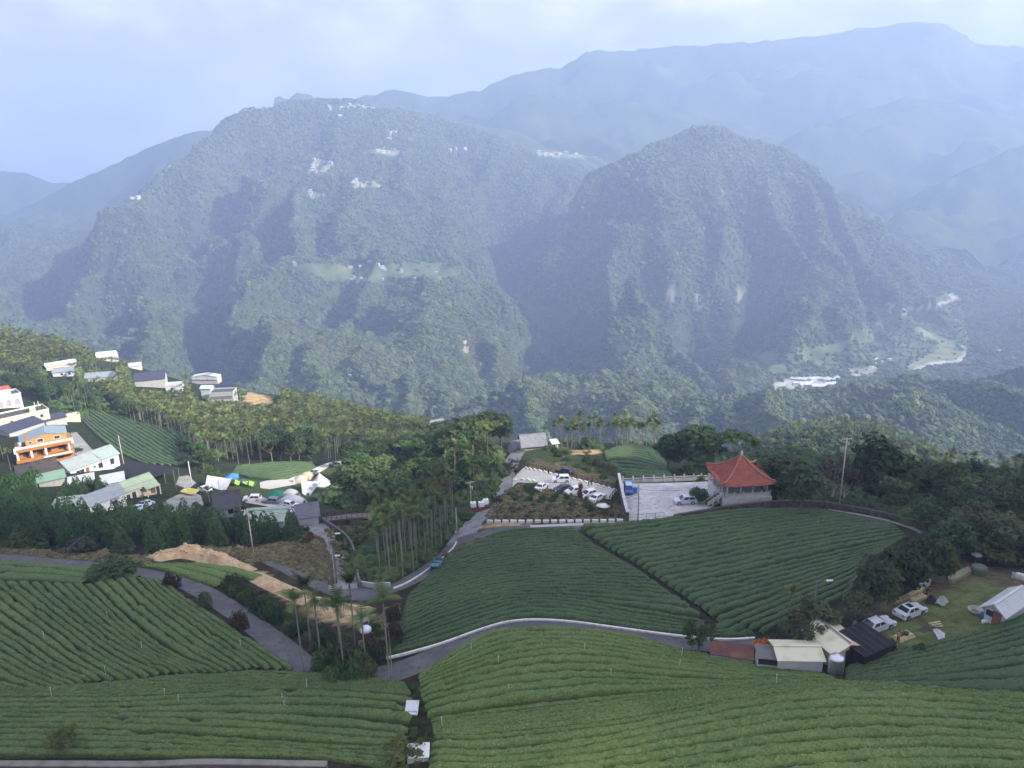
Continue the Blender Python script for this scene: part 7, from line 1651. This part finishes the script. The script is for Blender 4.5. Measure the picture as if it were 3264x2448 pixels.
# ------------------------------------------------------------------ farm yard
TIMB = mat('fresh_timber', (0.46, 0.40, 0.19), 0.85, noise=(1.5, (0.33, 0.29, 0.15), 0.45, 0.65)); TIMB2 = mat('old_timber', (0.24, 0.21, 0.13), 0.9, noise=(1.5, (0.17, 0.16, 0.08), 0.45, 0.65))
def beam(label, p, q, w_, h_, m, dz=0.0, group=None, name='timber_bundle'):
    a, b = Vector(at(*p)), Vector(at(*q)); d_ = b-a; o = thing(name, label, 'timber', a+Vector((0, 0, dz)), math.atan2(d_.y, d_.x), group); ln = math.hypot(d_.x, d_.y); s = -math.atan2(d_.z, ln)
    o.rotation_euler = (0, s, math.atan2(d_.y, d_.x)); n = 4
    for k in range(n):
        for l in range(2): MB().box((ln/2+0.05*((k*7+l*3) % 5-2), (k-(n-1)/2)*w_/n, h_*(l+0.5)/2+0.04), (ln*(0.96+0.02*((k+l) % 3)), w_/n-0.02, h_/2-0.02)).build('plank', m, o)
beam('long mossy timber stack at the top of the lawn', (3020,1862), (3095,1822), 1.0, 0.7, TIMB2); beam('yellow timber at the left end of the stacks', (2850,1930), (2905,1905), 0.9, 0.5, TIMB2); beam('yellow timber bundle beside the dark clothed person', (2895,1910), (2935,1885), 0.6, 0.5, TIMB, 0.1)
beam('pale timber bundle in front of the other stacks', (2905,1922), (2945,1905), 0.8, 0.45, TIMB); beam('grey planks leaning at the end of the stacks', (2932,1880), (2958,1862), 0.7, 0.9, mat('grey_timber', (0.40, 0.37, 0.31), 0.9))
o = thing('round_basin', 'round stone basin on the farm lawn', 'basin', at(3108, 1953)); MB().lathe([(0.0, 0.02), (0.55, 0.02), (0.75, 0.18), (0.88, 0.5), (0.86, 0.56), (0.78, 0.54), (0.64, 0.24), (0.4, 0.18), (0.0, 0.18)], 24).build('bowl', mat('basin_stone', (0.42, 0.40, 0.32), 0.9, noise=(2, (0.30, 0.28, 0.22), 0.45, 0.65)), o, True); MB().tube((0, 0, 0.185), (0, 0, 0.20), 0.45, 0.45, 20).build('sediment', mat('basin_mud', (0.13, 0.12, 0.08), 0.9), o)
tarp('crumpled white sheet lying on the lawn', [(2992,2050),(3010,2044),(3012,2022),(2972,2006)], (0.1, 0.15, 0.25, 0.12), CL['white'], -0.1, 8, poles=False)
tarp('grey green net heaped on the lawn behind the silver sedan', [(2980,1930),(3010,1936),(3025,1920),(2995,1908)], (0.2, 0.1, 0.2, 0.5), mat('net_grey', (0.24, 0.27, 0.22), 0.9), -0.15, 8, poles=False)
tarp('dark net lying beside the dark clothed person', [(2950,1925),(2975,1928),(2985,1915),(2962,1900)], (0.1, 0.1, 0.2, 0.25), NET, -0.1, 6, poles=False)
o = thing('sheet_stack', 'stack of yellow corrugated sheets beside the silver car', 'sheet stack', at(2880, 2035), 0.35)
for k in range(4): MB().box((0.02*k, 0.05*k, 0.10+0.09*k), (2.6-0.1*k, 1.4-0.15*k, 0.06), 0.04*k).build('sheet', TIMB, o)
for k, (dx, dy) in enumerate(((-0.4, 0.1), (0.3, 0.2))):
    t = MB().lathe([(0.0, 0.0), (0.30, 0.0), (0.36, 0.25), (0.30, 0.28), (0.0, 0.2)], 14).build('tub', mat('black_plastic', (0.025, 0.027, 0.03), 0.6), None, True); t.location = Vector(at(2880, 2035))+Vector((dx, dy, 0.44)); tag(t, ['left black tub on the yellow sheet stack', 'right black tub on the yellow sheet stack'][k], 'tub')
o = thing('barrel', 'blue plastic barrel beside the white roofed lawn shed', 'barrel', at(3130, 1972)); MB().lathe([(0.27, 0), (0.31, 0.12), (0.31, 0.7), (0.27, 0.85), (0.0, 0.86)], 14).build('body', mat('blue_plastic', (0.035, 0.10, 0.26), 0.5), o, True); MB().tube((0, 0, 0.86), (0, 0, 0.90), 0.2).build('lid', mat('blue_plastic', (0.035, 0.10, 0.26), 0.5), o)
for p, lb in (((3142,1984), 'white bucket right of the blue barrel'), ((3133,1986), 'cream bucket in front of the blue barrel')):
    o = thing('bucket', lb, 'bucket', at(*p)); MB().lathe([(0.15, 0), (0.20, 0.38), (0.17, 0.38), (0.0, 0.3)], 12).build('body', WHITEP, o, True); MB().path([(0.19*math.cos(t), 0, 0.38+0.19*math.sin(t)) for t in np.linspace(0, PI, 7)], 0.012, 4).build('handle', POST, o)
o = thing('steel_tank', 'ribbed stainless water tank beside the cream roofed shed', 'water tank', at(2662, 2146)); t = MB(); pr = [(0.80, 0.0)]
for k in range(7): pr += [(0.80, 0.1+0.28*k), (0.84, 0.18+0.28*k), (0.80, 0.26+0.28*k)]
t.lathe(pr+[(0.80, 2.05), (0.62, 2.25), (0.25, 2.36), (0.22, 2.46), (0.0, 2.48)], 22); t.build('shell', STEEL, o, True)
for a in (0.5, 2.1, 3.7, 5.3): MB().tube((0.6*math.cos(a), 0.6*math.sin(a), -0.6), (0.6*math.cos(a), 0.6*math.sin(a), 0.05), 0.05).build('leg', POST, o)
rk = random.Random(9); o = thing('brush_pile', 'pile of brown branches and boards on the lawn', 'brush pile', at(2965, 2004))
for k in range(40): a = rk.uniform(0, 2*PI); x, y = rk.uniform(-.9, .9), rk.uniform(-.6, .6); l = rk.uniform(.5, 1.4); MB().tube((x, y, 0.02+rk.random()*.4), (x+l*math.cos(a), y+l*math.sin(a), 0.05+rk.random()*.4), 0.03, 0.015, 5).build('branch', BARK, o)
for k in range(3): MB().box((0.9, 0.3+0.25*k, 0.1+0.1*k), (1.6, 0.2, 0.06), 0.1*k).build('board', TIMB, o)
o = thing('garden_tank', 'dark tank under a net beneath the olive trees', 'tank', at(3118, 1832)); MB().lathe([(0.9, 0), (1.05, 0.3), (1.05, 1.2), (0.9, 1.4), (0.0, 1.45)], 10).build('body', mat('tank_net', (0.10, 0.115, 0.085), 0.9), o); 
for a in (0.4, 2, 3.5, 5): MB().tube((0.8*math.cos(a), 0.8*math.sin(a), -0.6), (0.8*math.cos(a), 0.8*math.sin(a), 0.1), 0.05).build('leg', POST, o)
o = thing('parasol', 'small white parasol under the olive trees', 'parasol', at(3108, 1800)); MB().lathe([(0.75, 1.7), (0.4, 1.95), (0.0, 2.1)], 12).build('shade', CL['white'], o); MB().tube((0, 0, -0.2), (0, 0, 2.1), 0.03).build('pole', POST, o)
o = thing('trailer', 'flat trailer frame behind the silver car', 'trailer', at(2770, 1992), 0.5)
for c, d_ in (((0, -0.5, 0.4), (2.6, 0.08, 0.1)), ((0, 0.5, 0.4), (2.6, 0.08, 0.1)), ((-1.2, 0, 0.4), (0.08, 1, 0.1)), ((0, 0, 0.4), (0.08, 1, 0.1)), ((1.2, 0, 0.4), (0.08, 1, 0.1))): MB().box(c, d_).build('bar', POST, o)
for y in (-0.6, 0.6): MB().tube((0, y-0.06, 0.3), (0, y+0.06, 0.3), 0.3, 0.3, 12).build('wheel', TYRE, o)
for x, y, lb in ((3245,1842,'white sack leaning on the picket fence'), (3256,1845,'pale green sack behind the picket fence')):
    o = MB().lathe([(0, 0), (0.38, 0.05), (0.45, 0.35), (0.35, 0.7), (0.12, 0.85), (0.0, 0.86)], 10).build('sack', WHITEP, None, True); o.location = at(x, y); tag(o, lb, 'sack')
# ------------------------------------------------------------------ people
SKIN = mat('skin', (0.45, 0.27, 0.18), 0.6); HAIRM = mat('hair', (0.015, 0.012, 0.010), 0.6)
CLOTHES = {k: mat('wear_'+k, c, 0.85) for k, c in {'black': (0.012, 0.012, 0.015), 'navy': (0.03, 0.04, 0.09), 'red': (0.30, 0.03, 0.03), 'orange': (0.50, 0.22, 0.08), 'grey': (0.22, 0.22, 0.22), 'white': (0.7, 0.7, 0.7), 'dark': (0.05, 0.03, 0.03)}.items()}
def person_mesh(bend, stride, arms):
    """one continuous skinned body, 1.70 m tall; bend leans the torso, arms raises the forearms"""
    V, E, Rr = [], [], []
    def add(p, r_, par=None):
        V.append(p); Rr.append(r_)
        if par is not None: E.append((par, len(V)-1))
        return len(V)-1
    cb, sb = math.cos(bend), math.sin(bend)
    def up(x, y, z): dz = z-0.92; return (x, y-dz*sb, 0.92+dz*cb)
    pel = add((0, 0, 0.92), 0.135); wa = add(up(0, 0, 1.08), 0.125, pel); ch = add(up(0, 0, 1.28), 0.15, wa); nk = add(up(0, 0, 1.46), 0.055, ch); hd = add(up(0, -0.01, 1.56), 0.085, nk); hd2 = add(up(0, -0.01, 1.66), 0.075, hd); add(up(0, -0.105, 1.57), 0.014, hd)
    for s in (-1, 1):
        hp = add((0.095*s, 0, 0.86), 0.095, pel); kn = add((0.10*s, -0.10*stride*s-0.02, 0.48), 0.065, hp); an = add((0.10*s, 0.16*stride*s, 0.09), 0.042, kn); add((0.11*s, 0.16*stride*s-0.16, 0.04), 0.036, an)
        sh = add(up(0.185*s, 0, 1.39), 0.062, ch); el = add(up(0.235*s, 0.02, 1.12), 0.045, sh); wr = add(up(0.215*s, -0.10-0.14*arms, 0.90+0.18*arms), 0.032, el); pm = add(up(0.205*s, -0.14-0.17*arms, 0.83+0.20*arms), 0.034, wr)
        for k, (dx, ln) in enumerate(((-0.027, 0.07), (-0.009, 0.08), (0.010, 0.075), (0.027, 0.058))):
            f = add(up(0.205*s+dx, -0.15-0.18*arms, 0.79+0.20*arms), 0.0095, pm); add(up(0.205*s+dx, -0.165-0.19*arms, 0.79-ln+0.20*arms), 0.0085, f)
        t = add(up(0.205*s-0.035*s, -0.17-0.17*arms, 0.81+0.20*arms), 0.010, pm); add(up(0.205*s-0.045*s, -0.19-0.18*arms, 0.775+0.20*arms), 0.009, t)
    me = bpy.data.meshes.new('body'); me.from_pydata(V, E, []); o = link('body', me)
    md = o.modifiers.new('skin', 'SKIN'); md.use_smooth_shade = True
    for i, v in enumerate(me.skin_vertices[0].data): v.radius = (Rr[i], Rr[i]*(0.72 if i in (0, 1, 2) else 1)); v.use_root = (i == 0)
    ss = o.modifiers.new('sub', 'SUBSURF'); ss.levels = 1; ss.render_levels = 1
    dg = bpy.context.evaluated_depsgraph_get(); out = bpy.data.meshes.new_from_object(o.evaluated_get(dg)); bpy.data.objects.remove(o)
    out.name = 'body'; return out, up(0, -0.01, 1.63)
PM = [person_mesh(0.05, 0.3, 0.2), person_mesh(0.45, 0.4, 0.9), person_mesh(0.0, 0.8, 0.1)]
def person(label, p, pose, shirt, legs, rz, group=None, hgt=1.7, loc=None):
    src, hp = PM[pose]; o = thing('person', label, 'person', loc if loc is not None else at(*p), rz, group); o.scale = (hgt/1.7,)*3
    me = src.copy(); me.materials.clear()
    for m in (CLOTHES[shirt], CLOTHES[legs], SKIN, TYRE): me.materials.append(m)
    co = np.empty(len(me.vertices)*3); me.vertices.foreach_get('co', co); co = co.reshape(-1, 3); idx = []
    for f in me.polygons:
        c = co[list(f.vertices)].mean(0); zz = c[2]
        top_ = hp[2]-0.20
        idx.append(3 if zz < 0.075 else 2 if (zz > top_ and abs(c[0]) < 0.12) else 2 if (abs(c[0]) > 0.15 and zz < 0.92 and c[1] < -0.03) else 1 if zz < 0.94 and abs(c[0]) < 0.19 else 0)
    me.polygons.foreach_set('material_index', np.array(idx, dtype=np.int32)); me.polygons.foreach_set('use_smooth', np.ones(len(me.polygons), dtype=bool)); link('body', me, o)
    MB().lathe([(0.088, -0.05), (0.098, 0.0), (0.085, 0.06), (0.04, 0.095), (0.0, 0.10)], 12, (hp[0], hp[1]+0.012, hp[2])).build('hair', HAIRM, o, True)
person('person in dark clothes bending over the timber', (2952,1902), 1, 'dark', 'black', 1.0); person('person in orange top and dark trousers by the yellow sheets', (2861,2050), 0, 'orange', 'black', 2.2); person('person with pale top standing behind the silver car', (2722,2012), 0, 'grey', 'navy', -0.5)
person('dark clothed person with raised arms at the parking lot fence', (1748,1512), 1, 'black', 'black', 2.6); person('left of two dark clothed people at the fence', (1876,1551), 2, 'black', 'navy', 1.5); person('right of two dark clothed people at the fence', (1885,1549), 0, 'black', 'black', 0.4)
person('person in red jacket beside the tall dark wall', (1990,1572), 0, 'red', 'black', 1.2)
pv_ = P.matrix_world @ Vector((0, 0, 0)) if False else Vector(P.location)+Vector((math.cos(P.rotation_euler[2])*S*0.86, math.sin(P.rotation_euler[2])*S*0.86+1.6, 1.78))
person('person in dark clothes standing inside the pavilion', None, 0, 'black', 'navy', 0.3, loc=pv_)
# ------------------------------------------------------------------ far hamlets: small houses on the mountain sides
rk = random.Random(77); HW = [mat('far_white', (0.46, 0.46, 0.45), 0.7), mat('far_cream', (0.44, 0.41, 0.35), 0.7), mat('far_grey', (0.34, 0.35, 0.36), 0.7)]; HR = [mat('far_roof_white', (0.50, 0.52, 0.54), 0.5), mat('far_roof_grey', (0.45, 0.48, 0.52), 0.6), mat('far_roof_red', (0.50, 0.14, 0.10), 0.7)]
HAM = [((985,508,1072,560), 13, 'white house in the cluster on the upper left mountain'), ((1125,572,1212,597), 8, 'white house in the middle row on the left mountain'), ((985,612,1032,632), 6, 'white house below the upper cluster on the left mountain'), ((1228,424,1275,448), 6, 'white house high on the right shoulder of the left mountain'), ((1034,336,1200,350), 9, 'white house near the summit of the left mountain'), ((1715,488,1840,500), 10, 'white house on the saddle between the two mountains'), ((1060,366,1092,376), 3, 'white house just below the left summit'), ((1195,474,1260,490), 5, 'white house on the bright terrace of the left mountain'), ((1110,838,1235,862), 8, 'white house on the upper edge of the bright plateau'), ((1105,870,1225,905), 8, 'white house on the lower edge of the bright plateau'), ((1270,868,1410,892), 7, 'white house on the right end of the bright plateau'), ((925,834,960,850), 4, 'white house on the left end of the bright plateau'), ((383,624,446,638), 7, 'white house on the left spur of the mountain'), ((543,528,578,536), 2, 'white house on the left skyline of the mountain'), ((1980,522,2035,528), 3, 'white house on the left shoulder of the right mountain'), ((2540,1204,2660,1242), 18, 'long white greenhouse roof on the valley floor'), ((2785,1135,2850,1192), 6, 'white house beside the grey terraces on the valley floor'), ((1115,1202,1145,1210), 2, 'white roofed house low on the wooded slope'), ((3170,1112,3215,1125), 2, 'white roofed house on the right valley side'), ((1410,470,1490,490), 4, 'pale house near the saddle of the left mountain')]
for (x0, y0, x1, y1), n, lb in HAM:
    Pq = sorted((rk.uniform(x0, x1), rk.uniform(y0, y1)) for _ in range(n)); Wd, ok = far_at(Pq)
    for k, p in enumerate(Wd):
        if not ok[k]: continue
        lk_ = ordinal(k+1)+' from the left: '+lb
        gh = 'greenhouse' in lb; dd = p[1]/1800; w_, d_, h_ = (rk.uniform(16, 30), rk.uniform(6, 9), 3.5) if gh else (rk.uniform(5, 10)*dd, rk.uniform(4.5, 6)*dd, rk.uniform(2.5, 4.5)*dd)
        o = thing('greenhouse' if gh else 'far_house', lk_, 'greenhouse' if gh else 'house', (p[0], p[1], p[2]+2.0), rk.uniform(-0.5, 0.5), 'greenhouses on the valley floor' if gh else 'houses: '+lb)
        MB().box((0, 0, h_/2-3), (w_, d_, h_+6)).build('wall', rk.choice(HW), o); q = MB(); q.prism([(-d_/2-0.5, h_), (d_/2+0.5, h_), (0, h_+d_*0.22)], -w_/2-0.5, w_/2+0.5); rf = q.build('roof', HR[2] if rk.random() < 0.05 and not gh else rk.choice(HR[:2]), o); rf.rotation_euler = (0, 0, PI/2)
        if not gh:
            for u in (-0.28, 0.05, 0.32): MB().box((u*w_, -d_/2-0.02, h_*0.5), (w_*0.13, 0.1, h_*0.3)).build('window', GLASS, o)
# ------------------------------------------------------------------ haze over the whole valley
hz = MB().box((0, 3000, 74), (13000, 7000, 1040)).build('haze', None)
tag(hz, 'thin blue haze filling the valley between the near hills and mountains', 'haze', kind='stuff')
hm = bpy.data.materials.new('haze'); hm.use_nodes = True
hn_ = hm.node_tree.nodes; hn_.clear()
ho = hn_.new('ShaderNodeOutputMaterial'); pv = hn_.new('ShaderNodeVolumePrincipled')
pv.inputs['Color'].default_value = (0.41, 0.525, 0.78, 1)
pv.inputs['Density'].default_value = 3.3e-4
pv.inputs['Anisotropy'].default_value = 0.2
hm.node_tree.links.new(pv.outputs['Volume'], ho.inputs['Volume'])
hz.data.materials.append(hm)

# ------------------------------------------------------------------ the cloud bank that shades the near hillside
def cloud(name, label, cx, cy, cz, lx, ly, lz, n, seed):
    r = np.random.default_rng(seed); bm = bmesh.new()
    for i in range(n):
        a = r.uniform(0, 2*PI); q = math.sqrt(r.uniform(0, 1)); s = r.uniform(0.5, 1)*(1.1-0.5*q)
        bmesh.ops.create_icosphere(bm, subdivisions=3, radius=1.0, matrix=Matrix.Translation((cx+q*math.cos(a)*lx, cy+q*math.sin(a)*ly, cz+r.uniform(0, 0.35)*lz)) @ Matrix.Diagonal((lx*0.30*s, ly*0.30*s, lz*0.55*s, 1)))
    bm.normal_update(); q = np.array([v.co[:] for v in bm.verts]); q = 28*fbm(q[:, 0]/70+q[:, 2]/40, q[:, 1]/70-q[:, 2]/60, 3, seed)
    for v, k in zip(bm.verts, q): v.co += v.normal*float(k)
    me = bpy.data.meshes.new(name); bm.to_mesh(me); bm.free()
    me.polygons.foreach_set('use_smooth', np.ones(len(me.polygons), dtype=bool))
    m = bpy.data.materials.get('cloud')
    if not m:
        m = bpy.data.materials.new('cloud'); m.use_nodes = True; nd = m.node_tree.nodes; lk = m.node_tree.links; nd.clear()
        o_ = nd.new('ShaderNodeOutputMaterial'); d = nd.new('ShaderNodeBsdfDiffuse'); d.inputs[0].default_value = (0.9, 0.9, 0.9, 1)
        t = nd.new('ShaderNodeBsdfTransparent'); x = nd.new('ShaderNodeMixShader'); x.inputs[0].default_value = 0.075
        lk.new(t.outputs[0], x.inputs[1]); lk.new(d.outputs[0], x.inputs[2]); lk.new(x.outputs[0], o_.inputs['Surface'])
    me.materials.append(m)
    return tag(link(name, me), label, 'cloud', kind='structure')
CZ = 1100.0
def cloud_over(gx_, gy_, gz_):
    t = (CZ-gz_)/SUN_DIR.z; return gx_+SUN_DIR.x*t, gy_+SUN_DIR.y*t
_c = cloud_over(0, 150, -70)
cloud('cloud', 'broken low cloud shading the near hillside', _c[0], _c[1], CZ, 330, 145, 90, 85, 5)
